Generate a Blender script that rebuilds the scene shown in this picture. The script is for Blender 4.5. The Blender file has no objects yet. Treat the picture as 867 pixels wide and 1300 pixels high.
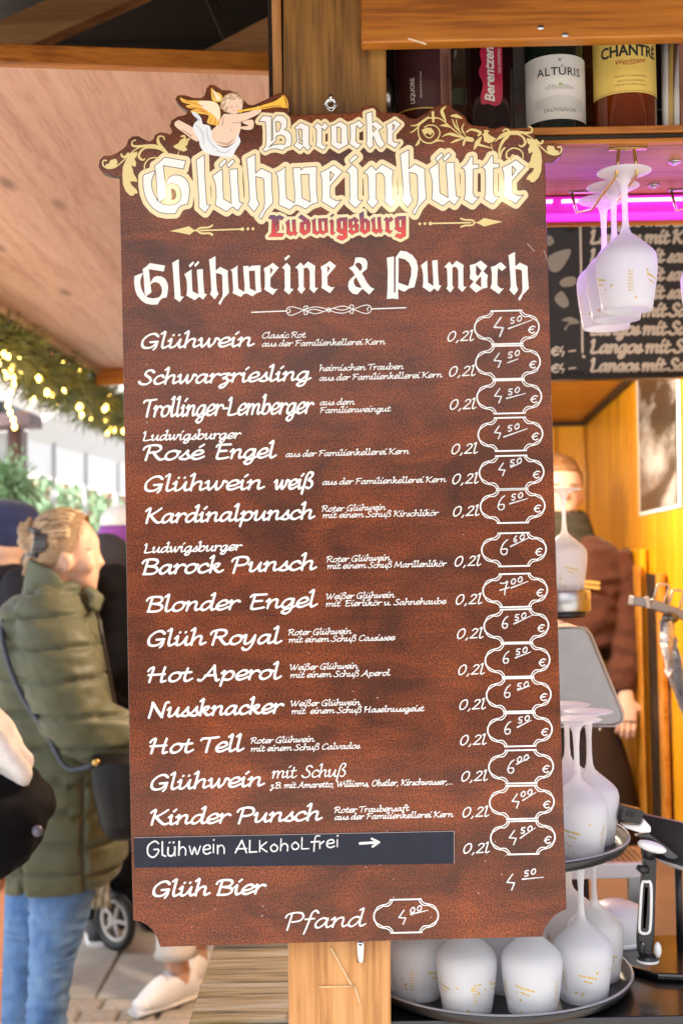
import bpy, bmesh, math, random
import numpy as np
from mathutils import Vector, Matrix, Quaternion
R = math.radians
random.seed(7)
sc = bpy.context.scene
COL = sc.collection

# ------------------------------------------------------------------ camera, world, sun, exposure
FPX, CX, CY, CZ = 1600.0, 433.5, 650.0, 1.58       # focal length and centre in photo pixels, eye height
PITCH, ROLL = math.atan(50 / 1600), R(-1.1)
cam_d = bpy.data.cameras.new('camera'); cam = bpy.data.objects.new('camera', cam_d); COL.objects.link(cam)
CM = Matrix.Rotation(R(90) + PITCH, 3, 'X') @ Matrix.Rotation(ROLL, 3, 'Z')
cam.matrix_world = Matrix.Translation((0, 0, CZ)) @ CM.to_4x4()
cam_d.sensor_fit = 'VERTICAL'; cam_d.sensor_height = 36; cam_d.lens = 36 * FPX / 1300
cam_d.clip_end = 500; cam_d.clip_start = 0.05
cam_d.dof.use_dof = True; cam_d.dof.focus_distance = 1.80; cam_d.dof.aperture_fstop = 5.0
sc.camera = cam

w = bpy.data.worlds.new("World"); sc.world = w; w.use_nodes = True
nt = w.node_tree; bg = nt.nodes['Background']
sky = nt.nodes.new('ShaderNodeTexSky'); sky.sky_type = 'NISHITA'; sky.sun_disc = False
sky.sun_elevation = R(57); sky.sun_rotation = R(202); sky.air_density = 1.0; sky.dust_density = 3.0
hs = nt.nodes.new('ShaderNodeHueSaturation'); hs.inputs['Saturation'].default_value = 0.36
nt.links.new(sky.outputs[0], hs.inputs['Color']); nt.links.new(hs.outputs[0], bg.inputs[0])
bg.inputs[1].default_value = 0.125
sd = bpy.data.lights.new('sun', 'SUN'); so = bpy.data.objects.new('sun', sd); COL.objects.link(so)
sd.energy = 3.8; sd.angle = R(12); sd.color = (1, .98, .95)
so.rotation_euler = (R(33), 0, R(-22))       # light from behind the camera, slightly left
sc.view_settings.view_transform = 'Standard'; sc.view_settings.look = 'None'
sc.view_settings.exposure = 1.62; sc.view_settings.gamma = 1

# ------------------------------------------------------------------ helpers
def ray(px, py):
    v = CM @ Vector(((px - CX) / FPX, -(py - CY) / FPX, -1))
    return v / v.y
def W(px, py, Y):
    r = ray(px, py); return Vector((r.x * Y, Y, CZ + r.z * Y))
def WZ(px, py, z):                       # point on the horizontal plane z
    r = ray(px, py); t = (z - CZ) / r.z; return Vector((r.x * t, t, z))
BY = 1.78                                # plane of the menu board's face
def bp(px, py, lift=0.0):
    return W(px, py, BY) - Vector((0, lift, 0))

def tag(o, label=None, cat=None, group=None, kind=None):
    if label: o['label'] = label
    if cat: o['category'] = cat
    if group: o['group'] = group
    if kind: o['kind'] = kind
    return o
def empty(name, loc=(0, 0, 0), label=None, cat=None, group=None, rz=0):
    o = bpy.data.objects.new(name, None); COL.objects.link(o); o.location = loc; o.rotation_euler = (0, 0, rz)
    o.empty_display_size = 0.05
    return tag(o, label, cat, group)
def mesh_obj(name, verts, faces, mat=None, parent=None, smooth=False, kind=None):
    me = bpy.data.meshes.new(name); me.from_pydata([tuple(v) for v in verts], [], faces); me.update()
    return link_mesh(name, me, mat, parent, smooth, kind)
def link_mesh(name, me, mat, parent=None, smooth=False, kind=None):
    if mat is not None:
        for m in (mat if isinstance(mat, (list, tuple)) else [mat]): me.materials.append(m)
    if smooth: me.polygons.foreach_set('use_smooth', [True] * len(me.polygons))
    o = bpy.data.objects.new(name, me); COL.objects.link(o)
    if parent is not None:
        o.parent = parent
        # mesh data is written in world coordinates: cancel the parent's offset
        bpy_world_fix.append(o)
    if kind: o['kind'] = kind
    return o
bpy_world_fix = []
def pm(o):                                # parent chain matrix (all plain empties / meshes at known transforms)
    m = Matrix.Identity(4)
    while o is not None:
        m = Matrix.LocRotScale(o.location, o.rotation_euler, o.scale) @ m; o = o.parent
    return m
def bm_obj(name, bm, mat=None, parent=None, smooth=False, bevel=0, world=True, kind=None, seg=2):
    bmesh.ops.recalc_face_normals(bm, faces=bm.faces)
    me = bpy.data.meshes.new(name)
    bm.to_mesh(me); bm.free()
    if parent is not None and world:
        me.transform(pm(parent).inverted())
    for m in (mat if isinstance(mat, (list, tuple)) else [mat]):
        if m: me.materials.append(m)
    if smooth: me.polygons.foreach_set('use_smooth', [True] * len(me.polygons))
    o = bpy.data.objects.new(name, me); COL.objects.link(o); o.parent = parent
    if bevel:
        b = o.modifiers.new('bevel', 'BEVEL'); b.width = bevel; b.segments = seg; b.limit_method = 'ANGLE'; b.angle_limit = R(40)
    if kind: o['kind'] = kind
    return o
def box(bm, lo, hi, mi=0, M=None):
    vs = []
    for z in (lo[2], hi[2]):
        for x, y in ((lo[0], lo[1]), (hi[0], lo[1]), (hi[0], hi[1]), (lo[0], hi[1])):
            v = Vector((x, y, z)); vs.append(bm.verts.new(M @ v if M else v))
    for f in ((0, 3, 2, 1), (4, 5, 6, 7), (0, 1, 5, 4), (1, 2, 6, 5), (2, 3, 7, 6), (3, 0, 4, 7)):
        bm.faces.new([vs[i] for i in f]).material_index = mi
def hexa(bm, p, mi=0):                    # p: 8 points, bottom 4 then top 4
    vs = [bm.verts.new(v) for v in p]
    for f in ((0, 3, 2, 1), (4, 5, 6, 7), (0, 1, 5, 4), (1, 2, 6, 5), (2, 3, 7, 6), (3, 0, 4, 7)):
        bm.faces.new([vs[i] for i in f]).material_index = mi
def beam(bm, a, b, wx, wz, up=Vector((0, 0, 1)), mi=0):
    a, b = Vector(a), Vector(b); d = (b - a).normalized(); s = d.cross(up)
    if s.length < 1e-4: s = Vector((1, 0, 0))
    s.normalize(); u = s.cross(d)
    p = [q + s * sx * wx / 2 + u * sz * wz / 2 for q in (a, b) for sx, sz in ((-1, -1), (1, -1), (1, 1), (-1, 1))]
    hexa(bm, p, mi)
def tube(bm, pts, rad, seg=10, mi=0, closed=False, cap=True):
    pts = [Vector(p) for p in pts]; n = len(pts)
    rad = rad if isinstance(rad, (list, tuple)) else [rad] * n
    rings = []; prev = None
    for i, p in enumerate(pts):
        if closed: d = pts[(i + 1) % n] - pts[i - 1]
        else: d = pts[min(i + 1, n - 1)] - pts[max(i - 1, 0)]
        d.normalize()
        if prev is None:
            s = d.cross(Vector((0, 0, 1)))
            if s.length < .05: s = d.cross(Vector((0, 1, 0)))
        else: s = prev - d * prev.dot(d)
        s.normalize(); prev = s; u = d.cross(s)
        r = rad[i]; ra, rb = (r if isinstance(r, (list, tuple)) else (r, r))
        rings.append([bm.verts.new(p + s * math.cos(t) * ra + u * math.sin(t) * rb) for t in [2 * math.pi * k / seg for k in range(seg)]])
    m = n if closed else n - 1
    for i in range(m):
        A, B = rings[i], rings[(i + 1) % n]
        for k in range(seg):
            f = bm.faces.new((A[k], A[(k + 1) % seg], B[(k + 1) % seg], B[k])); f.material_index = mi; f.smooth = True
    if cap and not closed:
        bm.faces.new(rings[0][::-1]).material_index = mi; bm.faces.new(rings[-1]).material_index = mi
def lathe(bm, prof, c, seg=32, mi=0, a0=0, a1=2 * math.pi, axis=None):
    """prof: list of (radius, height); axis z through c"""
    full = abs(a1 - a0 - 2 * math.pi) < 1e-6
    n = seg if full else seg + 1; rings = []
    for r, h in prof:
        rings.append([bm.verts.new(Vector(c) + Vector((r * math.cos(a0 + (a1 - a0) * k / seg), r * math.sin(a0 + (a1 - a0) * k / seg), h))) for k in range(n)])
    for A, B in zip(rings, rings[1:]):
        for k in range(seg):
            j = (k + 1) % n
            f = bm.faces.new((A[k], A[j], B[j], B[k])); f.material_index = mi; f.smooth = True
def ball(bm, c, r, seg=14, mi=0, M=None):
    r = r if isinstance(r, (list, tuple)) else (r, r, r)
    m = Matrix.Translation(c) @ (M.to_4x4() if M else Matrix.Identity(4)) @ Matrix.Diagonal((*r, 1))
    g = bmesh.ops.create_uvsphere(bm, u_segments=seg, v_segments=max(6, seg // 2 + 1), radius=1, matrix=m)
    for v in g['verts']:
        for f in v.link_faces: f.material_index = mi; f.smooth = True

# ------------------------------------------------------------------ materials
MATS = {}
def mat(name, col, rough=0.6, metal=0.0, noise=0.0, scale=30, stretch=(1, 1, 1), bump=0.0, col2=None, spec=0.5, coat=0, trans=0, alpha=1, emit=None, estr=0, sub=0, detail=6, sheen=0, var=0.0):
    if name in MATS: return MATS[name]
    m = bpy.data.materials.new(name); m.use_nodes = True; n = m.node_tree.nodes; l = m.node_tree.links
    b = n['Principled BSDF']; b.inputs['Base Color'].default_value = (*col, 1); b.inputs['Roughness'].default_value = rough
    b.inputs['Metallic'].default_value = metal; b.inputs['Specular IOR Level'].default_value = spec
    b.inputs['Coat Weight'].default_value = coat; b.inputs['Coat Roughness'].default_value = 0.07
    b.inputs['Transmission Weight'].default_value = trans; b.inputs['Subsurface Weight'].default_value = sub
    b.inputs['Sheen Weight'].default_value = sheen * .3
    if sub: b.inputs['Subsurface Radius'].default_value = (.01, .004, .002)
    b.inputs['Alpha'].default_value = alpha
    if emit: b.inputs['Emission Color'].default_value = (*emit, 1); b.inputs['Emission Strength'].default_value = estr
    if noise or bump or col2:
        tc = n.new('ShaderNodeTexCoord'); mp = n.new('ShaderNodeMapping'); mp.inputs['Scale'].default_value = stretch
        l.new(tc.outputs['Object'], mp.inputs[0])
        nz = n.new('ShaderNodeTexNoise'); nz.inputs['Scale'].default_value = scale; nz.inputs['Detail'].default_value = detail; nz.inputs['Roughness'].default_value = .6
        l.new(mp.outputs[0], nz.inputs[0])
        if col2 or noise:
            c2 = col2 or tuple(max(0, c * (1 - noise)) for c in col)
            rp = n.new('ShaderNodeValToRGB'); rp.color_ramp.elements[0].position = .32; rp.color_ramp.elements[1].position = .68
            rp.color_ramp.elements[0].color = (*c2, 1); rp.color_ramp.elements[1].color = (*col, 1)
            l.new(nz.outputs[0], rp.inputs[0]); src = rp.outputs[0]
            if var:
                oi = n.new('ShaderNodeObjectInfo'); mr = n.new('ShaderNodeMapRange'); mr.inputs[3].default_value = 1 - var; mr.inputs[4].default_value = 1 + var
                l.new(oi.outputs['Random'], mr.inputs[0]); h = n.new('ShaderNodeHueSaturation')
                l.new(mr.outputs[0], h.inputs['Value']); l.new(src, h.inputs['Color']); src = h.outputs[0]
            l.new(src, b.inputs['Base Color'])
        if bump:
            bu = n.new('ShaderNodeBump'); bu.inputs['Strength'].default_value = bump; bu.inputs['Distance'].default_value = .004
            l.new(nz.outputs[0], bu.inputs['Height']); l.new(bu.outputs[0], b.inputs['Normal'])
    MATS[name] = m; return m
def wood(name, c1, c2, c3, axis='x', scale=1.0, rough=.5, coat=0, knots=True, bump=.25, spec=.4, mesh=0):
    """grain running along `axis`: two stretched noises, a wavy ring pattern and a few knots"""
    if name in MATS: return MATS[name]
    m = bpy.data.materials.new(name); m.use_nodes = True; n = m.node_tree.nodes; l = m.node_tree.links
    b = n['Principled BSDF']; b.inputs['Roughness'].default_value = rough; b.inputs['Coat Weight'].default_value = coat
    b.inputs['Coat Roughness'].default_value = .1; b.inputs['Specular IOR Level'].default_value = spec
    tc = n.new('ShaderNodeTexCoord')
    def mp(s):
        k = n.new('ShaderNodeMapping'); v = [s * scale] * 3; v['xyz'.index(axis)] = s * scale * .055; k.inputs['Scale'].default_value = v
        l.new(tc.outputs['Object'], k.inputs[0]); return k.outputs[0]
    def nz(vec, s, d=5, dist=0):
        k = n.new('ShaderNodeTexNoise'); k.inputs['Scale'].default_value = s; k.inputs['Detail'].default_value = d; k.inputs['Distortion'].default_value = dist
        l.new(vec, k.inputs[0]); return k.outputs[0]
    fine = nz(mp(160), 1, 4); broad = nz(mp(18), 1, 4, .6)
    mx = n.new('ShaderNodeMix'); mx.data_type = 'FLOAT'; mx.inputs[0].default_value = .42
    l.new(broad, mx.inputs[2]); l.new(fine, mx.inputs[3])
    rp = n.new('ShaderNodeValToRGB'); e = rp.color_ramp.elements
    e[0].position = .39; e[0].color = (*c2, 1); e[1].position = .61; e[1].color = (*c3, 1); k = e.new(.48); k.color = (*c1, 1)
    l.new(mx.outputs[0], rp.inputs[0]); src = rp.outputs[0]
    if knots:
        km = n.new('ShaderNodeMapping'); v = [5 * scale] * 3; v['xyz'.index(axis)] = 1.6 * scale; km.inputs['Scale'].default_value = v
        l.new(tc.outputs['Object'], km.inputs[0])
        vo = n.new('ShaderNodeTexVoronoi'); vo.inputs['Scale'].default_value = 1; l.new(km.outputs[0], vo.inputs[0])
        r2 = n.new('ShaderNodeValToRGB'); r2.color_ramp.elements[0].position = .05; r2.color_ramp.elements[0].color = (.35, .3, .28, 1)
        r2.color_ramp.elements[1].position = .16; r2.color_ramp.elements[1].color = (1, 1, 1, 1); l.new(vo.outputs['Distance'], r2.inputs[0])
        mm = n.new('ShaderNodeMix'); mm.data_type = 'RGBA'; mm.blend_type = 'MULTIPLY'; mm.inputs[0].default_value = .8
        l.new(src, mm.inputs[6]); l.new(r2.outputs[0], mm.inputs[7]); src = mm.outputs[2]
    l.new(src, b.inputs['Base Color'])
    bu = n.new('ShaderNodeBump'); bu.inputs['Strength'].default_value = bump; bu.inputs['Distance'].default_value = .0015
    l.new(mx.outputs[0], bu.inputs['Height']); l.new(bu.outputs[0], b.inputs['Normal'])
    MATS[name] = m; return m
# ------------------------------------------------------------------ flat print: a small distance-field engine (lettering, frames, scrolls)
class Field:
    """2-D distance field in photo-scaled board units; y runs down"""
    def __init__(s, x0, y0, x1, y1, h):
        s.x0, s.y0, s.h = x0, y0, h
        s.nx = int((x1 - x0) / h) + 2; s.ny = int((y1 - y0) / h) + 2
        s.f = np.full((s.ny, s.nx), 99.0, np.float32)
    def win(s, xa, ya, xb, yb, pad):
        i0 = max(0, int((xa - pad - s.x0) / s.h)); i1 = min(s.nx, int((xb + pad - s.x0) / s.h) + 2)
        j0 = max(0, int((ya - pad - s.y0) / s.h)); j1 = min(s.ny, int((yb + pad - s.y0) / s.h) + 2)
        if i1 <= i0 or j1 <= j0: return None
        X = s.x0 + s.h * np.arange(i0, i1, dtype=np.float32)[None, :]; Y = s.y0 + s.h * np.arange(j0, j1, dtype=np.float32)[:, None]
        return (slice(j0, j1), slice(i0, i1)), X, Y
    def stroke(s, pts, rad, pad=2.0):
        n = len(pts); rad = rad if isinstance(rad, (list, tuple, np.ndarray)) else [rad] * n
        for k in range(n - 1):
            (ax, ay), (bx, by) = pts[k], pts[k + 1]; ra, rb = rad[k], rad[k + 1]; m = max(ra, rb)
            q = s.win(min(ax, bx) - m, min(ay, by) - m, max(ax, bx) + m, max(ay, by) + m, pad)
            if q is None: continue
            sl, X, Y = q; dx, dy = bx - ax, by - ay; L = dx * dx + dy * dy + 1e-9
            t = np.clip(((X - ax) * dx + (Y - ay) * dy) / L, 0, 1)
            d = np.sqrt((X - ax - t * dx) ** 2 + (Y - ay - t * dy) ** 2) - (ra + (rb - ra) * t)
            s.f[sl] = np.minimum(s.f[sl], d)
    def sd(s, P, pad):
        xs = [p[0] for p in P]; ys = [p[1] for p in P]; q = s.win(min(xs), min(ys), max(xs), max(ys), pad)
        if q is None: return None
        sl, X, Y = q; d = np.full(np.broadcast(X, Y).shape, 1e9, np.float32); ins = np.zeros(d.shape, bool)
        for k in range(len(P)):
            (ax, ay), (bx, by) = P[k - 1], P[k]; dx, dy = bx - ax, by - ay; L = dx * dx + dy * dy + 1e-9
            t = np.clip(((X - ax) * dx + (Y - ay) * dy) / L, 0, 1)
            d = np.minimum(d, (X - ax - t * dx) ** 2 + (Y - ay - t * dy) ** 2)
            if ay != by: ins ^= ((Y < ay) != (Y < by)) & (X < ax + (Y - ay) * dx / dy)
        d = np.sqrt(d); return sl, np.where(ins, -d, d)
    def poly(s, P, pad=2.0):
        q = s.sd(P, pad)
        if q: s.f[q[0]] = np.minimum(s.f[q[0]], q[1])
    def cut(s, P, pad=2.0):
        q = s.sd(P, pad)
        if q: s.f[q[0]] = np.maximum(s.f[q[0]], -q[1])
    def mesh(s, lev=0.0, merge=True):
        f = s.f - lev; ins = f < 0; full = ins[:-1, :-1] & ins[1:, :-1] & ins[:-1, 1:] & ins[1:, 1:]
        anyv = ins[:-1, :-1] | ins[1:, :-1] | ins[:-1, 1:] | ins[1:, 1:]
        V = []; Fc = []; x0, y0, h = s.x0, s.y0, s.h
        # merge runs of full cells, then stack equal runs of following rows
        open_ = {}
        pad = np.zeros((full.shape[0], full.shape[1] + 2), np.int8); pad[:, 1:-1] = full; df = np.diff(pad, axis=1)
        def emit(a, b, r0, r1):
            k = len(V); V.extend(((x0 + a * h, y0 + r0 * h), (x0 + b * h, y0 + r0 * h), (x0 + b * h, y0 + r1 * h), (x0 + a * h, y0 + r1 * h))); Fc.append((k, k + 1, k + 2, k + 3))
        if not merge:
            for j, i in zip(*np.nonzero(full)): emit(int(i), int(i) + 1, int(j), int(j) + 1)
        for j in range(full.shape[0] if merge else 0):
            st = np.nonzero(df[j] == 1)[0]; en = np.nonzero(df[j] == -1)[0]; cur = set(zip(st.tolist(), en.tolist()))
            for key in [k for k in open_ if k not in cur]: emit(key[0], key[1], open_.pop(key), j)
            for key in cur:
                if key not in open_: open_[key] = j
        for key, r in open_.items(): emit(key[0], key[1], r, full.shape[0])
        J, I = np.nonzero(anyv & ~full)
        for j, i in zip(J.tolist(), I.tolist()):
            c = ((i, j), (i + 1, j), (i + 1, j + 1), (i, j + 1)); v = [f[b, a] for a, b in c]; k0 = len(V)
            for q in range(4):
                a, b = c[q], c[(q + 1) % 4]; va, vb = v[q], v[(q + 1) % 4]
                if va < 0: V.append((x0 + a[0] * h, y0 + a[1] * h))
                if (va < 0) != (vb < 0):
                    t = float(va / (va - vb)); V.append((x0 + (a[0] + (b[0] - a[0]) * t) * h, y0 + (a[1] + (b[1] - a[1]) * t) * h))
            if len(V) - k0 >= 3: Fc.append(tuple(range(k0, len(V))))
        return V, Fc
def add_print(name, V, Fc, m, parent, lift, fn=None):
    if not V: return None
    fn = fn or (lambda x, y: bp(x, y, lift)); inv = pm(parent).inverted()
    me = bpy.data.meshes.new(name); me.from_pydata([tuple(inv @ fn(x, y)) for x, y in V], [], Fc); me.update(); me.materials.append(m)
    o = bpy.data.objects.new(name, me); COL.objects.link(o); o.parent = parent; return o
def spline(P, n=5, closed=False):
    if len(P) < 3: return list(P)
    out = []; N = len(P); rng = N if closed else N - 1
    for i in range(rng):
        p0 = P[(i - 1) % N] if closed or i > 0 else P[0]; p1 = P[i]; p2 = P[(i + 1) % N]; p3 = P[(i + 2) % N] if closed or i + 2 < N else P[-1]
        for k in range(n):
            t = k / n; out.append(tuple(.5 * (2 * b + (c - a) * t + (2 * a - 5 * b + 4 * c - d) * t * t + (3 * b - a - 3 * c + d) * t ** 3) for a, b, c, d in zip(p0, p1, p2, p3)))
    out.append(P[0] if closed else P[-1]); return out

# blackletter capitals and minuscules: outlines (y down) and counters
BL = {
 'G': ([[(50,275),(60,262),(148,228),(135,262),(118,310),(118,360),(135,420),(168,478),(205,502),(260,512),(320,500),(345,475),(357,430),(350,385),(325,345),(285,330),(250,340),(230,358),(228,340),(262,280),(300,265),(345,268),(385,290),(412,330),(424,385),(418,440),(408,500),(360,510),(335,530),(308,578),(240,580),(180,568),(130,535),(85,480),(62,420),(50,350)],
        [(142,188),(180,165),(212,190),(218,250),(228,350),(240,445),(178,490),(165,450),(158,330),(150,230)], [(150,190),(222,122),(390,150),(375,216),(212,188),(180,215)]], []),
 'l': ([[(468,118),(540,78),(545,250),(562,485),(575,492),(598,488),(550,552),(492,508),(495,490),(492,430),(478,230)]], []),
 'u': ([[(602,245),(680,190),(684,300),(690,430),(755,468),(752,380),(738,200),(750,192),(805,188),(808,300),(820,450),(830,462),(852,462),(808,525),(765,492),(715,532),(625,480),(632,420),(630,340),(620,290)]], []),
 'dot': ([[(138,160),(185,118),(203,135),(152,183)]], []),
 'h': ([[(92,170),(163,132),(166,292),(215,250),(300,292),(298,330),(302,420),(312,535),(248,605),(215,672),(195,650),(235,585),(243,540),(238,350),(225,330),(168,318),(172,420),(180,510),(198,548),(155,610),(103,552),(118,510),(112,380),(98,220)]], []),
 'w': ([[(328,282),(370,262),(408,232),(405,300),(410,420),(415,490),(480,528),(484,450),(470,290),(468,242),(528,240),(532,262),(555,238),(658,232),(655,330),(658,430),(668,522),(615,540),(570,575),(510,545),(480,545),(442,582),(352,540),(358,500),(352,380),(345,305)]], [[(530,295),(596,292),(600,400),(608,520),(540,488),(536,400)]]),
 'e': ([[(538,248),(570,232),(600,215),(640,186),(708,240),(612,355),(613,450),(655,475),(675,475),(697,468),(640,540),(547,480),(552,430),(550,300)]], [[(612,235),(642,265),(612,318)]]),
 'i': ([[(110,265),(165,205),(205,245),(205,480),(213,492),(243,492),(190,555),(137,510),(145,470),(142,290),(132,268)]], []),
 'n': ([[(257,262),(318,200),(350,240),(398,190),(480,240),(475,300),(477,470),(482,482),(512,480),(465,540),(415,492),(420,460),(418,300),(400,265),(375,257),(352,270),(352,470),(370,492),(328,548),(283,500),(298,470),(292,300),(285,270)]], []),
 '&': ([[(68,262),(135,228),(210,320),(270,430),(310,475),(348,492),(292,555),(215,490),(150,370),(110,300)], [(140,148),(200,145),(250,160),(272,200),(268,270),(205,325),(195,300),(215,262),(208,225),(180,203),(150,208),(130,235),(118,235),(130,200)], [(152,350),(148,362),(120,395),(122,430),(145,470),(190,482),(228,478),(160,555),(110,545),(70,505),(58,455),(68,410),(100,370),(135,342)]], []),
 'P': ([[(485,150),(563,135),(563,530),(580,532),(582,145),(635,72),(700,82),(765,120),(810,180),(828,260),(818,350),(788,475),(730,488),(675,525),(608,495),(612,605),(545,598),(485,605),(492,500),(495,300)]], [[(614,152),(680,165),(730,205),(755,270),(750,350),(720,462),(612,425)]]),
 's': ([[(615,232),(680,215),(735,180),(810,242),(765,300),(815,345),(805,400),(810,478),(750,492),(685,535),(612,468),(660,410),(615,378),(622,310)]], [[(685,228),(745,292),(708,355),(683,330)], [(740,358),(742,478),(674,428),(728,362)]]),
 'c': ([[(328,250),(370,240),(435,197),(498,255),(448,298),(408,258),(402,300),(398,450),(430,485),(450,490),(472,485),(415,550),(322,485),(338,430),(338,320)]], []),
 'B': ([[(75,210),(122,150),(213,158),(213,425),(232,412),(228,200),(270,145),(340,150),(380,185),(388,235),(380,280),(355,300),(400,320),(432,360),(436,430),(425,485),(370,500),(340,530),(260,510),(200,518),(145,545),(118,520),(150,490),(158,430),(158,330),(150,215)]], [[(258,215),(300,212),(322,245),(315,290),(290,325),(266,330)], [(275,372),(320,358),(360,378),(375,415),(362,465),(300,462),(240,470),(180,498),(252,436),(262,425),(264,380)]]),
 'a': ([[(470,280),(535,225),(630,265),(625,460),(632,478),(658,480),(612,532),(565,485),(530,530),(458,475),(500,425),(492,400),(490,300)]], [[(508,292),(552,298),(552,385),(520,422)], [(556,408),(556,470),(512,445)]]),
 'r': ([[(675,275),(722,225),(765,262),(800,222),(842,262),(800,312),(768,282),(768,460),(790,480),(828,470),(785,528),(700,478),(712,430),(710,300),(698,285)]], []),
 'o': ([[(42,262),(95,245),(145,210),(222,258),(224,350),(230,465),(130,522),(45,468),(50,400),(48,320)]], [[(108,268),(155,285),(158,455),(112,440)]]),
 'k': ([[(430,125),(498,105),(500,230),(540,205),(618,275),(568,310),(600,400),(638,460),(595,508),(545,460),(508,370),(502,450),(515,465),(475,515),(430,462),(440,430),(438,250)]], [[(500,255),(545,295),(505,330)]]),
 't': ([[(110,243),(150,215),(175,180),(195,140),(215,135),(215,208),(270,208),(268,245),(218,250),(215,470),(235,508),(255,512),(275,505),(212,578),(135,530),(148,480),(148,330),(142,262),(130,248)]], []),
 'L': ([[(95,150),(115,118),(165,118),(175,130),(178,290),(190,285),(185,130),(215,118),(240,128),(265,140),(240,170),(210,152),(210,280),(165,312),(265,318),(245,350),(95,352),(130,310),(135,160)]], []),
 'd': ([[(425,140),(455,110),(540,170),(555,200),(550,300),(485,338),(440,300),(445,200),(490,182)]], [[(485,212),(512,208),(514,290),(488,280)]]),
 'g': ([[(22,210),(50,190),(135,185),(135,405),(80,438),(20,410),(45,380),(90,395),(92,350),(70,365),(20,330),(28,300)]], [[(62,225),(92,220),(92,320),(66,308)]]),
 'b': ([[(270,145),(315,120),(318,210),(340,195),(385,230),(385,330),(325,368),(275,330),(285,280)]], [[(320,230),(345,245),(345,330),(322,320)]]),
}
def bbox(g):
    P = [p for q in BL[g][0] for p in q]; return min(p[0] for p in P), min(p[1] for p in P), max(p[0] for p in P), max(p[1] for p in P)
def put(F, g, ox, oy, sc_, bb=None, pad=8):
    """blackletter glyph at its crop origin (ox,oy)/scale, or fitted into bounding box bb (same crop units)"""
    x0, y0, x1, y1 = bbox(g); bb = bb or (x0, y0, x1, y1)
    fx = (bb[2] - bb[0]) / (x1 - x0); fy = (bb[3] - bb[1]) / (y1 - y0)
    T = lambda p: (ox + (bb[0] + (p[0] - x0) * fx) / sc_, oy + (bb[1] + (p[1] - y0) * fy) / sc_)
    local = Field(ox + bb[0] / sc_ - pad, oy + bb[1] / sc_ - pad, ox + bb[2] / sc_ + pad, oy + bb[3] / sc_ + pad, F.h)
    # snap the local grid to F
    i = round((local.x0 - F.x0) / F.h); j = round((local.y0 - F.y0) / F.h); local.x0 = F.x0 + i * F.h; local.y0 = F.y0 + j * F.h
    for q in BL[g][0]: local.poly([T(p) for p in q], pad)
    for q in BL[g][1]: local.cut([T(p) for p in q], pad)
    i0, j0 = max(0, i), max(0, j); i1, j1 = min(F.nx, i + local.nx), min(F.ny, j + local.ny)
    if i1 > i0 and j1 > j0: F.f[j0:j1, i0:i1] = np.minimum(F.f[j0:j1, i0:i1], local.f[j0 - j:j1 - j, i0 - i:i1 - i])

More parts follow.
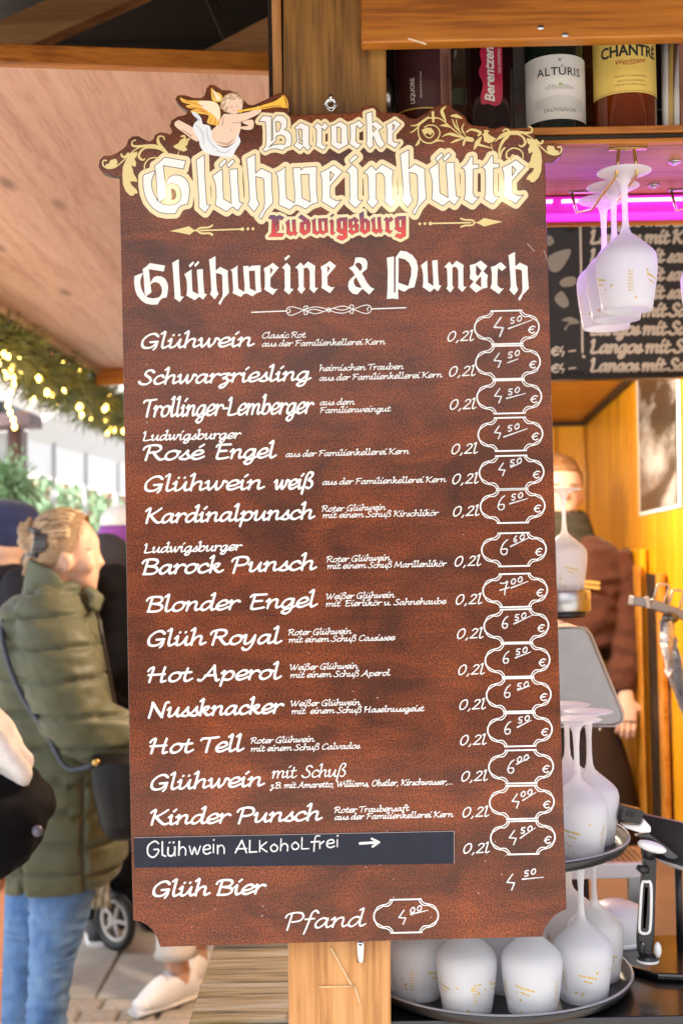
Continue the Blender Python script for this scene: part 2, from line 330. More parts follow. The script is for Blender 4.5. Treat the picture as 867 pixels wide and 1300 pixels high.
# round-nib script: skeleton strokes, x-height 1, y up, sheared when set
_bowl = [(.86,.80),(.62,.99),(.30,.84),(.08,.42),(.14,.06),(.36,.02),(.66,.36),(.88,.92)]
_u1 = [(-.02,.76),(.18,.98),(.16,.5),(.14,.14),(.30,.0),(.58,.26),(.86,.95)]
SC = {
 'a': (1.14,[_bowl,[(.88,.95),(.80,.45),(.84,.07),(.98,.02),(1.2,.22)]]),
 'b': (1.04,[[(.02,1.62),(.24,1.84),(.22,1.3),(.14,.5),(.15,.08)],[(.15,.35),(.4,.86),(.68,.98),(.88,.70),(.76,.22),(.45,.0),(.16,.08)]]),
 'c': (.86,[[(.78,.8),(.62,.99),(.30,.86),(.08,.45),(.17,.08),(.45,.0),(.86,.26)]]),
 'd': (1.16,[_bowl,[(.72,1.66),(.95,1.84),(.90,1.2),(.82,.4),(.86,.07),(1.0,.02),(1.22,.22)]]),
 'e': (.92,[[(.12,.40),(.5,.46),(.82,.70),(.72,1.02),(.40,.98),(.08,.52),(.16,.08),(.45,.0),(.94,.30)]]),
 'f': (.74,[[(.90,1.6),(.72,1.83),(.50,1.6),(.38,1.0),(.25,.2),(.08,-.6)],[(.06,.93),(.68,.99)]]),
 'g': (1.10,[_bowl,[(.88,.96),(.82,.3),(.70,-.42),(.38,-.70),(.12,-.5),(.36,-.22),(.8,-.04),(1.16,.22)]]),
 'h': (1.10,[[(.0,1.62),(.24,1.84),(.21,1.2),(.14,.5),(.12,0)],[(.14,.35),(.42,.86),(.68,.98),(.80,.80),(.75,.3),(.85,.03),(1.16,.24)]]),
 'i': (.56,[[(-.02,.76),(.19,.98),(.16,.5),(.19,.07),(.33,.0),(.6,.22)],[(.30,1.42),(.50,1.68)]]),
 'k': (1.04,[[(.0,1.62),(.24,1.84),(.20,1.2),(.12,0)],[(.17,.42),(.48,.93),(.74,.93),(.64,.62),(.32,.5)],[(.36,.5),(.60,.14),(.82,.0),(1.1,.22)]]),
 'l': (.60,[[(.0,1.62),(.25,1.84),(.22,1.2),(.16,.4),(.21,.05),(.36,.0),(.64,.24)]]),
 'm': (1.66,[[(-.02,.76),(.2,.98),(.18,.5),(.12,.0)],[(.15,.35),(.40,.86),(.62,.98),(.74,.78),(.68,.02)],[(.70,.35),(.96,.86),(1.20,.98),(1.34,.80),(1.28,.3),(1.38,.03),(1.70,.24)]]),
 'n': (1.12,[[(-.02,.76),(.2,.98),(.18,.5),(.12,.0)],[(.15,.35),(.42,.86),(.68,.98),(.80,.80),(.75,.3),(.85,.03),(1.18,.24)]]),
 'o': (1.0,[[(.55,.99),(.26,.84),(.08,.42),(.18,.06),(.46,.0),(.78,.28),(.88,.70),(.72,.97),(.5,.98)],[(.72,.95),(1.0,.88)]]),
 'p': (1.06,[[(-.02,.76),(.2,.98),(.15,.3),(.02,-.66)],[(.13,.32),(.40,.85),(.68,.98),(.90,.70),(.80,.22),(.5,.0),(.14,.12)]]),
 'r': (.82,[[(-.02,.76),(.2,.98),(.18,.5),(.12,.0)],[(.15,.38),(.40,.84),(.62,.98),(.80,.88)]]),
 's': (.74,[[(.0,.15),(.28,.55),(.52,.98),(.50,.65),(.62,.26),(.44,.0),(.06,.06)],[(.5,.05),(.84,.26)]]),
 't': (.74,[[(.36,1.44),(.27,.9),(.20,.3),(.30,.02),(.48,.02),(.78,.26)],[(.0,.93),(.66,1.0)]]),
 'u': (1.14,[_u1,[(.87,.95),(.80,.4),(.86,.05),(1.0,.02),(1.2,.22)]]),
 'v': (.98,[[(-.02,.8),(.18,.98),(.22,.4),(.34,.02),(.66,.45),(.80,.98),(.98,.9)]]),
 'w': (1.46,[[(-.02,.8),(.18,.98),(.2,.4),(.32,.02),(.60,.45),(.76,.95)],[(.76,.95),(.74,.4),(.86,.02),(1.16,.5),(1.24,.98),(1.46,.88)]]),
 'y': (1.08,[_u1,[(.87,.95),(.76,.1),(.48,-.6),(.18,-.68),(.05,-.5)]]),
 'z': (.92,[[(.08,.86),(.30,.98),(.74,.95),(.48,.66),(.28,.46),(.56,.40),(.66,.05),(.46,-.5),(.18,-.66),(.08,-.42),(.5,-.1),(.98,.24)]]),
 'ß': (1.12,[[(-.02,-.6),(.12,.3),(.26,1.3),(.50,1.80),(.82,1.74),(.84,1.4),(.55,.98),(.84,.76),(.92,.32),(.66,.0),(.40,.08)]]),
 'é': (.90,[[(.14,.46),(.5,.5),(.78,.72),(.68,.97),(.38,.93),(.10,.5),(.17,.1),(.45,.0),(.9,.28)],[(.52,1.34),(.80,1.66)]]),
 'ü': (1.14,[_u1,[(.87,.95),(.80,.4),(.86,.05),(1.0,.02),(1.2,.22)],[(.28,1.42),(.34,1.50)],[(.70,1.42),(.76,1.50)]]),
 'ö': (1.0,[[(.55,.99),(.26,.84),(.08,.42),(.18,.06),(.46,.0),(.78,.28),(.88,.70),(.72,.97),(.5,.98)],[(.28,1.42),(.34,1.50)],[(.68,1.42),(.74,1.50)]]),
 'A': (1.55,[[(-.12,.08),(.10,.02),(.45,.6),(.95,1.66)],[(.95,1.66),(1.05,.8),(1.22,.0),(1.42,.06)],[(.34,.56),(1.14,.58)]]),
 'B': (1.26,[[(.32,1.62),(.22,.8),(.14,.02)],[(-.08,1.25),(.06,1.56),(.5,1.68),(.95,1.6),(1.06,1.25),(.80,.93),(.32,.88)],[(.5,.88),(.98,.74),(1.12,.36),(.80,.02),(.08,.0)]]),
 'C': (1.22,[[(1.14,1.35),(.90,1.64),(.48,1.48),(.12,.85),(.17,.2),(.5,.0),(.85,.08),(1.16,.34)]]),
 'E': (1.20,[[(1.14,1.6),(.5,1.58),(.3,1.5),(.22,.9),(.14,.06),(.6,.0),(1.06,.12)],[(.24,.84),(.86,.88)],[(-.02,1.35),(.14,1.60),(.5,1.60)]]),
 'F': (1.12,[[(1.18,1.64),(.3,1.56),(-.02,1.34)],[(.36,1.55),(.24,.8),(.12,.0)],[(.26,.84),(.86,.88)]]),
 'G': (1.42,[[(1.18,1.40),(.92,1.66),(.50,1.52),(.12,.95),(.12,.26),(.42,.0),(.86,.14),(1.16,.66)],[(.66,.68),(1.22,.74)],[(1.18,.70),(1.12,.1),(.96,-.22)]]),
 'H': (1.50,[[(-.06,1.25),(.10,1.56),(.32,1.60),(.22,.8),(.12,.0)],[(1.16,1.64),(1.04,.8),(1.0,.1),(1.12,.0),(1.32,.1)],[(.0,.80),(1.2,.86)]]),
 'K': (1.34,[[(-.04,1.35),(.12,1.58),(.30,1.60),(.20,.8),(.12,0)],[(1.22,1.66),(.78,1.2),(.28,.78)],[(.38,.86),(.74,.30),(1.06,.0),(1.34,.12)]]),
 'L': (1.10,[[(-.02,1.40),(.22,1.64),(.2,.8),(.12,.05),(.6,.0),(1.02,.14)]]),
 'M': (1.8,[[(.0,.0),(.2,.8),(.3,1.6)],[(.3,1.6),(.55,.8),(.75,.2)],[(.75,.2),(1.1,.9),(1.4,1.6)],[(1.4,1.6),(1.42,.8),(1.5,.0),(1.7,.08)]]),
 'N': (1.50,[[(.0,-.06),(.12,.8),(.18,1.62)],[(.18,1.62),(.6,.8),(1.06,.0)],[(1.06,.0),(1.16,.9),(1.28,1.56),(1.50,1.64)]]),
 'O': (1.4,[[(.7,1.64),(.3,1.4),(.1,.7),(.3,.05),(.7,.0),(1.15,.5),(1.2,1.2),(.95,1.6),(.7,1.64)]]),
 'P': (1.18,[[(.32,1.62),(.22,.8),(.10,-.12)],[(-.10,1.2),(.04,1.52),(.5,1.68),(.95,1.6),(1.10,1.2),(.88,.82),(.36,.70)]]),
 'R': (1.34,[[(.32,1.62),(.22,.8),(.12,-.02)],[(-.10,1.2),(.04,1.52),(.5,1.68),(.92,1.6),(1.04,1.25),(.82,.92),(.34,.82)],[(.58,.84),(.84,.30),(1.10,.0),(1.38,.14)]]),
 'S': (1.08,[[(1.02,1.42),(.80,1.64),(.46,1.52),(.38,1.12),(.74,.74),(.84,.32),(.52,.0),(.12,.04),(-.06,.26)]]),
 'T': (1.12,[[(-.08,1.36),(.06,1.56),(.6,1.58),(1.26,1.66)],[(.62,1.58),(.50,.8),(.42,.0)]]),
 'W': (1.9,[[(-.04,1.36),(.18,1.6),(.24,.8),(.42,.02)],[(.42,.02),(.76,.7),(.98,1.5)],[(.98,1.5),(1.0,.7),(1.12,.02)],[(1.12,.02),(1.5,.8),(1.78,1.6)]]),
 '0': (1.28,[[(.62,1.64),(.24,1.3),(.10,.6),(.26,.04),(.58,.02),(.95,.5),(1.02,1.2),(.86,1.6),(.58,1.64)]]),
 '2': (1.12,[[(.18,1.3),(.42,1.62),(.80,1.56),(.84,1.16),(.4,.5),(.02,.02)],[(.02,.02),(.96,.08)]]),
 ',': (.55,[[(.22,.08),(.16,-.14),(.02,-.32)]]), '.': (.4,[[(.14,.04),(.20,.06)]]), '-': (.6,[[(.06,.62),(.5,.64)]]), ' ': (.5,[]),
}
def script_line(F, text, x0, yb0, x1, yb1, S, w, shear=.20, pad=1.5, contrast=.28):
    """yb = bottom of the ink; the line is stretched to end at x1"""
    adv = 0; ink = 0
    for ch in text: adv += SC[ch][0]
    last = max([p[0] for s in SC[text[-1]][1] for p in s] + [0]); total = adv - SC[text[-1]][0] + last + .05
    hx = (x1 - x0 - w) / total; slope = (yb1 - yb0) / (x1 - x0); pen = 0
    for ch in text:
        for st in SC[ch][1]:
            P = spline(st, 5) if len(st) > 2 else st; Q = []
            for (a, b) in P:
                X = x0 + w / 2 + (pen + a) * hx + b * S * shear; Q.append((X, yb0 + slope * (X - x0) - w / 2 - b * S))
            rr = []
            for k in range(len(Q)):
                p, q = Q[max(0, k - 1)], Q[min(len(Q) - 1, k + 1)]; an = math.atan2(-(q[1] - p[1]), q[0] - p[0])
                rr.append(w / 2 * (1 - contrast * abs(math.cos(an - R(125))) ** 0 * (0.5 + 0.5 * math.cos(2 * (an - R(35))))))
            F.stroke(Q, rr, pad)
        pen += SC[ch][0]
# ------------------------------------------------------------------ the menu board
def board_material():
    m = bpy.data.materials.new('mesh_pressed_brown_board'); m.use_nodes = True; n = m.node_tree.nodes; l = m.node_tree.links
    b = n['Principled BSDF']; tc = n.new('ShaderNodeTexCoord')
    def nz(s, sx=1, sz=1, d=4, dist=0):
        k = n.new('ShaderNodeMapping'); k.inputs['Scale'].default_value = (sx, 1, sz); l.new(tc.outputs['Object'], k.inputs[0])
        t = n.new('ShaderNodeTexNoise'); t.inputs['Scale'].default_value = s; t.inputs['Detail'].default_value = d; t.inputs['Distortion'].default_value = dist
        l.new(k.outputs[0], t.inputs[0]); return t.outputs[0]
    def ramp(src, p0, c0, p1, c1):
        r = n.new('ShaderNodeValToRGB'); e = r.color_ramp.elements; e[0].position = p0; e[0].color = (*c0, 1); e[1].position = p1; e[1].color = (*c1, 1)
        l.new(src, r.inputs[0]); return r.outputs[0]
    def mixc(a, b_, t, mode='MIX'):
        k = n.new('ShaderNodeMix'); k.data_type = 'RGBA'; k.blend_type = mode
        if isinstance(t, float): k.inputs[0].default_value = t
        else: l.new(t, k.inputs[0])
        l.new(a, k.inputs[6]); l.new(b_, k.inputs[7]); return k.outputs[2]
    speck = ramp(nz(420, 1, 1, 3), .36, (.055, .013, .004), .66, (.285, .062, .008))
    mott = ramp(nz(9, 1, 1.6, 5, .8), .32, (.42, .38, .38), .70, (1.25, 1.15, 1.0))
    c = mixc(speck, mott, 1.0, 'MULTIPLY')
    grain = ramp(nz(60, .12, 1, 4, 1.2), .40, (.62, .55, .55), .60, (1.05, 1.05, 1.05))
    c = mixc(c, grain, .45, 'MULTIPLY'); l.new(c, b.inputs['Base Color'])
    # pressed wire-mesh relief
    wv = []
    for ax in (0, 2):
        wt = n.new('ShaderNodeTexWave'); wt.wave_type = 'BANDS'; wt.bands_direction = 'XYZ'[ax]; wt.inputs['Scale'].default_value = 105
        wt.inputs['Distortion'].default_value = 3; wt.inputs['Detail'].default_value = 1; l.new(tc.outputs['Object'], wt.inputs[0]); wv.append(wt.outputs[1])
    ad = n.new('ShaderNodeMath'); ad.operation = 'ADD'; l.new(wv[0], ad.inputs[0]); l.new(wv[1], ad.inputs[1])
    a2 = n.new('ShaderNodeMath'); a2.operation = 'MULTIPLY_ADD'; l.new(nz(90, .3, 1, 5), a2.inputs[0]); a2.inputs[1].default_value = 1.6; l.new(ad.outputs[0], a2.inputs[2])
    bu = n.new('ShaderNodeBump'); bu.inputs['Strength'].default_value = .30; bu.inputs['Distance'].default_value = .0004
    l.new(a2.outputs[0], bu.inputs['Height']); l.new(bu.outputs[0], b.inputs['Normal'])
    rr = n.new('ShaderNodeMapRange'); rr.inputs[3].default_value = .26; rr.inputs[4].default_value = .46; l.new(nz(30, 1, 1, 4), rr.inputs[0]); l.new(rr.outputs[0], b.inputs['Roughness'])
    b.inputs['Specular IOR Level'].default_value = .25; b.inputs['Coat Weight'].default_value = .35; b.inputs['Coat Roughness'].default_value = .11
    return m
M_board = board_material()
M_edge = mat('board_edge', (.03, .017, .014), .3, noise=.5, scale=60, bump=.3)
M_white = mat('white_vinyl', (.80, .79, .77), .42, noise=.10, scale=70)
M_cream = mat('cream_print', (.76, .62, .36), .35, coat=.35)
M_wh2 = mat('white_print', (.80, .78, .76), .35, coat=.35)
M_blk = mat('black_print', (.03, .025, .022), .3, coat=.5)
M_gold = mat('pale_gold_print', (.66, .52, .20), .3, coat=.4)
M_red = None
def grad_mat():
    m = bpy.data.materials.new('red_to_violet_print'); m.use_nodes = True; n = m.node_tree.nodes; l = m.node_tree.links; b = n['Principled BSDF']
    tc = n.new('ShaderNodeTexCoord'); sp = n.new('ShaderNodeSeparateXYZ'); l.new(tc.outputs['Object'], sp.inputs[0])
    mr = n.new('ShaderNodeMapRange'); za, zb = LZ; mr.inputs[1].default_value = za; mr.inputs[2].default_value = zb; l.new(sp.outputs[2], mr.inputs[0])
    r = n.new('ShaderNodeValToRGB'); e = r.color_ramp.elements; e[0].position = .15; e[0].color = (.72, .03, .02, 1); e[1].position = .95; e[1].color = (.06, .03, .12, 1); q = e.new(.6); q.color = (.36, .01, .03, 1)
    l.new(mr.outputs[0], r.inputs[0]); l.new(r.outputs[0], b.inputs['Base Color']); b.inputs['Roughness'].default_value = .3; return m
outline = [(152,224),(147,223),(140,222),(130,219),(125.5,212),(126.5,203),(132,197.5),(142,197),(149,193.5),(156,189),(161,184),(163,177),(168,173),(176,172.5),(183,176.5),(190,179.5),(194.5,177),(197,171),(204,167.5),(212,169),(216.5,171),(219,167),(215.5,160),(218,152.5),(226,147.5),(236,145.5),(238,141),(231,136.5),(225.5,131),(222.5,125),(226,120.5),(235,120.5),(246,124),(256,124),(260.5,120),(262,112),(266.5,107),(274,108),(282,114),(292,114.5),(302,118),(309,126),(315,132.5),(322,133),(338,126),(352,118.5),(360,117.5),(366,121.5),(368.5,129),(368,137),(366,144.5),(374,146),(395,145),(415,144.2),(453,142.9),(458,138),(464.5,134.5),(471.5,133.2),(477,134.5),(481,138.5),(484,142.5),(503,142.8),(513,145),(519,149.5),(527,150.5),(536,146),(545,139.5),(553,134.7),(560,131.8),(567.3,131),(572,134.5),(576,139),(582,141.8),(589,146.5),(594,155),(600,159),(610,159.7),(619,160.5),(624,165.5),(630,162.5),(639,159.8),(647,162),(652,167),(659,165),(667.4,163.3),(675,166.5),(679,174),(685,180),(692.5,183.2),(700,181.5),(708,182),(713,188),(712.5,197),(705,203.5),(697,205),(691.5,207),
           (698,430),(705,690),(712,930),(719,1155),(712,1157.5),(704,1162.5),(697,1170),(691.5,1179),(688,1189.5),(530,1193.5),(370,1197.5),(203.6,1202.5),(199,1189),(193.5,1180.5),(187,1174.5),(178,1170),(169.5,1168.8),(166,1037),(160.5,700),(156,430)]
root_board = empty('menu_board', bp(435, 1197), 'tall brown menu board with a scrolled top, hung on the wooden post', 'menu board')
bm = bmesh.new()
vs = [bm.verts.new(bp(x, y)) for x, y in outline]; f = bm.faces.new(vs[::-1])
if f.normal.y > 0: f.normal_flip()
g = bmesh.ops.extrude_face_region(bm, geom=[f]); 
for v in [q for q in g['geom'] if isinstance(q, bmesh.types.BMVert)]: v.co.y += .015
bm.normal_update()
for q in bm.faces: q.material_index = 0 if abs(q.normal.y) > .5 else 1
panel = bm_obj('panel', bm, [M_board, M_edge], root_board, bevel=.0012, seg=2)
def layer(name, F, lev, m, lift): return add_print(name, *F.mesh(lev), m, root_board, lift)

# title: three lines of outlined blackletter on a cream ground
F12 = Field(160, 120, 710, 320, .42)
F2 = Field(160, 120, 710, 320, .42)
S2 = 7.225
for g_, ox, bbx in [('G',170,(88,145,515,662)),('l',170,(575,122,705,652)),('u',270,(2,250,282,642)),('dot',270,(60,160,132,242)),('dot',270,(130,160,207,240)),('h',270,(312,115,555,712)),
    ('w',270,(578,230,965,625)),('e',370,(265,215,470,615)),('i',370,(497,210,650,610)),('dot',370,(530,118,612,200)),('n',370,(660,208,969,612)),
    ('h',480,(202,75,440,672)),('u',480,(463,190,750,590)),('dot',480,(523,102,598,185)),('dot',480,(590,102,667,185)),('t',570,None),('t',570,(295,128,462,575)),('e',570,(485,168,692,570))]:
    put(F2, g_, ox, 180, S2, bbx, 9)
F1 = Field(160, 120, 710, 320, .42)
for g_, ox, bbx in [('B',320,None),('a',320,None),('r',320,None),('o',415,None),('c',415,(245,200,408,515)),('k',415,None),('e',415,(652,195,812,505))]:
    put(F1, g_, ox, 130, 8.67, bbx, 8)
F3 = Field(160, 120, 710, 320, .36)
for g_, ox, oy, bbx in [('L',330,260,None),('u',330,260,(282,165,415,345)),('d',330,260,None),('w',330,260,(568,150,748,332)),('i',330,260,(762,160,828,335)),('dot',330,260,(775,102,815,138)),
    ('g',425,255,None),('s',425,255,(148,180,265,375)),('b',425,255,None),('u',425,255,(398,180,528,362)),('r',425,255,(540,178,640,362)),('g',425,255,(660,170,778,418))]:
    put(F3, g_, ox, oy, 8.67, bbx, 7)
F12.f = np.minimum(F2.f - 6.2, F1.f - 4.6)
V_, Fc_ = F12.mesh(); add_print('cream_ground', V_, Fc_, M_cream, root_board, .0004)
layer('cream_ground', F3, 4.3, M_cream, .0006)
layer('letter_outline', F2, .55, M_blk, .0008); layer('title_lettering', F2, -.35, M_wh2, .0010)
layer('letter_outline', F1, .55, M_blk, .0008); layer('title_lettering', F1, -.3, M_wh2, .0010)
inv_ = pm(root_board).inverted(); LZ = ((inv_ @ bp(430, 304)).z, (inv_ @ bp(430, 270)).z)
layer('letter_outline', F3, .5, M_blk, .0008); layer('town_lettering', F3, -.1, grad_mat(), .0010)
# heading line
F = Field(160, 310, 700, 405, .42)
for g_, ox, oy, bbx in [('G',165,320,None),('l',165,320,None),('u',165,320,None),('dot',165,320,(650,103,712,172)),('dot',165,320,(710,98,768,168)),('h',255,310,None),('w',255,310,None),('e',255,310,(693,205,860,560)),
    ('dot',345,310,None),('i',345,310,None),('n',345,310,None),('e',345,310,None),('&',435,310,None),('P',435,310,None),('u',525,310,(78,175,305,528)),('n',525,310,(333,182,580,535)),('s',525,310,None),('c',585,310,None),('h',585,310,(520,85,745,625))]:
    put(F, g_, ox, oy, 8.67, bbx, 3)
layer('heading_lettering', F, 0, M_white, .0005)

# menu lines: big script
BIG = [("Glühwein",177,444,325,441,10.7,3.8),("Schwarzriesling",176,490,397,484,10.7,3.8),("Trollinger-Lemberger",180,531,398.5,526,13,3.7),("Ludwigsburger",180.5,560.6,306.6,557.5,6.6,2.5),
 ("Rosé",181,586,305,583.5,11,4),("Engel",316,584.5,353,583,11,4),("Glühwein",181,625.5,338,622.5,11,3.9),("weiß",346,623,398,621.5,11,3.9),("Kardinalpunsch",182.6,666,401.6,660,11,3.9),
 ("Ludwigsburger",182,703,308,699.5,6.6,2.5),("Barock",179,731,286,728,11,4),("Punsch",293,728,404,724.6,11,4),("Blonder",184.5,778.5,306,775,11,3.9),("Engel",315,775,405,771.4,11,3.9),
 ("Glüh",185,822,264,820,11,4),("Royal",266,820.5,360,818,11,4),("Hot",185.8,868,247,866,11,4),("Aperol",252,866,359.5,863,11,4),("Nussknacker",187.5,912.5,361,906.5,11,4),
 ("Hot",188.4,958.4,248,956.5,11,4),("Tell",253,957,312,954.5,11,4),("Glühwein",189,1004.6,338,999,11,3.8),("Kinder",189,1048.8,294,1046,11,3.8),("Punsch",300,1046,411,1042.5,11,3.8),
 ("Glüh",191.6,1139.6,269,1138,11,3.9),("Bier",273,1138,338.6,1135.7,11,3.9),("Pfand",361.4,1180.8,466,1176.5,12,2.9),("mit",344,989,378,988,9,2.1),("Schuß",383,988,439,986.5,9,2.1)]
# Engel of the rosé line runs on to x=353
BIG[5] = ("Engel", 271.5, 584.2, 353, 582.5, 11, 4); BIG[4] = ("Rosé", 181, 586, 262, 584.5, 11, 4)
SMALL = [("Classic Rot",332,430,389,429),("aus der Familienkellerei Kern",332,440.6,490,437.6),("heimischen Trauben",404.8,471.6,513,469),("aus der Familienkellerei Kern",404.8,484,562,479.5),
 ("aus dem",405.5,514.9,451,514),("Familienweingut",405.5,525,496.7,522.7),("aus der Familienkellerei Kern",362,580.7,520,576.6),("aus der Familienkellerei Kern",408.5,616,566.8,612.4),
 ("Roter Glühwein",408,650,490.4,647.7),("mit einem Schuß Kirschlikör",409,658.2,557,655),("Roter Glühwein",414,714.2,496,711.7),("mit einem Schuß Marillenlikör",414.8,722.7,567,719.3),
 ("Weißer Glühwein",413,761.3,501.5,759),("mit  Eierlikör u. Sahnehaube",413,770.6,566.8,767),("Roter Glühwein",365.5,807,447,805),("mit einem Schuß Cassissee",366,816.3,502,813),
 ("Weißer Glühwein",367,851.3,455,849),("mit einem Schuß Aperol",368,861,496,858),("Weißer Glühwein",368,897.2,458,895.5),("mit  einem Schuß Haselnussgeist",369.5,907,539,903),
 ("Roter Glühwein",318,944.4,400,942),("mit einem Schuß Calvados",318,954.6,458,950.5),("z.B. mit Amaretto, Williams, Obstler, Kirschwasser,...",342.5,1001.3,574.6,996),
 ("Roter Traubensaft",424,1032.4,520,1029.7),("aus der Familienkellerei Kern",424,1041.3,576,1037.4)]
def line_obj(name, items, h, m, lift, shear=.13, contrast=.40):
    xs = [i[1] for i in items] + [i[3] for i in items]; ys = [i[2] for i in items] + [i[4] for i in items]; S = max(i[5] for i in items)
    F = Field(min(xs) - 8, min(ys) - 2.6 * S, max(xs) + 8, max(ys) + 1.4 * S, h)
    for i in items: script_line(F, *i, shear=shear, contrast=contrast)
    return layer(name, F, 0, m, lift)
rows = {}
for b_ in BIG: rows.setdefault(round(b_[2] / 8), []).append(b_)
for b_ in BIG: line_obj('item_lettering', [b_], .40, M_white, .0005)
for s_ in SMALL: line_obj('note_lettering', [(*s_, 4.35, 1.12)], .28, M_white, .0005, shear=.15, contrast=.15)
VOL = [(566,434),(568,478.5),(569,520.5),(571,577),(572,615),(573,656),(575,719.5),(576.5,768),(578,811.5),(579.5,857.3),(581,901.5),(582,946.5),(583.5,992.4),(585,1038),(586,1084)]
for x, y in VOL: line_obj('volume_lettering', [("0,2l", x, y, x + 36, y - .8, 7.2, 1.9)], .34, M_white, .0005, shear=.18, contrast=.3)

# price frames
def frame(F, cx, cy):
    ca, sa = math.cos(R(-1.3)), math.sin(R(-1.3))
    T = lambda x, y: (cx + x * ca - y * sa, cy + x * sa + y * ca)
    for sx in (1, -1):
        for sy in (1, -1):
            t = lambda P: [T(x * sx, y * sy) for x, y in P]
            F.stroke(t(spline([(19.5,-21),(20.3,-18.6),(24.5,-15.6),(29,-14.8)], 4)), .62); F.stroke(t(spline([(17,-20.6),(17.8,-17.6),(22.3,-13.2),(29,-13.2)], 4)), .62)
            F.stroke(t([(29,-14.8),(29.4,-12.8)]), .6)
            F.stroke(t(spline([(29,-14.6),(34,-13.2),(37.6,-10),(38.3,-7)], 4)), .62); F.stroke(t(spline([(29.4,-12.8),(33,-10.8),(36.4,-8.6),(38.3,-7)], 4)), .62)
            F.stroke(t(spline([(37.8,-8.4),(40.2,-4),(40.8,0.2)], 4)), .95)
    for sy in (1, -1): F.stroke([T(-19.5, -21 * sy), T(19.5, -21 * sy)], 1.0)
EU = [[(6,-4.2),(2.5,-5.2),(-2,-2),(-2.6,2.2),(1,5),(5,3.6)],[(-3.6,.6),(3.4,-.8)]]
FR = [(643,415.6),(644.4,460),(646,503.8),(647.5,551.3),(649,599.6),(650.3,642.7),(652,697.7),(653.5,749.5),(655,794.5),(656.5,838),(658,882),(659.5,926.3),(661,973.3),(662,1018.4),(663.3,1063.3),(515.3,1162.8)]
for k, (x, y) in enumerate(FR):
    F = Field(x - 46, y - 26, x + 46, y + 26, .34); frame(F, x, y); layer('price_frame', F, 0, M_white, .0005)
    if k < 15:
        F = Field(x + 22, y - 6, x + 40, y + 12, .3)
        for s_ in EU: F.stroke([(x + 30.5 + a * .85, y + 3 + b * .85) for a, b in (spline(s_, 4) if len(s_) > 2 else s_)], .75)
        layer('euro_sign', F, 0, M_white, .0005)
# hand-painted prices (unit: digit height 1, y down, centred)
HD = {'4': [[(.08,-.5),(-.28,.02),(.20,.05),(.02,.5)]], '6': [[(.22,-.5),(-.05,-.25),(-.24,.2),(-.12,.48),(.14,.42),(.16,.12),(-.18,.14)]], '7': [[(-.3,-.38),(.0,-.36),(.24,-.5),(.08,.0),(.02,.5)],[(-.32,.16),(.34,-.04)]],
      '5': [[(.34,-.5),(-.14,-.42),(-.22,-.05),(.18,.0),(.2,.34),(-.06,.5),(-.3,.42)]], '0': [[(.1,-.44),(-.28,-.1),(-.26,.36),(.08,.42),(.36,.05),(.3,-.4),(.02,-.42)]]}
PR = [('4',633.6,415,24,'50',654.4,405.8,(645,417.3,675.7,406)),('4',631.8,457.5,18,'50',651.7,449.4,(644.4,460.5,657.3,455.7)),('4',632.5,502.5,18,'50',651.7,496.3,(642.5,505.9,666.5,499.6)),
 ('4',631.9,549,16,'50',651.3,542.6,(639.2,554.7,669,544.2)),('4',637.2,596,16,'50',654.2,586.2,(648,593,660.5,587.9)),('6',636.2,638.4,18,'50',655.8,630,(646.6,639.5,669.5,632.9)),
 ('6',639.8,694.7,19,'60',658,683,(647.7,693.7,671.2,682.6)),('7',639.8,746.6,17,'00',655.3,736.9,(648.4,746.3,669.8,738)),('6',640.8,790,15,'50',660,782.6,(652,792,675.4,780.9)),
 ('6',642,834.5,15,'50',661.5,826.2,(654,835,673.3,827.6)),('6',643.8,877.5,16,'50',663,869.9,(656.7,876,672,870.6)),('6',644.2,923.9,16,'50',664.3,912.8,(656.3,923.2,674,914.2)),
 ('6',648.4,973,17,'00',663,962.7,(655.3,970,672,961.6)),('4',654.8,1016.8,18,'00',667.7,1006.6,(663.3,1015.9,679.8,1005.8)),('4',651.2,1063.1,18,'50',667.7,1053,(660,1063.8,679.2,1050.7)),
 ('4',648.7,1119.6,20,'50',672.2,1107.5,(662.7,1116,689.3,1113.5)),('4',511.2,1164.3,18,'00',527.7,1154,(521,1160.5,543,1155.4))]
M_chalk = mat('chalk_pen', (.80, .79, .80), .6, noise=.4, scale=260)
for k, (d, x, y, h, sup, sx, sy, u) in enumerate(PR):
    F = Field(x - 14, sy - 12, u[2] + 6, y + h / 2 + 5, .3)
    for s_ in HD[d]: F.stroke([(x + a * h, y + b * h) for a, b in (spline(s_, 4) if d != '4' and len(s_) > 2 else s_)], 1.05 if k == 0 else .8)
    hs_ = 7.5
    for j, c in enumerate(sup):
        for s_ in HD[c]: F.stroke([(sx + (j - .5) * 8.6 + a * hs_, sy - (j - .5) * 2.4 + b * hs_) for a, b in spline(s_, 4)], .8)
    F.stroke([(u[0], u[1]), (u[2], u[3])], [.95, .5])
    layer('handwritten_price', F, 0, M_chalk, .0007)

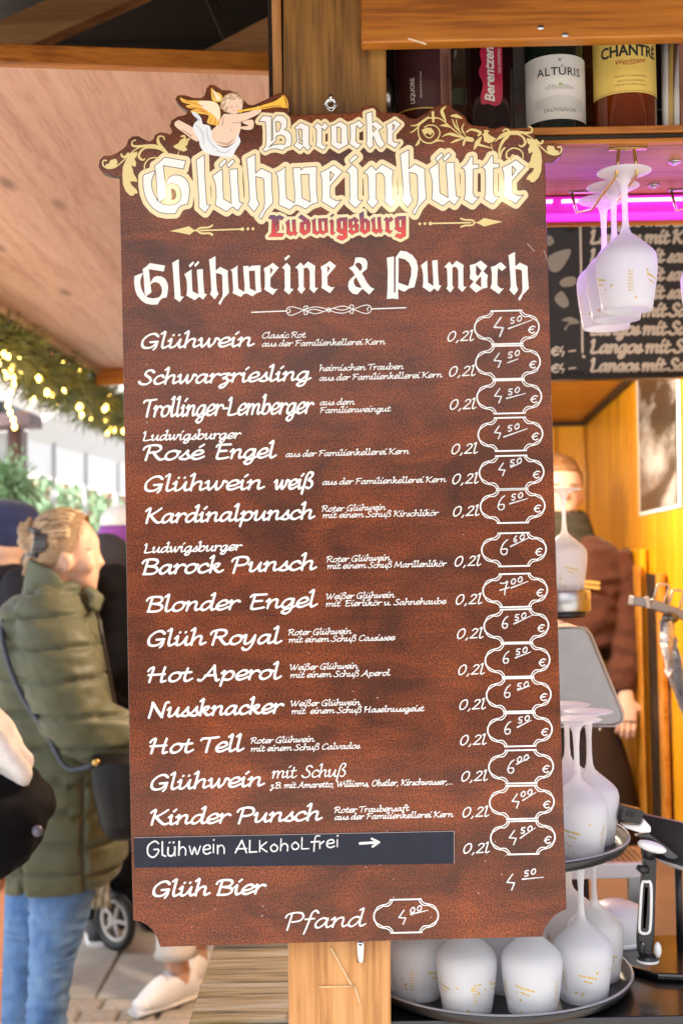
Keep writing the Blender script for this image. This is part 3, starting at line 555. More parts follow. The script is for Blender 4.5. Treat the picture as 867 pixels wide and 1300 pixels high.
# divider flourish, spear ornaments
F = Field(310, 378, 525, 408, .3); sp = 3.94; T = lambda P: [(310 + a / sp, 375 + b / sp) for a, b in P]
F.stroke(T([(38,85),(212,78)]), .75); F.stroke(T([(638,68),(808,62)]), .75)
for s_ in [[(212,78),(218,62),(245,58),(300,74),(350,92),(395,82),(420,72)],[(212,78),(222,98),(250,96),(300,74),(350,58),(395,64),(420,72)],[(215,88),(228,84),(230,72),(220,68)],
           [(420,72),(460,86),(500,88),(545,70),(600,50),(628,52),(636,68)],[(420,72),(460,60),(500,54),(545,70),(600,90),(626,86),(636,68)],[(618,78),(616,66),(626,58)],
           [(300,74),(302,96),(318,92),(312,82)],[(302,72),(300,56),(318,54),(312,66)],[(545,70),(543,90),(528,86),(532,78)],[(545,70),(545,50),(530,50),(530,60)],[(412,72),(422,62),(432,72),(422,84),(412,72)],[(312,80),(350,70),(400,82)],[(440,64),(490,74),(530,62)]]:
    F.stroke(T(spline(s_, 5)), .5)
layer('divider_flourish', F, 0, M_white, .0005)
F = Field(205, 270, 650, 312, .36); T = lambda P: [(205 + a / 6.67, 270 + b / 6.67) for a, b in P]
F.poly(T([(72,157),(160,135),(235,115),(275,145),(300,146),(300,156),(275,160),(240,188),(150,168)]))
for s_ in [[(300,150),(330,130),(400,125),(432,108)],[(310,155),(340,175),(410,175),(430,186)]]: F.stroke(T(spline(s_, 4)), 1.2)
F.stroke(T([(330,152),(680,140)]), 1.0); F.stroke(T([(428,186),(430,187)]), 1.7)
for a, b, r in [(685,140,2.3),(733,138,1.8),(775,137,1.8)]: F.stroke(T([(a, b), (a + 1, b)]), r)
for a, b, r in [(532.6,284.2,1.8),(539.2,284,1.8),(546,283.8,2.3)]: F.stroke([(a, b), (a + .1, b)], r)
F.stroke([(546,283.8),(597,282.8)], 1.0); F.poly([(602,282.6),(607,281.5),(614.3,276.8),(626,279.5),(637.8,281.6),(626,284.5),(614.3,287.7),(607,284)])
for s_ in [[(602,282.6),(599,279.6),(590,279.2),(585,277.6)],[(602,282.6),(599,285.8),(590,286.4),(585,288.2)]]: F.stroke(spline(s_, 4), 1.15)
layer('spear_ornament', F, 0, M_gold, .0005)

# scroll ornaments
M_leafline = M_edge
def scroll(F, T):
    F.poly(T([(395,235),(340,250),(295,305),(265,370),(258,450),(265,540),(290,600),(330,640),(360,640),(372,622),(402,615),(385,580),(345,545),(328,512),(355,508),(397,512),(388,480),(362,440),(355,400),(338,362),(378,378),(385,340),(368,298),(385,288),(397,256)]))
    F.stroke(T(spline([(380,130),(352,142),(350,178),(400,188),(480,182),(560,184),(620,205),(660,240),(682,265)], 4)), [a / 7.2 for a in np.interp(np.linspace(0, 1, 33), [0, .1, .3, .6, 1], [6, 5, 10, 14, 5])])
    F.stroke(T(spline([(650,245),(580,208),(480,200),(430,230),(410,280),(440,312),(466,302)], 4)), [a / 7.2 for a in np.interp(np.linspace(0, 1, 25), [0, .4, .7, 1], [4, 9, 11, 5])])
    F.stroke(T(spline([(112,318),(85,318),(80,352),(108,384),(160,388),(212,366),(290,296),(370,222),(430,192)], 4)), [a / 7.2 for a in np.interp(np.linspace(0, 1, 33), [0, .4, 1], [7, 6, 5])])
    F.poly(T([(108,352),(135,345),(150,312),(200,302),(216,330),(202,372),(140,384),(102,376)])); F.stroke(T(spline([(250,262),(262,284),(290,278),(312,252)], 4)), 1.3)
Tl = lambda P: [(120 + a / 7.225, 160 + b / 7.225) for a, b in P]
Tr = lambda P: [(600 + (890 - a) / 7.225, 150 + (b - 52) / 7.225) for a, b in P]
F = Field(122, 160, 246, 255, .36); scroll(F, Tl)
F.stroke(Tl(spline([(645,125),(630,97),(590,100),(588,150),(620,190),(680,255)], 4)), [a / 7.2 for a in np.interp(np.linspace(0, 1, 21), [0, .4, .6, 1], [6, 7, 15, 5])])
F.stroke(Tl(spline([(460,400),(465,350),(500,305),(550,290),(596,296)], 4)), .8)
F.poly(Tl([(722,185),(770,160),(790,128),(828,110),(862,150),(850,180),(832,182),(855,220),(822,236),(780,222),(742,204)])); F.stroke(Tl([(775,235),(765,270)]), .5)
F.stroke(Tl(spline([(800,96),(825,92),(835,125)], 4)), 1.2); F.stroke(Tl([(846,140),(866,120)]), 1.5)
layer('scroll_ornament', F, 0, M_gold, .0005)
F = Field(596, 150, 714, 240, .36); scroll(F, Tr); Tq = lambda P: [(600 + a / 7.225, 150 + b / 7.225) for a, b in P]
F.stroke(Tq(spline([(275,120),(300,102),(330,118),(320,165),(280,205),(245,280),(238,360)], 4)), [a / 7.2 for a in np.interp(np.linspace(0, 1, 25), [0, .3, .6, 1], [6, 9, 15, 6])])
F.stroke(Tq(spline([(460,368),(455,320),(420,286),(360,277),(312,312),(310,362),(345,372),(366,345)], 4)), [a / 7.2 for a in np.interp(np.linspace(0, 1, 29), [0, .6, 1], [5, 7, 14])])
F.stroke(Tq(spline([(250,370),(262,310),(290,275)], 4)), [1.2] * 9)
layer('scroll_ornament', F, 0, M_gold, .0005)
F = Field(512, 130, 632, 200, .33); Tm = lambda P: [(510 + a / 7.225, 125 + b / 7.225) for a, b in P]
for P, rr in [([(185,290),(215,345),(260,362),(290,330),(285,298)],[4,5,6]),([(205,265),(250,245),(310,255),(345,300),(340,350),(300,392),(250,412),(190,392),(155,340),(150,280),(165,240),(220,190),(300,178),(360,192),(430,250),(500,310),(572,362)],[5,6,5]),
    ([(80,250),(140,245),(200,205),(242,175)],[3,12,9]),([(72,316),(110,298),(152,258)],[2,7,4]),([(125,436),(150,408),(162,368)],[3,13,3]),([(402,76),(366,112),(385,170),(402,212)],[5,17,4]),
    ([(450,160),(500,162),(552,184)],[5,17,4]),([(462,190),(490,260),(545,322)],[3,9,3]),([(498,195),(505,240),(525,285)],[4,4,4]),([(570,226),(550,280),(582,342)],[2,8,4]),([(348,250),(400,248),(442,266)],[2,13,3]),
    ([(368,352),(430,326),(500,342),(572,366)],[2,15,5]),([(445,412),(500,386),(562,370)],[2,12,4]),([(392,396),(330,386),(268,412)],[2,9,4]),([(562,432),(572,395),(590,360)],[7,12,4]),
    ([(590,310),(640,286),(720,312),(700,340)],[6,12,9]),([(596,370),(640,380)],[22,20]),([(724,360),(690,410),(660,468)],[8,22,4]),([(705,425),(822,456)],[12,3]),([(818,418),(834,482)],[3,3]),([(256,180),(318,182)],[6,6]),([(284,130),(288,212)],[13,10]),([(760,300),(790,300)],[10,8])]:
    Q = spline(P, 4) if len(P) > 2 else P; F.stroke(Tm(Q), [a / 7.2 for a in np.interp(np.linspace(0, 1, len(Q)), np.linspace(0, 1, len(rr)), rr)])
F.poly(Tm([(182,292),(222,268),(270,272),(288,300),(262,340),(240,318),(205,332)])); F.poly(Tm([(735,330),(775,300),(800,335),(862,370),(832,400),(795,412),(750,392),(752,362)]))
layer('scroll_ornament', F, 0, M_gold, .0005)

# cherub with a trumpet (plain baroque putto print)
ch = empty('cherub_print', bp(290, 160)); ch.parent = root_board; ch.location = inv_ @ bp(290, 160)
bpy.data.objects.remove(ch)
Tc = lambda P: [(210 + a / 5.1, 100 + b / 5.1) for a, b in P]
cm = {'wing': ((.80,.50,.08), .35), 'down': ((.86,.74,.55), .4), 'skin': ((.80,.58,.44), .4), 'cloth': ((.74,.76,.80), .4), 'fold': ((.45,.50,.60), .4), 'hair': ((.50,.33,.20), .5), 'brass': ((.85,.50,.05), .25), 'brassd': ((.45,.18,.01), .3), 'blush': ((.62,.26,.18), .4), 'feather': ((.70,.22,.02), .4), 'shade': ((.55,.33,.23), .4)}
CM_ = {k: mat('print_' + k, v[0], v[1], coat=.4) for k, v in cm.items()}
def cher(name, key, lift, polys=(), strokes=()):
    F = Field(218, 105, 372, 204, .34)
    for P in polys: F.poly(Tc(spline(P, 3, True)))
    for P, r in strokes:
        Q = spline(P, 4) if len(P) > 2 else P; rr = r if isinstance(r, (int, float)) else [a / 5.1 for a in np.interp(np.linspace(0, 1, len(Q)), np.linspace(0, 1, len(r)), r)]
        F.stroke(Tc(Q), rr if not isinstance(rr, (int, float)) else rr / 5.1)
    o_ = layer(name, F, 0, CM_[key], lift); o_['kind'] = 'stuff'
cher('cherub_wing', 'wing', .0009, [[(300,60),(322,85),(350,92),(372,120),(360,150),(330,150),(305,140),(298,100)],[(98,122),(140,140),(210,142),(290,144),(335,158),(356,200),(358,260),(350,312),(318,300),(290,296),(270,280),(282,240),(230,228),(172,222),(170,205),(205,196),(150,190),(135,175),(165,168),(112,152)]])
cher('cherub_wing_down', 'down', .0011, [[(215,148),(300,148),(345,175),(356,240),(345,280),(318,240),(280,212),(240,188)]], [([(312,80),(345,130)],[6,14])])
cher('cherub_feather', 'feather', .0012, (), [([(120,142),(200,166),(250,180)],[2,3,2]),([(160,182),(220,196),(270,215)],[2,4,2]),([(190,212),(240,212),(280,232)],[2,4,2]),([(290,288),(300,250)],[4,2]),([(322,296),(330,255)],[4,2]),([(345,300),(350,262)],[3,2]),([(306,78),(318,120)],[2,3])])
cher('cherub_body', 'skin', .0011, [[(380,230),(430,238),(470,250),(490,290),(485,340),(460,400),(420,430),(380,440),(330,420),(290,380),(298,340),(330,310),(352,280)],[(60,292),(85,270),(120,285),(180,318),(218,345),(215,405),(180,395),(120,350),(75,318)],
    [(400,235),(480,228),(560,210),(596,180),(620,186),(616,220),(560,252),(480,280),(420,278)],[(500,285),(540,268),(570,272),(572,310),(558,330),(520,332),(488,322),(500,310),(540,306)],[(385,180),(400,130),(440,112),(480,130),(500,165),(495,200),(465,225),(425,228),(398,215)]])
cher('cherub_shade', 'shade', .0013, (), [([(340,410),(400,425),(440,395)],[3,8,3]),([(110,330),(170,372)],[3,6]),([(430,285),(480,285),(540,262)],[2,4,2]),([(380,250),(370,300)],[2,5]),([(425,330),(432,338)],[3,3]),([(402,218),(440,232)],[3,3])])
cher('cherub_cloth', 'cloth', .0014, [[(172,215),(205,225),(235,260),(244,295),(285,305),(300,345),(305,390),(340,428),(390,450),(430,430),(458,400),(465,360),(488,408),(455,465),(432,510),(380,506),(320,500),(262,482),(228,442),(215,390),(180,335),(190,290),(212,268),(184,240)]])
cher('cherub_cloth_fold', 'fold', .0016, (), [([(200,300),(240,350),(250,430)],[2,4,2]),([(270,320),(280,390),(320,450)],[2,4,2]),([(330,470),(390,480),(430,450)],[2,4,2]),([(195,235),(225,275)],[2,3]),([(300,420),(350,470)],[2,3])])
cher('cherub_hair', 'hair', .0014, (), [([(370,185),(378,150),(390,130)],[14,16,14]),([(395,120),(430,106),(465,112)],[13,13,12]),([(480,124),(497,142),(500,160)],[9,9,6]),([(388,205),(402,190)],[12,8]),([(420,128),(450,132)],[8,6])])
cher('cherub_curl', 'down', .0016, (), [([(372,160),(384,150)],[4,3]),([(400,118),(415,112)],[4,3]),([(440,110),(458,116)],[4,3]),([(376,196),(390,190)],[4,3]),([(486,136),(492,148)],[3,3]),([(396,140),(406,150)],[4,3])])
cher('cherub_face', 'blush', .0016, (), [([(428,190),(434,192)],[4,3]),([(462,182),(468,183)],[3,3]),([(470,208),(476,210)],[4,3]),([(445,208),(446,208)],[4,4]),([(420,182),(440,178)],[1.5,1.5])])
cher('trumpet_print', 'brass', .0018, [[(618,178),(700,152),(745,125),(768,108),(790,140),(797,185),(785,193),(740,186),(690,190),(622,200)]], [([(472,214),(620,190)],[5,10]),([(486,214),(492,213)],[10,8])])
cher('trumpet_rim', 'brassd', .0020, (), [([(768,112),(782,150),(786,190)],[3,6,3]),([(620,194),(700,182),(750,178)],[2,4,2])])

# chalkboard tape with the added line
M_tape = mat('slate_tape', (.011, .014, .030), .5, spec=.3, noise=.4, scale=40, bump=.1)
bm = bmesh.new(); q = [(170.6,1062.7),(576,1054.4),(576.4,1096),(171.5,1101.5)]
hexa(bm, [bp(*q[3], .0002), bp(*q[2], .0002), bp(*q[2], .0011), bp(*q[3], .0011), bp(*q[0], .0002), bp(*q[1], .0002), bp(*q[1], .0011), bp(*q[0], .0011)])
bm_obj('slate_strip', bm, M_tape, root_board)
F = Field(170, 1052, 578, 1103, .34); F.stroke([(171,1063.3),(576,1055)], .35); F.stroke([(576,1055),(576.2,1095.6)], .35)
layer('slate_strip_edge', F, 0, mat('worn_edge', (.3,.25,.25), .6), .0013)
CK = {'G': (1.1, [[(.9,1.1),(.6,1.3),(.1,.9),(.1,.2),(.5,-.05),(.85,.3),(.9,.6),(.55,.6)]]), 'l': (.45, [[(.1,1.2),(.1,.1),(.35,0)]]), 'L': (.75, [[(.1,1.15),(.08,.02),(.62,.06)]]), 'ü': (.85, [[(.1,.7),(.1,.1),(.4,0),(.6,.3),(.62,.75)],[(.62,.75),(.64,.0)],[(.2,1.1),(.24,1.15)],[(.5,1.1),(.54,1.15)]]),
 'h': (.85, [[(.12,1.15),(.08,0)],[(.1,.4),(.35,.7),(.6,.5),(.6,0)]]), 'w': (1.05, [[(.05,.7),(.25,.0),(.45,.6),(.65,.0),(.9,.7)]]), 'e': (.75, [[(.1,.35),(.6,.45),(.5,.75),(.15,.6),(.1,.15),(.35,-.02),(.65,.12)]]), 'i': (.35, [[(.12,.7),(.12,.0)],[(.14,1.05),(.16,1.1)]]),
 'n': (.85, [[(.1,.7),(.1,0)],[(.1,.45),(.35,.72),(.58,.5),(.6,0)]]), 'A': (1.0, [[(.0,.0),(.5,1.2),(.85,.0)],[(.1,.38),(.85,.4)]]), 'K': (.85, [[(.1,1.1),(.1,.0)],[(.62,.95),(.12,.45),(.65,.0)]]), 'o': (.75, [[(.35,.7),(.08,.4),(.2,.02),(.5,.05),(.6,.4),(.35,.7)]]),
 'f': (.6, [[(.7,1.2),(.4,1.15),(.3,.6),(.25,-.3)],[(.05,.6),(.6,.65)]]), 'r': (.55, [[(.1,.7),(.1,.0)],[(.1,.4),(.4,.7)]])}
def hand(F, text, x0, y0, x1, y1, S, r):
    tot = sum(CK[c][0] for c in text); k = (x1 - x0) / tot; pen = 0; rnd = random.Random(5)
    for c in text:
        jy = rnd.uniform(-.8, .8)
        for s_ in CK[c][1]: F.stroke([(x0 + (pen + a) * k, y0 + (y1 - y0) * pen / tot + jy - b * S) for a, b in (spline(s_, 4) if len(s_) > 3 else s_)], [r * rnd.uniform(.8, 1.15)] * (len(spline(s_, 4)) if len(s_) > 3 else len(s_)))
        pen += CK[c][0]
F = Field(180, 1052, 490, 1100, .34); hand(F, 'Glühwein', 187, 1087, 289, 1082, 15, .95); hand(F, 'ALKohoLfrei', 299, 1082, 432, 1075, 13, .9)
F.stroke([(457,1070.5),(480,1069)], 1.6); F.stroke([(472,1064.5),(481,1069)], 1.4); F.stroke([(473,1074.5),(481,1069)], 1.4)
layer('chalk_writing', F, 0, M_chalk, .0014)
# flecks and scratches
F = Field(160, 230, 720, 1195, .5); rn = random.Random(3)
for _ in range(46):
    x, y = rn.uniform(180, 690), rn.uniform(1050, 1180) if rn.random() < .55 else rn.uniform(320, 1150); a = rn.uniform(0, 6.3); L = rn.uniform(.3, 2.4)
    F.stroke([(x, y), (x + L * math.cos(a), y + L * math.sin(a))], rn.uniform(.22, .5))
F.stroke([(669,309),(678,319)], .4); F.stroke([(690,318),(694,330)], .3)
tag(layer('scuff_marks', F, 0, mat('scuff', (.45,.36,.33), .6), .0003), kind='stuff')
# ------------------------------------------------------------------ materials of the place
OR_ = ((.34,.105,.008),(.20,.055,.004),(.44,.155,.016))
M_pine = wood('orange_pine', *OR_, axis='x', rough=.42, coat=.15)
M_pineZ = wood('orange_pine_upright', (.42,.19,.06),(.30,.12,.035),(.52,.26,.10), axis='z', rough=.5)
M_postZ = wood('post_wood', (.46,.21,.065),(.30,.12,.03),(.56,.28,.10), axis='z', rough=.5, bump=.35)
M_postU = wood('upper_post_wood', (.22,.100,.020),(.12,.050,.010),(.30,.145,.032), axis='z', rough=.5, bump=.35)  # upper piece of the post, a darker brown than the lower piece
M_ply = wood('plywood', (.50,.28,.19),(.41,.21,.135),(.55,.33,.235), axis='y', scale=1.3, rough=.55, bump=.15)
M_plyX = wood('shelf_plywood', (.34,.14,.06),(.22,.085,.035),(.42,.19,.09), axis='x', scale=.8, rough=.5, bump=.15)
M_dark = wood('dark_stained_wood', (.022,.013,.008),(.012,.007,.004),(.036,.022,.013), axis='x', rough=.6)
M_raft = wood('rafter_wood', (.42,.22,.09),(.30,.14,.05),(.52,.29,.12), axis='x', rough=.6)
M_wall = wood('yellow_orange_wall', (.72,.32,.006),(.58,.22,.004),(.80,.40,.010), axis='z', scale=.6, rough=.35, coat=.25, bump=.1)
M_ceil = wood('orange_ceiling_ply', (.55,.22,.025),(.44,.16,.015),(.62,.28,.04), axis='x', scale=.6, rough=.4, coat=.15, bump=.1)
M_black = mat('black_plastic', (.012,.012,.014), .35)
M_steel = mat('brushed_steel', (.52,.52,.53), .32, metal=1, noise=.15, scale=60, stretch=(1,1,12))
M_grey = mat('grey_metal', (.42,.42,.43), .38, metal=.6, noise=.12, scale=30)
M_chrome = mat('chrome_wire', (.75,.75,.76), .15, metal=1)
M_brass = mat('brass_wire', (.55,.38,.13), .28, metal=1)
M_whitep = mat('white_plastic', (.80,.80,.80), .4)

# ------------------------------------------------------------------ ground
gm = mat('far_paving', (.46,.43,.39), .8, noise=.15, scale=3, bump=.2)
bm = bmesh.new(); vs = [bm.verts.new(v) for v in ((-250,-250,-.03),(250,-250,-.03),(250,250,-.03),(-250,250,-.03))]; bm.faces.new(vs)
ground = bm_obj('ground', bm, mat('sand_bed', (.16,.14,.11), .9, noise=.3, scale=12)); ground['kind'] = 'structure'
pave = empty('pavement', (-1, 5, 0)); pave['kind'] = 'structure'
M_slab = mat('pale_stone_slab', (.50,.46,.40), .75, noise=.28, scale=9, bump=.25, var=.10)
M_sett = mat('stone_sett', (.40,.36,.31), .8, noise=.3, scale=25, bump=.4, var=.18)
M_moss = mat('joint_moss', (.10,.13,.03), .9, noise=.5, scale=60)
def slab_mesh(name, sx, sy, m, bev):
    bm = bmesh.new(); box(bm, (-sx / 2, -sy / 2, -.03), (sx / 2, sy / 2, 0)); bmesh.ops.bevel(bm, geom=[e for e in bm.edges if all(v.co.z > -.001 for v in e.verts)], offset=bev, segments=1, affect='EDGES')
    me = bpy.data.meshes.new(name); bm.to_mesh(me); bm.free(); me.materials.append(m); return me
rn = random.Random(11)
def lay(name, me, x, y, tilt=.004):
    o = bpy.data.objects.new(name, me); COL.objects.link(o); o.parent = pave; o.location = (x + 1, y - 5, rn.uniform(-.003, .003)); o.rotation_euler = (rn.uniform(-tilt, tilt), rn.uniform(-tilt, tilt), rn.uniform(-.006, .006)); return o
SL = slab_mesh('slab', .592, .792, M_slab, .006)
ST = slab_mesh('sett', .128, .098, M_sett, .010); SN = slab_mesh('slab', .292, .262, M_slab, .006)
x0 = -.914
for r in range(8):
    y = 4.97 + r * .8
    for c in range(-5, 2): lay('paving_slab', SL, x0 + .3 + c * .6 + (.3 if r % 2 else 0), y)
for r in range(2):
    for c in range(26): lay('sett', ST, -3.2 + c * .137 + (.06 if r else 0), 4.40 + r * .108, .012)
for r in range(6):
    for c in range(14): lay('paving_slab', SN, -3.6 + c * .30 + (.1 if r % 2 else 0), 4.205 - r * .27)
bm = bmesh.new(); vs = [bm.verts.new(v) for v in ((-14,11,-.008),(14,11,-.008),(14,60,-.008),(-14,60,-.008))]; bm.faces.new(vs)
o = bm_obj('far_pavement', bm, gm); o['kind'] = 'structure'
bm = bmesh.new(); vs = [bm.verts.new(v) for v in ((-14,-12,-.009),(14,-12,-.009),(14,2.6,-.009),(-14,2.6,-.009))]; bm.faces.new(vs)
o = bm_obj('near_pavement', bm, gm); o['kind'] = 'structure'
bm = bmesh.new(); vs = [bm.verts.new(v) for v in ((-14,2.6,-.009),(-3.85,2.6,-.009),(-3.85,11,-.009),(-14,11,-.009))]; bm.faces.new(vs)
o = bm_obj('side_pavement', bm, gm); o['kind'] = 'structure'

# ------------------------------------------------------------------ the stall: post, counter, shelf, roof
post = empty('wooden_post', (-.03, 1.90, 0), 'square wooden post carrying the menu board, scratched near the counter', 'post')
PX0, PX1 = W(366, 1250, 1.815).x, W(505, 1250, 1.815).x; QX0, QX1 = W(360, 60, 1.815).x, W(499, 60, 1.815).x; zl_, zh_ = W(366, 1250, 1.815).z, W(360, 60, 1.815).z
def pxz(z):
    t = (z - zl_) / (zh_ - zl_); return PX0 + (QX0 - PX0) * t, PX1 + (QX1 - PX1) * t - .01
def post_piece(z0, z1):
    (a, b_), (c, d) = pxz(z0), pxz(z1); return [Vector(v) for v in ((a, 1.815, z0), (b_, 1.815, z0), (b_, 1.96, z0), (a, 1.96, z0), (c, 1.815, z1), (d, 1.815, z1), (d, 1.96, z1), (c, 1.96, z1))]
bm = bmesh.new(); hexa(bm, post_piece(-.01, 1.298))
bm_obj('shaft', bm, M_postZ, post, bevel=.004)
bm = bmesh.new(); hexa(bm, post_piece(1.30, 3.1)); bm_obj('upper_shaft', bm, M_postU, post, bevel=.004)
bm = bmesh.new()                                               # scratches and the pale nail mark
for a, b, w_ in (((420,1203),(447,1252),.003),((405,1253),(450,1252),.0022),((450,1252),(457,1274),.003)):
    A, B = W(*a, 1.8135), W(*b, 1.8135); beam(bm, A, B, .001, w_, up=Vector((0, 1, 0)).cross((B - A).normalized()) * -1)
bm_obj('scratch_mark', bm, mat('scratched_wood', (.64,.42,.22), .7, noise=.3, scale=200), post, kind='stuff')
bm = bmesh.new(); lathe(bm, [(0, 0), (.006, .001), (.006, .028), (.0045, .032), (0, .033)], W(458, 1222, 1.806) , 12); bm_obj('hook_pin', bm, M_chrome, post)
bm = bmesh.new(); c = W(420, 131, 1.795)                      # screw eye and shackle
tube(bm, [c + Vector((.006 * math.cos(t), -.002, .006 * math.sin(t) - .002)) for t in [k * math.pi / 8 for k in range(16)]], .0016, 8, closed=True)
tube(bm, [c + Vector((0, .02, .0)), c + Vector((0, -.002, .004)), c + Vector((0, -.003, .012))], .0028, 8)
tube(bm, [c + Vector(v) for v in ((-.009,-.004,-.004),(-.005,-.004,.004),(.005,-.004,.004),(.009,-.004,-.004),(.0015,-.004,-.013),(-.0015,-.004,-.013),(-.009,-.004,-.004))], .0011, 8)
bm_obj('screw_eye', bm, M_chrome, post)
for k, yy in enumerate((.0,)):
    bm = bmesh.new(); hx = pxz(2.4)[0]; box(bm, (hx - .018, 1.83, 2.0), (hx - .004, 1.95, 3.1)); o = bm_obj('edge_batten', bm, M_pineZ, post, bevel=.002)
stud = empty('rear_stud', (.1, 2.25, 2.1), 'dark timber stud in the gap beside the post behind the liqueur bottle', 'stud')
bm = bmesh.new(); A = W(488, 100, 1.99); box(bm, (A.x, 1.97, 2.19), (A.x + .022, 2.03, 3.0)); bm_obj('timber', bm, M_dark, stud, bevel=.002)
bm = bmesh.new(); lathe(bm, [(0, 0), (.011, 0), (.011, .05), (0, .05)], W(491, 142, 1.93), 16); bm_obj('metal_sleeve', bm, M_steel, stud)

# eave flap on the left, seen from below
ZS = 2.43
flap = empty('roof_flap', (-.6, 4, ZS), 'wide raised flap of pinkish plywood over the left side of the stall', 'roof flap')
a, b, c_, d = WZ(-60, 60, ZS), WZ(345, 96, ZS), WZ(420, 463, ZS), WZ(130, 467.5, ZS)
e_ = WZ(0, 385, ZS); ed = (e_ - d); e2 = e_ + ed * 1.6
P = [Vector((e2.x, a.y, ZS)), b, c_, d, e_]
bm = bmesh.new(); lo = [bm.verts.new(p) for p in P]; up = [bm.verts.new(p + Vector((0, 0, .018))) for p in P]
bm.faces.new(lo[::-1]); bm.faces.new(up)
for k in range(5): bm.faces.new((lo[k], lo[(k + 1) % 5], up[(k + 1) % 5], up[k]))
bm_obj('plywood_sheet', bm, M_ply, flap)
bm = bmesh.new(); q0, q1 = P[0] + Vector((-.02, -.012, .016)), b + Vector((.0, -.012, .016)); beam(bm, q0, q1, .022, .034); bm_obj('front_edge_strip', bm, M_pine, flap, bevel=.002)
bm = bmesh.new(); n_ = Vector((-1, -.02, 0)); beam(bm, e2 + Vector((-.02, 0, -.002)), d + Vector((-.02, .0, -.002)), .034, .05); bm_obj('side_edge_strip', bm, mat('weathered_strip', (.33,.20,.11), .6, noise=.4, scale=30), flap, bevel=.002)
bm = bmesh.new(); beam(bm, e2 + Vector((-.065, 0, .03)), d + Vector((-.065, .4, .03)), .05, .06); bm_obj('gutter_board', bm, M_dark, flap)
bm = bmesh.new(); beam(bm, d + Vector((-.03, .02, -.03)), c_ + Vector((0, .02, -.03)), .03, .09); bm_obj('rear_edge_strip', bm, M_pine, flap, bevel=.002)

# roof above: dark boards and rafters
roof = empty('stall_roof', (.5, 3, 3.0), 'dark pitched roof of the stall seen from inside, with bare brown rafters', 'roof')
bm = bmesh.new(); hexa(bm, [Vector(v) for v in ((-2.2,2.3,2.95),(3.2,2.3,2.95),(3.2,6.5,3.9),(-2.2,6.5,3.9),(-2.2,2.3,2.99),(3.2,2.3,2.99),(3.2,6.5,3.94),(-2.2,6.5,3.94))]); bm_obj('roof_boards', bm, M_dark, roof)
bm = bmesh.new(); hexa(bm, [Vector(v) for v in ((-2.2,.48,2.58),(3.2,.48,2.58),(3.2,2.3,2.95),(-2.2,2.3,2.95),(-2.2,.48,2.62),(3.2,.48,2.62),(3.2,2.3,2.99),(-2.2,2.3,2.99))]); bm_obj('roof_boards', bm, M_dark, roof)  # front overhang out of view, added and sized to shade the board
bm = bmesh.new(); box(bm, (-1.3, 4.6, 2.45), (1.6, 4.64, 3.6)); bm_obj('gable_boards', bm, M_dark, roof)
for (a, b, wz) in (((-70,88),(190,-28),.085),((235,104),(420,6),.075)):
    bm = bmesh.new(); beam(bm, W(*a, 3.0), W(*b, 3.0), .05, wz); bm_obj('rafter', bm, M_raft, roof, bevel=.003)
bm = bmesh.new(); beam(bm, W(265,-10,3.3), W(300,70,3.3), .02, .03); bm_obj('brace', bm, M_dark, roof)
bm = bmesh.new(); A = W(352, 60, 2.2); box(bm, (A.x - .008, 2.05, 2.2), (A.x + .01, 2.2, 3.0)); bm_obj('corner_board', bm, M_dark, roof)

# fascia above the bottle shelf
fas = empty('fascia_board', W(660, 50, 1.79), 'broad orange pine fascia board above the bottles, two screws near its lower edge', 'fascia board')
A = W(459, 55, 1.775); B = W(1250, 38, 1.775)
bm = bmesh.new(); hexa(bm, [A, B, B + Vector((0,.028,0)), A + Vector((0,.028,0)), A + Vector((0,0,.3)), B + Vector((0,0,.3)), B + Vector((0,.028,.3)), A + Vector((0,.028,.3))]); bm_obj('plank', bm, M_pine, fas, bevel=.003)
for px, py in ((686,35),(717,44.5)):
    bm = bmesh.new(); ball(bm, W(px, py, 1.775), (.0055,.0018,.0035), 12); bm_obj('screw', bm, M_steel, fas, smooth=True)
bm = bmesh.new(); beam(bm, W(518,49,1.7745), W(541,56,1.7745), .001, .0025); bm_obj('chip', bm, mat('pale_chip', (.7,.5,.33), .7), fas)

# bottle shelf
SX0, SX1 = W(500, 163, 1.83).x, 1.5
SZ1, SZ0 = 2.194, 2.167
shelf = empty('bottle_shelf', (.6, 1.95, SZ0), 'wooden bottle shelf with an orange lipped edge and plywood underside', 'shelf')
bm = bmesh.new(); box(bm, (SX0, 1.835, SZ0), (SX1, 2.09, SZ1 - .003)); bm_obj('shelf_board', bm, M_plyX, shelf, bevel=.001)
for z0, z1, m, y in ((SZ1 - .0105, SZ1, M_pine, 1.824), (SZ1 - .019, SZ1 - .0107, M_dark, 1.829), (SZ0 + .0005, SZ1 - .0192, M_pine, 1.822)):
    bm = bmesh.new(); box(bm, (SX0, y, z0), (SX1, 1.8348, z1)); bm_obj('edge_strip', bm, m, shelf, bevel=.0015)
bm = bmesh.new(); box(bm, (SX0, 2.092, 2.118), (SX1, 2.104, 2.62)); bm_obj('back_board', bm, M_pine, shelf)
M_led = mat('magenta_led', (.5,.02,.4), .5, emit=(1,.02,.75), estr=.14)
led = empty('led_strip', (.7, 2.085, 2.14), 'glowing magenta light strip under the back of the bottle shelf', 'light strip')
bm = bmesh.new(); box(bm, (.30, 2.082, 2.122), (SX1, 2.090, 2.164)); bm_obj('diffuser', bm, M_led, led, bevel=.002)
bm = bmesh.new(); box(bm, (.30, 2.074, 2.152), (.36, 2.081, 2.157)); box(bm, (.375, 2.074, 2.152), (SX1, 2.081, 2.157)); bm_obj('light_tube', bm, mat('pink_white_tube', (.8,.5,.8), .4, emit=(1,.40,.95), estr=.8), led)
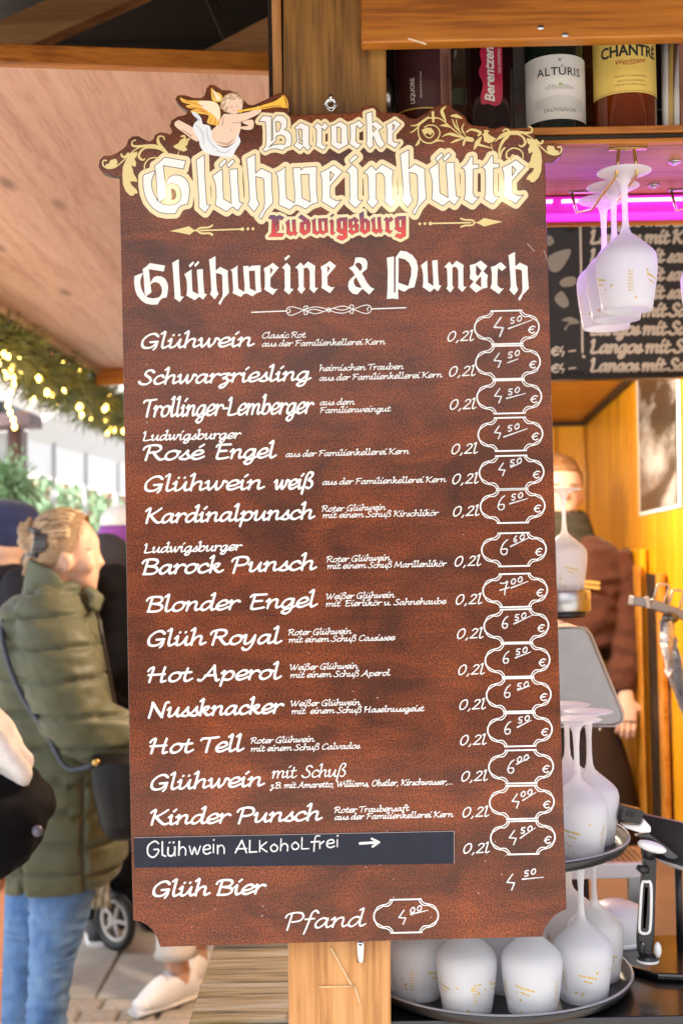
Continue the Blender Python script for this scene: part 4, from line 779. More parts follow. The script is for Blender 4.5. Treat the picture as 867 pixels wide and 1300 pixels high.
LD = bpy.data.lights.new('led_glow', 'AREA'); LD.shape = 'RECTANGLE'; LD.size = 1.2; LD.size_y = .02; LD.energy = 1.1; LD.color = (.5, .12, 1)
LO = bpy.data.objects.new('led_glow', LD); COL.objects.link(LO); LO.location = (.9, 2.07, 2.14); LO.rotation_euler = (R(-22), 0, 0)

# glass racks under the shelf
def rack(x, label):
    r = empty('glass_rack', (x, 1.84, SZ0), label, 'glass rack', 'wire glass racks under the shelf')
    bm = bmesh.new(); tube(bm, [(x - .026, 1.842, SZ0 - .0015), (x + .03, 1.842, SZ0 - .0015)], [(.006, .0018)] * 2, 12); ball(bm, (x, 1.842, SZ0 - .003), (.003,.003,.002), 8); bm_obj('mounting_plate', bm, M_brass, r)
    for s, xr in ((-1, x - .015), (1, x + .015)):
        bm = bmesh.new(); tube(bm, [(xr - .004 * -s * -1, 1.842, SZ0 - .002), (xr, 1.842, 2.132), (xr, 1.852, 2.127), (xr, 2.03, 2.127), (xr + (-.02 if s < 0 else .012), 2.055, 2.129), (xr + (-.026 if s < 0 else .016), 2.064, SZ0)], .0024, 8); bm_obj('rail', bm, M_brass, r)
    bm = bmesh.new(); tube(bm, [(x - .045, 2.066, SZ0 - .0015), (x + .034, 2.066, SZ0 - .0015)], [(.006, .0018)] * 2, 12); bm_obj('mounting_plate', bm, M_steel, r)
rack(.430, 'brass wire glass rack under the shelf, three frosted glasses hanging in it')
rack(.594, 'brass wire glass rack at the right edge of the photo')
for px, py, in ((856,206),(829,236)):
    p = WZ(px, py, SZ0 - .002); o = empty('roof_bolt', p, 'flat bolt head under the shelf, ' + ('nearer the front edge' if py < 220 else 'nearer the magenta light'), 'bolt', 'bolt heads under the shelf')
    bm = bmesh.new(); lathe(bm, [(0, .002), (.010, .002), (.010, 0), (.009, -.001), (0, -.001)], p, 16); bm_obj('washer', bm, M_steel, o); bm = bmesh.new(); lathe(bm, [(.0045, -.001), (.0045, -.004), (0, -.004)], p, 6); bm_obj('bolt_head', bm, M_steel, o)

# interior of the stall: ceiling, back and side walls
hut = empty('stall_interior', (.9, 4, 0), 'orange pine walls and low ceiling inside the stall behind the counter', 'stall room')
YB = 6.3; hz = 1.58 + 159 / 1600 * YB; XB = 312 / 1600 * YB; k_ = .084
def wx(Y): return XB - k_ * (YB - Y)
YC = .733 * YB
def planks_wall(name, pts_fn, n, m, parent):                   # vertical boards, each its own piece, joints recessed
    for k in range(n):
        bm = bmesh.new(); hexa(bm, pts_fn(k)); bm_obj(name, bm, m, parent, bevel=.004, seg=1)
nb = 16; ya, yb_ = 1.95, YB
def side(k):
    Y0 = ya + (yb_ - ya) * k / nb + .002; Y1 = ya + (yb_ - ya) * (k + 1) / nb - .002; t = .02
    return [Vector(v) for v in ((wx(Y0), Y0, 0), (wx(Y0) + t, Y0, 0), (wx(Y1) + t, Y1, 0), (wx(Y1), Y1, 0), (wx(Y0), Y0, hz + .6), (wx(Y0) + t, Y0, hz + .6), (wx(Y1) + t, Y1, hz + .6), (wx(Y1), Y1, hz + .6))]
ya = 2.25
planks_wall('wall_board', side, nb, M_wall, hut)
def back(k):
    X0 = -.2 + (XB + .2) * k / 10 + .002; X1 = -.2 + (XB + .2) * (k + 1) / 10 - .002
    return [Vector(v) for v in ((X0, YB, 0), (X1, YB, 0), (X1, YB + .02, 0), (X0, YB + .02, 0), (X0, YB, hz + .6), (X1, YB, hz + .6), (X1, YB + .02, hz + .6), (X0, YB + .02, hz + .6))]
planks_wall('wall_board', back, 10, M_wall, hut)
bm = bmesh.new(); box(bm, (-.22, YB + .022, 0), (XB + .1, YB + .05, hz + .6)); bm_obj('rear_sheathing', bm, M_dark, hut)
bm = bmesh.new(); d_ = .023; hexa(bm, [Vector(v) for v in ((wx(ya) + d_, ya, 0), (wx(ya) + d_ + .03, ya, 0), (XB + d_ + .03, YB + .06, 0), (XB + d_, YB + .06, 0), (wx(ya) + d_, ya, hz + .6), (wx(ya) + d_ + .03, ya, hz + .6), (XB + d_ + .03, YB + .06, hz + .6), (XB + d_, YB + .06, hz + .6))]); bm_obj('side_sheathing', bm, M_dark, hut)
bm = bmesh.new(); hexa(bm, [Vector(v) for v in ((-.2,3.05,hz),(wx(3.05) - .002,3.05,hz),(wx(YB) - .002,YB - .002,hz),(-.2,YB - .002,hz),(-.2,3.05,hz + .02),(wx(3.05) - .002,3.05,hz + .02),(wx(YB) - .002,YB - .002,hz + .02),(-.2,YB - .002,hz + .02))]); bm_obj('ceiling_board', bm, M_ceil, hut)
bm = bmesh.new(); beam(bm, (wx(3.1) - .012, 3.1, hz - .012), (wx(YB) - .012, YB - .01, hz - .012), .02, .02); beam(bm, (0, YB - .012, hz - .012), (wx(YB) - .02, YB - .012, hz - .012), .02, .02); bm_obj('corner_trim', bm, M_dark, hut, kind='stuff')
fl = bmesh.new(); box(fl, (-.22, 1.95, .0), (1.3, YB, .06)); o = bm_obj('stall_floor', fl, M_dark, None); o['kind'] = 'structure'

# cupboard panel and dark gap on the right wall
def on_wall(px, py, off=.006):
    r = ray(px, py); t = (XB - k_ * YB - off) / (r.x - k_); return Vector((r.x * t, t, CZ + r.z * t))
def wall_slab(name, x0, x1, ytop, zbot, off, th, m, parent, bev=.004):
    a, b_ = on_wall(x0, ytop, off), on_wall(x1, ytop, off); d = Vector((th, 0, 0)); zt_ = a.z
    P = [Vector((a.x, a.y, zbot)), Vector((b_.x, b_.y, zbot)), Vector((b_.x, b_.y, zbot)) + d, Vector((a.x, a.y, zbot)) + d]
    P += [Vector((p.x, p.y, zt_)) for p in P]; bm = bmesh.new(); hexa(bm, P); return bm_obj(name, bm, m, parent, bevel=bev)
cab = empty('cupboard', on_wall(795, 900, .06), 'tall narrow yellow cupboard on the orange wall beside the seller', 'cupboard')
wall_slab('carcass', 778, 812, 697, .06, .030, .022, M_wall, cab); wall_slab('door', 787, 810, 716, .08, .040, .009, M_ceil, cab)
gap = empty('door_recess', on_wall(822, 900), 'narrow dark upright opening in the orange wall beside the cupboard', 'opening')
wall_slab('dark_board', 813, 831, 727, .06, .012, .011, M_dark, gap); wall_slab('side_jamb', 831, 836, 727, .06, .03, .02, M_ceil, gap)

# hut lamp over the seller (its warm light lies on the wall and the poster)
lamp = empty('bulkhead_lamp', (.30, 3.75, hz), 'round bulkhead lamp on the ceiling in front of the seller', 'lamp')
bm = bmesh.new(); lathe(bm, [(.0, 0), (.09, 0), (.09, -.03), (.07, -.055), (0, -.07)], (.30, 3.75, hz), 24); bm_obj('lamp_shade', bm, mat('lit_opal', (.8,.7,.5), .5, emit=(1,.74,.42), estr=6), lamp)
LD = bpy.data.lights.new('stall_bulb', 'POINT'); LD.energy = 34; LD.color = (1, .86, .66); LD.shadow_soft_size = .09
LO = bpy.data.objects.new('stall_bulb', LD); COL.objects.link(LO); LO.location = (.30, 3.75, hz - .17)

# poster on the side wall
pos = empty('poster', (wx(3.8) - .01, 3.8, 1.8), 'black and white photo poster with a pale border on the orange wall', 'poster')
Ya, Yb = 3.33, 3.99
c1, c2, c3, c4 = on_wall(811, 655), on_wall(864, 643.5), on_wall(862, 470), on_wall(807, 470)
bm = bmesh.new(); th = Vector((-.006, 0, 0)); hexa(bm, [c1, c2, c2 - th * .6, c1 - th * .6, c4, c3, c3 - th * .6, c4 - th * .6]); bm_obj('white_border', bm, M_whitep, pos)
def q(u, v, o=.004): return c1.lerp(c2, u).lerp(c4.lerp(c3, u), v) + Vector((-o, 0, 0))
pm_ = bpy.data.materials.new('grey_photo_print'); pm_.use_nodes = True; n = pm_.node_tree.nodes; l = pm_.node_tree.links
tc = n.new('ShaderNodeTexCoord'); nz = n.new('ShaderNodeTexNoise'); nz.inputs['Scale'].default_value = 8; nz.inputs['Detail'].default_value = 6; rp = n.new('ShaderNodeValToRGB'); mpp = n.new('ShaderNodeMapping'); mpp.inputs['Scale'].default_value = (1, .3, 1); l.new(tc.outputs['Object'], mpp.inputs[0])
rp.color_ramp.elements[0].position = .44; rp.color_ramp.elements[0].color = (.02,.018,.016,1); rp.color_ramp.elements[1].position = .66; rp.color_ramp.elements[1].color = (.40,.40,.40,1)
l.new(mpp.outputs[0], nz.inputs[0]); l.new(nz.outputs[0], rp.inputs[0]); l.new(rp.outputs[0], n['Principled BSDF'].inputs['Base Color']); n['Principled BSDF'].inputs['Roughness'].default_value = .25
bm = bmesh.new(); vs = [bm.verts.new(q(u, v)) for u, v in ((.06,.025),(.94,.03),(.94,1),(.06,1))]; bm.faces.new(vs); bm_obj('photograph', bm, pm_, pos)

# ------------------------------------------------------------------ chalkboard with the food list
YQ = 3.0
cb = empty('chalkboard', W(780, 483, YQ), 'dark grey chalkboard with a white handwritten food list over the serving room', 'chalkboard')
A, B = W(640, 483, YQ), W(1000, 483, YQ); T_ = W(640, 240, YQ).z; zq = A.z
bm = bmesh.new(); box(bm, (A.x, YQ, zq + .012), (B.x, YQ + .02, T_)); bm_obj('slate', bm, mat('chalkboard_grey', (.06,.068,.085), .6, noise=.3, scale=5), cb)
bm = bmesh.new(); box(bm, (A.x, YQ - .012, zq - .002), (B.x, YQ + .03, zq + .0115)); bm_obj('lower_rail', bm, M_black, cb)
fnc = lambda x, y: W(x, y, YQ - .003)
M_cw = mat('chalk_white', (.80,.80,.76), .7)
LIN = [(262,'Langos  Tomaten'),(289,'Langos mit Zimt u. Zucker'),(311,'Langos mit Käse / Paprika'),(335,'Langos mit saurer Rahm'),(358,'Langos mit saurer Rahm'),(381,'Langos mit saurer Rahm'),(404,'Langos mit Sauerrahm u.'),(427,'Langos mit Sauerrahm u.'),(450,'Langos mit Schinken u.'),(474,'Langos mit Sauerrahm,')]
SC['ä'] = (1.14, SC['a'][1] + [[(.28,1.42),(.34,1.5)],[(.68,1.42),(.74,1.5)]]); SC['Z'] = (1.1, [[(.1,1.55),(1.0,1.58),(.05,.02),(1.0,.06)]]); SC['/'] = (.6, [[(.0,-.2),(.5,1.7)]])
for y, t in LIN:
    F = Field(742, y - 26, 985, y + 10, .8); script_line(F, t, 747, y, 747 + len(t) * 9.6, y - 1, 9.5, 4.8, shear=.12, pad=2); V_, Fc_ = F.mesh(); add_print('list_line', V_, Fc_, M_cw, cb, 0, fnc)
F = Field(690, 262, 745, 484, .8); F.stroke([(736,275),(739,447)], 1.5); F.stroke([(740,452),(741,453)], 1.8); F.stroke([(744,476),(745,477)], 2.6); V_, Fc_ = F.mesh(); add_print('divider_line', V_, Fc_, M_cw, cb, 0, fnc)['kind'] = 'stuff'
for P in ([(696,325),(723,316),(720,330),(708,345),(697,342)], [(710,358),(718,352),(730,352),(729,362),(714,364)], [(704,382),(706,374),(714,370),(722,385),(715,391)], [(712,407),(724,402),(736,410),(722,412),(718,420),(716,416),(722,409)], [(694,300),(700,300),(703,308),(695,312)]):
    F = Field(690, 290, 745, 425, .8); F.poly(spline(P, 3, True)); V_, Fc_ = F.mesh(); add_print('chalk_doodle', V_, Fc_, mat('chalk_smudge', (.42,.42,.40), .7), cb, 0, fnc)
for y in (446, 468):
    F = Field(690, y - 12, 742, y + 12, .6)
    for s_ in EU: F.stroke([(703 + a, y + b) for a, b in s_], 1.5)
    for s_ in HD['4']: F.stroke([(713 + a * 12, y + b * 12) for a, b in s_], 1)
    F.stroke([(722, y), (730, y - 1)], 1); V_, Fc_ = F.mesh(); add_print('chalk_price', V_, Fc_, M_cw, cb, 0, fnc)
kn = empty('black_hanger', W(724, 284, YQ - .05), 'round black knob hanging in front of the chalkboard under the shelf', 'knob'); bm = bmesh.new(); ball(bm, W(724, 284, YQ - .05), .02, 14); tube(bm, [W(724, 284, YQ - .05), W(724, 262, YQ - .05)], .01, 8); bm_obj('knob', bm, M_black, kn)

# ------------------------------------------------------------------ counters
ct = empty('weathered_counter', (-.13, 2.0, .88), 'weathered yellow plank counter beside the wooden post', 'counter')
zc = .884; M_cnt = wood('weathered_plank', (.27,.19,.07),(.05,.038,.025),(.42,.39,.34), axis='x', scale=1.2, rough=.6, bump=.6, knots=False)
xl = WZ(240, 1297, zc).x; yf = WZ(240, 1297, zc).y; ym = WZ(258, 1248, zc).y; ye = 2.6
for k, (y0, y1) in enumerate(((yf, ym - .0015), (ym + .0015, ym + .18), (ym + .183, ye))):
    bm = bmesh.new(); box(bm, (xl, y0, zc - .03), (-.02, y1, zc)); bm_obj('plank', bm, M_cnt, ct, bevel=.002)
bm = bmesh.new(); box(bm, (xl - .006, yf - .012, zc - .05), (-.02, yf - .001, zc - .004)); bm_obj('front_edging', bm, M_black, ct, bevel=.002)
bm = bmesh.new(); box(bm, (xl + .03, yf + .05, 0), (xl + .05, ye, zc - .035)); bm_obj('side_panel', bm, M_pineZ, ct)
bc = empty('black_counter', (.6, 2.1, .88), 'glossy black serving counter under the trays of glasses', 'counter')
M_gloss = mat('glossy_black', (.008,.008,.009), .24, noise=.3, scale=8, coat=.2)
bm = bmesh.new(); box(bm, (-.018, yf - .02, zc - .034), (1.5, 2.27, zc + .002)); bm_obj('worktop', bm, M_gloss, bc, bevel=.003)
bm = bmesh.new(); box(bm, (-.01, yf + .06, 0), (1.5, yf + .08, zc - .036)); bm_obj('front_panel', bm, M_pineZ, bc)
# back bench and inner wall
ib = empty('inner_bench', (.8, 3.2, .8), 'brown inner bench behind the counter', 'bench')
bm = bmesh.new(); hexa(bm, [Vector(v) for v in ((0,2.3,.69),(.79,2.3,.69),(.90,3.6,.69),(0,3.6,.69),(0,2.3,.73),(.79,2.3,.73),(.90,3.6,.73),(0,3.6,.73))]); bm_obj('bench_top', bm, mat('brown_board', (.16,.085,.05), .6, noise=.3, scale=5), ib)
bm = bmesh.new(); box(bm, (.02, 2.32, .06), (.72, 2.34, .66)); bm_obj('front_board', bm, mat('brown_board', (.16,.085,.05), .6, noise=.3, scale=5), ib)

# lit bulbs strung under the front eave (their glints lie in the varnish of the board)
ls_ = empty('light_string', (0, .5, 2.5), 'string of warm bulbs hung under the front eave of the stall, mirrored in the board', 'light string')
M_eb = mat('eave_bulb', (.9,.7,.4), .3, emit=(1,.70,.34), estr=26)
eb = []
for px, py in ((-60, 262), (215, 244), (503, 252), (641, 243), (930, 250)):
    p = W(px, py, BY); t = 1.0 + 1.24 / 1.78; eb.append(Vector((p.x * t, .54, CZ + (p.z - CZ) * t)))
bm = bmesh.new(); pts = []
for a, b_ in zip(eb, eb[1:]):
    for k in range(6): t = k / 6; pts.append(a.lerp(b_, t) + Vector((0, 0, .045 - .03 * math.sin(math.pi * t))))
tube(bm, pts + [eb[-1] + Vector((0, 0, .045))], .003, 6); bm_obj('cable', bm, M_black, ls_)
for p in eb:
    bm = bmesh.new(); ball(bm, p, (.020, .020, .026), 14); bm_obj('bulb', bm, M_eb, ls_); bm = bmesh.new(); tube(bm, [p + Vector((0, 0, .022)), p + Vector((0, 0, .046))], .010, 10); bm_obj('socket', bm, M_black, ls_)
# ------------------------------------------------------------------ frosted stemmed glasses
def frosted():
    m = bpy.data.materials.new('frosted_glass'); m.use_nodes = True; n = m.node_tree.nodes; l = m.node_tree.links; b = n['Principled BSDF']
    b.inputs['Base Color'].default_value = (.93,.93,.95,1); b.inputs['Roughness'].default_value = .42; b.inputs['Coat Weight'].default_value = .15; b.inputs['Coat Roughness'].default_value = .3
    t = n.new('ShaderNodeBsdfTranslucent'); t.inputs[0].default_value = (.9,.91,.94,1); tr = n.new('ShaderNodeBsdfTransparent'); tr.inputs[0].default_value = (.92,.93,.95,1)
    a = n.new('ShaderNodeMixShader'); a.inputs[0].default_value = .5; c = n.new('ShaderNodeMixShader'); c.inputs[0].default_value = .30
    l.new(b.outputs[0], a.inputs[1]); l.new(t.outputs[0], a.inputs[2]); l.new(a.outputs[0], c.inputs[1]); l.new(tr.outputs[0], c.inputs[2]); l.new(c.outputs[0], n['Material Output'].inputs[0]); return m
M_fr = frosted(); M_au = mat('gold_leaf_print', (.62,.42,.06), .35, metal=.3)
GP = [(0,0),(.036,.0005),(.0405,.002),(.0375,.0035),(.022,.0065),(.010,.012),(.0058,.022),(.0042,.045),(.0042,.070),(.0055,.086),(.0085,.094),(.016,.101),(.029,.1115),(.039,.1205),(.0432,.1265),(.0455,.136),(.0450,.150),(.0425,.172),(.0388,.195),(.0362,.210)]
GI = [(.0352,.210),(.0376,.195),(.0413,.172),(.0438,.150),(.0443,.137),(.042,.129),(.037,.1225),(.027,.1135),(.014,.107),(0,.104)]
def glass_parts():
    bm = bmesh.new(); lathe(bm, [p for p in GP if p[1] <= .0861], (0, 0, 0), 32); foot = bpy.data.meshes.new('stem'); bm.to_mesh(foot); bm.free(); foot.materials.append(M_fr)
    bm = bmesh.new(); lathe(bm, [p for p in GP if p[1] >= .086] + GI, (0, 0, 0), 36); bmesh.ops.recalc_face_normals(bm, faces=bm.faces); bowl = bpy.data.meshes.new('bowl'); bm.to_mesh(bowl); bm.free(); bowl.materials.append(M_fr)
    prints = []
    for sd_ in range(3):
        r_ = random.Random(sd_ + 2); V = []; Fc = []
        def rad(h): return float(np.interp(h, [p[1] for p in GP[9:]], [p[0] for p in GP[9:]])) + .0004
        def patch(a, h, wa, hh, rot=0):
            k = len(V)
            for da, dh in ((-wa, -hh + rot), (wa, -hh - rot), (wa, hh - rot), (-wa, hh + rot)):
                r = rad(h + dh); V.append((r * math.cos(a + da), r * math.sin(a + da), h + dh))
            Fc.append((k, k + 1, k + 2, k + 3))
        for _ in range(20): s = r_.uniform(.0009, .0018); patch(r_.uniform(0, 6.28), r_.uniform(.15, .205), s / .042, s)
        for A in (0, 2.1, 4.2):
            for j in range(5): patch(A + .1 + r_.uniform(-.02, .02) + j * .12, .168 - .0012 * j, .055, .0013, .0008)
            for j in range(3): patch(A + .25 + j * .11, .174 - .0012 * j, .04, .0012, .0008)
            for j in range(7):
                for i in range(4): patch(A + 1.15 + i * .045 + r_.uniform(-.01, .01), .160 + j * .0045, .009 + .006 * r_.random(), .0011)
        me = bpy.data.meshes.new('gold_print'); me.from_pydata(V, [], Fc); me.update(); me.materials.append(M_au); prints.append(me)
    return foot, bowl, prints
g_foot, g_bowl, g_prints = glass_parts()
gcount = 0
def glass(x, y, z, label, group, flip=False, rz=0.0, lean=0):
    """flip: bowl down, rim at z ; otherwise hanging glasses give the foot height"""
    global gcount; gcount += 1
    o = empty('frosted_glass', (x, y, z), label, 'glass', group); o.rotation_euler = (math.pi + lean, 0, rz) if flip else (lean, 0, rz)
    for nme, me in (('stem', g_foot), ('bowl', g_bowl)):
        c = bpy.data.objects.new(nme, me); COL.objects.link(c); c.parent = o
    c = bpy.data.objects.new('gold_print', g_prints[gcount % 3]); COL.objects.link(c); c.parent = o; c['kind'] = 'stuff'
    return o
HG = 'frosted glasses hanging from the rack'
for y, nm in ((1.862, 'frosted glass hanging nearest the front of the brass rack'), (1.938, 'frosted glass hanging in the middle of the brass rack, between two others'), (2.012, 'frosted glass hanging at the back of the brass rack, nearest the magenta light')):
    glass(.430, y, 2.1390, nm, HG, True, rz=y * 20)
glass(.594, 2.0, 2.1390, 'frosted glass hanging in the rack at the right edge of the photo', HG, True)

def tray(x, y, z, r, label):
    o = empty('serving_tray', (x, y, z), label, 'tray', 'black round trays stacked with glasses')
    bm = bmesh.new(); lathe(bm, [(0, .003), (r - .018, .003), (r - .010, .006), (r - .003, .017), (r, .0175), (r + .001, .015), (r - .006, .003), (r - .014, -.001), (0, -.001)], (x, y, z), 72); bm_obj('tray_dish', bm, M_black, o)
    bm = bmesh.new(); lathe(bm, [(r - .004, .0176), (r - .003, .0195), (r - .001, .0195), (r + .0005, .0176)], (x, y, z), 72); bm_obj('worn_rim', bm, mat('worn_rim_grey', (.30,.30,.32), .35), o)
TX, TY = .235, 2.05; z1, z2 = zc + .005, zc + .005 + .2145
tray(TX, TY, z1, .215, 'lower black round tray standing on the glossy counter'); tray(TX, TY, z2, .215, 'upper black round tray resting on the feet of upturned glasses')
where = {-77: 'front', -41: 'right front', -5: 'right side', 31: 'right rear', 67: 'back right', 103: 'back', 139: 'back left', 175: 'left side', 211: 'left front', 247: 'front left'}
for lev, zt in ((0, z1), (1, z2)):
    for k, (a, nm) in enumerate(where.items()):
        al = R(a); jit = rn.uniform(-.003, .003)
        glass(TX + (.157 + jit) * math.cos(al), TY + (.157 + jit) * math.sin(al), zt + .2135, 'upturned frosted glass at the %s of the %s tray' % (nm, 'lower' if lev == 0 else 'upper'), 'upturned frosted glasses on the trays', True, rz=a + lev * 31)
    if lev == 0:
        for a, nm in ((40, 'right'), (160, 'left'), (280, 'front')): glass(TX + .056 * math.cos(R(a)), TY + .056 * math.sin(R(a)), zt + .2135, 'upturned frosted glass in the middle of the lower tray, %s of its centre' % nm, 'upturned frosted glasses on the trays', True)

# drum with an upturned glass on it, and the steel hood below
dr = empty('steel_drum', W(712, 775, 2.6), 'small round steel drum carrying an upturned frosted glass beside the board', 'drum')
c = W(711, 776, 2.6); bm = bmesh.new(); lathe(bm, [(0, 0), (.060, 0), (.062, .003), (.062, .040), (.060, .043), (0, .043)], c, 40); bm_obj('drum_body', bm, M_steel, dr)
bm = bmesh.new(); lathe(bm, [(0, -.012), (.052, -.012), (.056, -.001), (0, -.001)], c, 40); bm_obj('dark_foot_ring', bm, M_black, dr)
bm = bmesh.new(); p = W(741, 757, 2.56); box(bm, p - Vector((.003,.004,.008)), p + Vector((.003,.01,.008))); bm_obj('catch', bm, M_black, dr)
glass(c.x + .012, 2.6, c.z + .2535, 'upturned frosted glass standing alone on the steel drum', None, True, rz=1)
glass(c.x - .035, 2.66, c.z + .2535, 'upturned frosted glass on the steel drum, half hidden by the menu board', None, True, rz=1)
hd = empty('steel_hood', W(740, 920, 2.62), 'sloping grey sheet metal hood behind the upper tray of glasses', 'metal hood')
bm = bmesh.new(); P = [(690,797),(736,796),(743,799),(748,806),(789,903),(791,911),(787,918),(778,921),(690,922)]
vs = [bm.verts.new(W(x, y, 2.60)) for x, y in P]; f = bm.faces.new(vs); g = bmesh.ops.extrude_face_region(bm, geom=[f])
for v in [q for q in g['geom'] if isinstance(q, bmesh.types.BMVert)]: v.co.y += .25
bm_obj('side_sheet', bm, M_grey, hd, bevel=.004)
bm = bmesh.new(); tube(bm, [W(736,795,2.598), W(744,798,2.598), W(750,806,2.598), W(791,905,2.598), W(790,916,2.598), W(780,922,2.598), W(700,923,2.598)], .0022, 8); bm_obj('rolled_edge', bm, M_steel, hd)
bm = bmesh.new(); tube(bm, [W(761, 922, 2.61), W(761, 929, 2.61)], .003, 8); bm_obj('hood_peg', bm, M_chrome, hd)
bm = bmesh.new(); tube(bm, [W(714, 790, 2.75), W(714, 915, 2.75)], .012, 10); o = bm_obj('wine_red_tube', bm, mat('wine_red', (.12,.01,.03), .3)); tag(o, 'dark wine red tube standing behind the hood at the board edge', 'tube')
hb = empty('hood_base', W(740, 1010, 2.7), 'tall steel cabinet carrying the sheet metal hood', 'cabinet')
bm = bmesh.new(); box(bm, (W(690, 920, 2.66).x, 2.66, .702), (W(742, 920, 2.66).x, 2.9, W(740, 925, 2.66).z)); bm_obj('cabinet_body', bm, mat('dark_brown_fabric', (.045,.025,.018), .8), hb)

# perforated drip shelf with a white front
ds = empty('drip_shelf', W(775, 1105, 2.35), 'perforated steel drip shelf with a white front edge behind the tablet stand', 'drip shelf')
za = W(775, 1097, 2.3).z; A, B = W(690, 1097, 2.3).x, W(822, 1097, 2.3).x
bm = bmesh.new(); box(bm, (A, 2.30, za - .027), (B, 2.318, za)); bm_obj('white_front', bm, M_whitep, ds, bevel=.003)
mp_ = bpy.data.materials.new('perforated_steel'); mp_.use_nodes = True; n = mp_.node_tree.nodes; l = mp_.node_tree.links; b = n['Principled BSDF']; b.inputs['Metallic'].default_value = .8; b.inputs['Roughness'].default_value = .3
tc = n.new('ShaderNodeTexCoord'); vo = n.new('ShaderNodeTexVoronoi'); vo.inputs['Scale'].default_value = 90; vo.inputs['Randomness'].default_value = 0; rp = n.new('ShaderNodeValToRGB'); rp.color_ramp.elements[0].position = .30; rp.color_ramp.elements[0].color = (.05,.04,.03,1); rp.color_ramp.elements[1].position = .36; rp.color_ramp.elements[1].color = (.62,.60,.57,1)
l.new(tc.outputs['Object'], vo.inputs[0]); l.new(vo.outputs[0], rp.inputs[0]); l.new(rp.outputs[0], b.inputs['Base Color'])
bm = bmesh.new(); box(bm, (A, 2.32, za - .006), (B, 2.62, za - .003)); bm_obj('perforated_plate', bm, mp_, ds)
for x in (A + .01, B - .03):
    bm = bmesh.new(); box(bm, (x, 2.32, .702), (x + .02, 2.34, za - .028)); bm_obj('leg', bm, M_steel, ds)

# brush and white cloth-like tub between tray and tablet stand
br = empty('pastry_brush', W(790, 1190, 2.25), 'brush with brown bristles lying on the counter beside the lower tray', 'brush')
bm = bmesh.new(); a = W(770, 1150, 2.27); b_ = W(784, 1178, 2.25); beam(bm, a, b_, .05, .012); bm_obj('ferrule', bm, M_steel, br, bevel=.002)
bm = bmesh.new(); rb = random.Random(4); dd = (W(800, 1200, 2.24) - b_)
for k in range(120):
    s = b_ + Vector((rb.uniform(-.022,.022), rb.uniform(-.02,.02), rb.uniform(-.005,.005))); tube(bm, [s, s + dd * rb.uniform(.85,1.1) + Vector((rb.uniform(-.004,.004), 0, rb.uniform(-.002,.006)))], .0007, 4)
bm_obj('bristles', bm, mat('bristle_brown', (.30,.16,.08), .6), br, kind='stuff')
tub = empty('white_tub', W(785, 1185, 2.4), 'rounded white plastic tub behind the brush', 'tub'); c = W(782, 1196, 2.2); c.z = zc + .003
bm = bmesh.new(); lathe(bm, [(0, 0), (.045, 0), (.052, .01), (.050, .05), (.040, .072), (.02, .08), (0, .081)], c, 28); bm_obj('tub_body', bm, M_whitep, tub); bm = bmesh.new(); lathe(bm, [(.0525, .012), (.054, .014), (.054, .018), (.0522, .02)], c, 28); bm_obj('tub_ring', bm, M_whitep, tub)

# ------------------------------------------------------------------ tablet stand
YT = 2.02; ts = empty('tablet_stand', W(822, 1225, YT), 'black tablet holder with white inlays on a flat black base', 'tablet stand')
zb = zc + .003
bm = bmesh.new(); P = [WZ(782, 1205, zb + .012), WZ(905, 1198, zb + .012), WZ(940, 1240, zb + .012), WZ(835, 1236, zb + .012), WZ(800, 1226, zb + .012)]
vs = [bm.verts.new(p) for p in P]; f = bm.faces.new(vs); g = bmesh.ops.extrude_face_region(bm, geom=[f])
for v in [q for q in g['geom'] if isinstance(q, bmesh.types.BMVert)]: v.co.z -= .012
bm_obj('base_plate', bm, M_gloss, ts, bevel=.004)
bm = bmesh.new(); c = W(822, 1219, YT); lathe(bm, [(0, 0), (.017, 0), (.017, .004), (.010, .012), (0, .013)], c, 24); bm_obj('swivel_foot', bm, M_black, ts)
bm = bmesh.new(); lathe(bm, [(.0172, -.002), (.018, 0), (.0172, .002)], c, 24); bm_obj('white_ring', bm, M_whitep, ts)
bm = bmesh.new(); A, B = W(817, 1205, YT), W(823, 1085, YT)
P = [W(809,1209,YT),W(826,1212,YT),W(829,1190,YT),W(832,1090,YT),W(816,1088,YT),W(813,1120,YT),W(808,1190,YT)]
vs = [bm.verts.new(p - Vector((0, .009, 0))) for p in P]; f = bm.faces.new(vs); H = [W(x, y, YT) - Vector((0, .009, 0)) for x, y in ((816.5,1130),(824,1132),(822.5,1178),(814.5,1178))]
g = bmesh.ops.extrude_face_region(bm, geom=[f])
for v in [q for q in g['geom'] if isinstance(q, bmesh.types.BMVert)]: v.co.y += .018
bm_obj('arm', bm, M_black, ts, bevel=.003)
bm = bmesh.new(); lp = [W(x, y, YT - .0095) for x, y in spline([(814.5,1122),(820,1119.5),(825.5,1122),(826,1150),(824.5,1180),(820,1185),(813,1184),(811,1178),(812.5,1150)], 3, True)[:-1]]; tube(bm, lp, .0024, 8, closed=True); bm_obj('white_inlay', bm, M_whitep, ts)
bm = bmesh.new(); lp = [W(x, y, YT - .0092) for x, y in ((818.5,1126),(822,1127),(821,1152),(819,1178),(815.5,1179),(816.5,1152))]; vs = [bm.verts.new(p) for p in lp]; f = bm.faces.new(vs); bmesh.ops.extrude_face_region(bm, geom=[f]); bm_obj('slot', bm, mat('brown_board', (0,0,0)), ts)
for px, py, rx, m, dy in ((832,1203,.0058,M_whitep,-.012),(812,1203,.006,M_black,-.008)):
    bm = bmesh.new(); ball(bm, W(px, py, YT) + Vector((0, dy, 0)), (rx, .008, .0125), 16); bm_obj('joint_disc', bm, m, ts)
